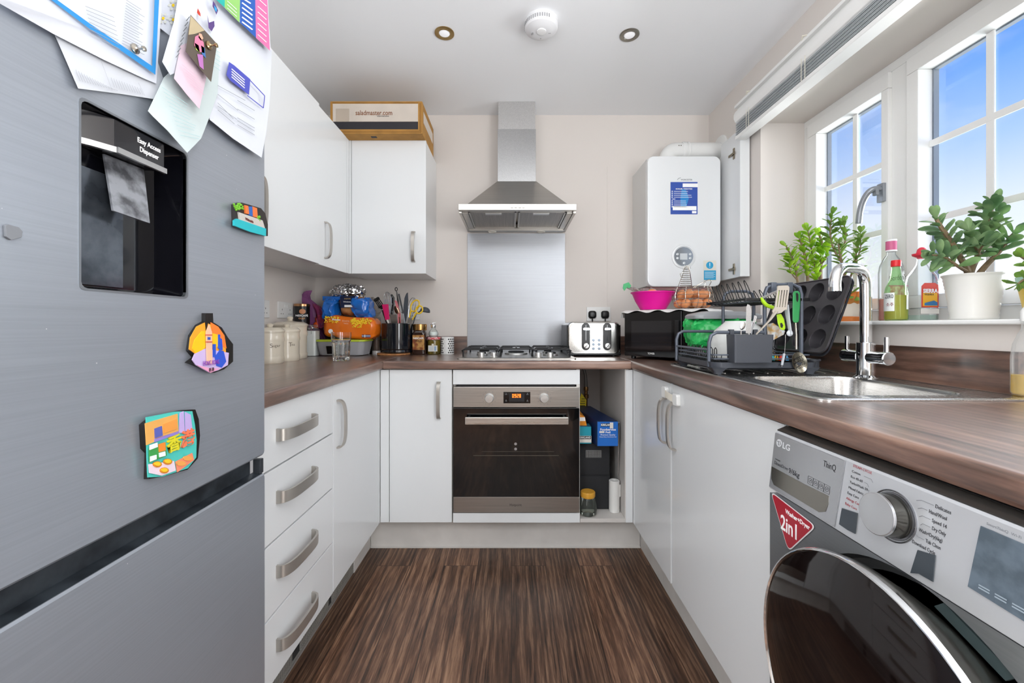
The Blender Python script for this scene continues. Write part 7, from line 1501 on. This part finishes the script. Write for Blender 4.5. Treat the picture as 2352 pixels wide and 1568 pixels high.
b = MB(); b.lathe([(.027, SZ), (.0290, SZ+.004), (.0292, SZ+.085), (.026, SZ+.105), (.0155, SZ+.130), (.0112, SZ+.160), (.0112, SZ+.175)], (x, y, 0), 36, cap1=False); b.build('bottle_body', glass('green_glass', (.78, .95, .70), .6, .08, (.3, .75, .3)), t)
b = MB(); b.lathe([(.025, SZ+.004), (.0275, SZ+.008), (.0275, SZ+.080)], (x, y, 0), 32); b.build('liquid', glass('amber_spirit', (.97, .84, .5), .3, .35, (.85, .6, .15)), t)
b = MB(); b.lathe([(.0128, SZ+.172), (.0132, SZ+.176), (.0128, SZ+.190), (.0116, SZ+.192)], (x, y, 0), 28); b.build('cap', mat('cap_red', 'd8222c', .35), t)
vd = Vector((-x, -y, 0)).normalized(); rt_ = Vector((-vd.y, vd.x, 0))
def wrapl(mb, x, y, r, a0, a1, z0, z1, n=12):
    l0 = []; 
    for i in range(n+1):
        a = a0+(a1-a0)*i/n; l0.append((x+r*math.cos(a), y+r*math.sin(a)))
    for (p, q) in zip(l0[:-1], l0[1:]): mb.poly([(p[0], p[1], z0), (q[0], q[1], z0), (q[0], q[1], z1), (p[0], p[1], z1)])
va = math.atan2(vd.y, vd.x); b = MB(); wrapl(b, x, y, .0296, va-1.5, va-.12, SZ+.030, SZ+.088); wrapl(b, x, y, .0296, va+.95, va+1.3, SZ+.035, SZ+.080, 4); b.build('label', mat('label_soju', 'e9ecea', .5), t)
txt('ZERO', .017, Vector((x, y, SZ+.076))+Vector((math.cos(va-.55), math.sin(va-.55), 0))*.0303, (-math.sin(va-.55), math.cos(va-.55), 0), (0, 0, 1), M_INK, t, width=.023); txt('소주', .013, Vector((x, y, SZ+.050))+Vector((math.cos(va-.5), math.sin(va-.5), 0))*.0303, (-math.sin(va-.5), math.cos(va-.5), 0), (0, 0, 1), mat('soju_red', '8c3a44', .5), t, width=.020)
x, y = xof(2117, 1.355), 1.355; t = thing('tequila_bottle', 'clear glass bottle with a red hat-shaped cap and an orange label', 'bottle', (x, y, SZ))
shape_bottle(t, x, y, [(.033, 0, .5), (.0365, .004, .5), (.0375, .120, .5), (.035, .145, .6), (.023, .168, .99), (.015, .182, .99), (.0125, .196, .99), (.0125, .205, .99)], M_GLASS, e=.8)
shape_bottle(t, x, y, [(.033, .003, .5), (.035, .006, .5), (.035, .018, .5)], glass('clear_spirit', (.85, .95, .90), .3, .1, (.8, .9, .85)), 'liquid', e=.76, cap1=True)
b = MB(); b.lathe([(.010, SZ+.202), (.012, SZ+.206), (.023, SZ+.212), (.0245, SZ+.218), (.019, SZ+.214), (.014, SZ+.219), (.011, SZ+.232), (.0055, SZ+.238), (.001, SZ+.239)], (x, y, 0), 32); b.build('hat_cap', mat('cap_red2', 'e0364a', .4), t)
fy = y-.0305; x -= .004; b = MB(); b.prism([(x-.027, fy, SZ+.042), (x+.027, fy, SZ+.042), (x+.027, fy, SZ+.112), (x+.017, fy, SZ+.120), (x-.017, fy, SZ+.120), (x-.027, fy, SZ+.110)], (0, -.0005, 0)); lb = b.build('label', mat('label_red', 'd5402e', .45), t)
b = MB(); b.box(x-.023, x+.023, fy-.0010, fy-.0005, SZ+.046, SZ+.088); b.build('label_sun', mat('label_sun', 'f2b52c', .45), lb); b = MB(); b.prism([(x-.018, fy-.0010, SZ+.048), (x+.023, fy-.0010, SZ+.048), (x+.023, fy-.0010, SZ+.058), (x+.012, fy-.0010, SZ+.064), (x-.018, fy-.0010, SZ+.056)], (0, -.0004, 0)); b.build('label_cactus', mat('label_blue', '3b78a8', .45), lb)
txt('SIERRA', .017, (x, fy-.0016, SZ+.094), (1, 0, 0), (0, 0, 1), M_WHITE, lb, width=.046, bold=.0006); txt('TEQUILA', .007, (x-.004, fy-.0016, SZ+.083), (1, 0, 0), (0, 0, 1), M_INK, lb, width=.03)
b = MB(); b.box(x-.029, x+.029, fy-.0004, fy, SZ+.022, SZ+.038); b.build('lower_label', mat('label_cream', 'e8e2d8', .5), t)

# ================================================================ OPEN CABINET CONTENTS
NB = .1725
t = thing('storage_box', 'black two-drawer storage unit standing in the open cabinet', 'box', (.40, 2.2, NB)); b = MB(); b.box(.322+.002, .487, 2.06, 2.40, NB, .505); b.build('case', mat('black_textured', '1f2023', .7, bump=.2, bscale=120), t, bevel=.004)
b = MB(); b.box(.330, .484, 2.054, 2.0595, .346, .498); d1 = b.build('drawer_front', mat('black_textured', ''), t, bevel=.003); b = MB(); b.box(.330, .484, 2.054, 2.0595, NB+.006, .338); b.build('drawer_front', mat('black_textured', ''), t, bevel=.003)
b = MB(); b.box(.367, .442, 2.051, 2.0538, .431, .466); gp = b.build('grid_plate', mat('grid_white', 'c9c9c7', .5), d1); b = MB()
for i in range(13): b.box(.369+i*.0056, .3715+i*.0056, 2.0502, 2.051, .431, .466)
for i in range(6): b.box(.367, .442, 2.0502, 2.051, .433+i*.0058, .4352+i*.0058)
b.build('grid_dark', M_BLACK, gp)
# foil box
def kbox(lbl, x0, x1, z0, z1, y0, y1, cc, top, skew=0):
    t = thing('foil_box', lbl, 'box', ((x0+x1)/2, (y0+y1)/2, z0)); b = MB(); b.loft([[Vector((x0+skew*f, y, z0)), Vector((x1+skew*f, y, z0)), Vector((x1+skew*f, y, z1)), Vector((x0+skew*f, y, z1))] for f, y in ((0, y0), (1, y1))]); b.build('carton', mat('carton_'+top, top, .4), t, bevel=.001)
    b = MB(); b.loft([[Vector((x0+skew*f+.002, y, z1+.0002)), Vector((x1+skew*f-.002, y, z1+.0002)), Vector((x1+skew*f-.002, y, z1+.0012)), Vector((x0+skew*f+.002, y, z1+.0012))] for f, y in ((.02, y0+(y1-y0)*.02), (1, y1))]); b.build('carton_top', mat('carton_'+top, top, .4), t); b = MB(); b.box(x0+.002, x1-.001, y0-.0012, y0, z0+.001, z1-.001); b.build('printed_end', mat('carton_'+cc, cc, .4), t); return t
ZB = .5065
t = kbox('bright blue foil carton on top of the black storage unit', .408, .508, ZB, .6240, 1.9850, 2.3600, '1f68bd', '172a52', -.060)
txt('KIRKLAND', .013, (.452, 1.9818, .6080), (1, 0, 0), (0, 0, 1), M_WHITE, t, width=.052, bold=.0004)
b = MB(); b.box(.426, .480, 1.9825, 1.9837, .6010, .6150); b.build('label_bar', M_BLACK, t)
txt('Foodservice', .014, (.459, 1.9818, .5860), (1, 0, 0), (0, 0, 1), M_WHITE, t, width=.074, bold=.0003); txt('Foil', .012, (.459, 1.9818, .5730), (1, 0, 0), (0, 0, 1), M_WHITE, t, width=.022, bold=.0003); txt('Premium Quality', .010, (.459, 1.9818, .5610), (1, 0, 0), (0, 0, 1), M_WHITE, t, width=.070); txt('Heavy Duty Aluminium Foil', .006, (.459, 1.9818, .5510), (1, 0, 0), (0, 0, 1), M_WHITE, t, width=.08)
b = MB(); b.box(.468, .484, 1.9810, 1.9822, .5920, .6200); b.box(.418, .442, 1.9810, 1.9822, .5700, .5790); b.build('price_stickers', mat('sticker_offwhite', 'dcd7cf', .6), t)
t = kbox('teal carton squeezed beside the blue foil carton', .3235, .388, ZB, .5900, 2.0250, 2.085, '2396a8', '256a86', 0)
b = MB(); b.box(.3235, .388, 2.0222, 2.0237, .5130, .5450); b.build('label_panel', mat('sticker_offwhite', ''), t); b = MB(); b.box(.3240, .386, 2.0212, 2.0221, .5300, .5440); b.build('label_bar', M_BLACK, t)
txt('KIRKLAND', .011, (.356, 2.0208, .5370), (1, 0, 0), (0, 0, 1), M_WHITE, t, width=.054, bold=.0003)
b = MB(); b.loft([[Vector((x, y, z)) for x, z in ((.3240, .5925), (.368, .5925), (.358, .6350), (.334, .6470), (.3240, .6420))] for y in (2.0350, 2.2050)]); t = thing('snack_box', 'small orange and white carton lying on the teal carton', 'box', (.345, 2.15, .5925)); b.build('carton', mat('carton_orange', 'e08a1e', .4), t); b = MB(); b.loft([[Vector((x, y, z)) for x, z in ((.3242, .6150), (.361, .6150), (.358, .6330), (.3242, .6330))] for y in (2.0340, 2.0350)]); b.build('white_band', M_WHITE, t)
b = MB(); b.loft([[Vector((x, y, z)) for x, z in ((.375, .62), (.425, .60), (.428, .655), (.400, .695))] for y in (2.38, 2.383)]); t = thing('warning_tag', 'yellow warning tag hanging from the gas pipe in the open cabinet', 'tag', (.40, 2.38, .65)); b.build('tag_card', mat('tag_yellow', 'd9c21a', .5), t); b = MB()
for i in range(4): b.box(.388+i*.004, .420, 2.3785, 2.3798, .622+i*.013, .625+i*.013)
b.build('tag_print', M_BLACK, t)
t = thing('gas_pipe', 'grey flexible gas hose with a brass valve coming down inside the open cabinet', 'pipe', (.43, 2.45, .6)); b = MB(); b.tube([(.365, 2.45, .875), (.40, 2.45, .862), (.425, 2.45, .83), (.437, 2.45, .78), (.438, 2.45, .72)], .0085, 12, smooth=2); b.build('hose', mat('hose_grey', '7d7b7a', .4, .6), t)
b = MB(); b.lathe([(.012, .722), (.014, .715), (.014, .700), (.010, .697), (.010, .68), (.015, .677), (.015, .655), (.009, .652), (.009, .60)], (.438, 2.45, 0), 16); b.build('valve', mat('brass', '8d6a45', .3, 1), t)
t = thing('glass_jar', 'empty glass jar with a mustard yellow lid on the floor of the open cabinet', 'jar', (.372, 2.06, NB)); jx, jy = .3675, 2.005
b = MB(); b.lathe([(.030, NB), (.040, NB+.008), (.0435, NB+.030), (.042, NB+.055), (.034, NB+.082), (.030, NB+.090)], (jx, jy, 0), 32, cap1=False); b.build('jar_body', glass('jar_glass', (.86, .89, .85), 1.0, .04, (.6, .65, .6)), t)
b = MB(); b.lathe([(.033, NB+.086), (.035, NB+.090), (.035, NB+.108), (.032, NB+.112), (.001, NB+.112)], (jx, jy, 0), 32); b.build('lid', mat('mustard', 'd39a34', .45), t)
t = thing('bag_roll', 'upright white roll of plastic bags in the open cabinet', 'roll', (.498, 2.045, NB)); rx, ry = .5035, 2.04
b = MB(); b.lathe([(.0245, NB), (.026, NB+.003), (.0255, NB+.150), (.022, NB+.152), (.010, NB+.150), (.009, NB+.02)], (rx, ry, 0), 28, cap1=False); b.build('roll', mat('roll_white', 'dfdedb', .6, bump=.3, bscale=60), t); b = MB(); b.loft([[Vector((rx+.020, ry-.016, z)), Vector((rx+.028, ry-.012, z)), Vector((rx+.029, ry-.010, z)), Vector((rx+.021, ry-.014, z))] for z in (NB+.075, NB+.135)]); b.build('loose_end', mat('roll_white', ''), t)
b = MB(); b.tube([(.513, 2.02, .60), (.516, 2.0, .62), (.521, 2.02, .60), (.521, 2.03, .50), (.526, 2.05, .42), (.530, 2.07, .30), (.530, 2.07, NB+.004)], .0035, 8, smooth=2); b.build('cable', mat('cable_grey', '8b8682', .4), loc=(.525, 2.05, .3), label='thin grey cable looping down the right side of the open cabinet', cat='cable')
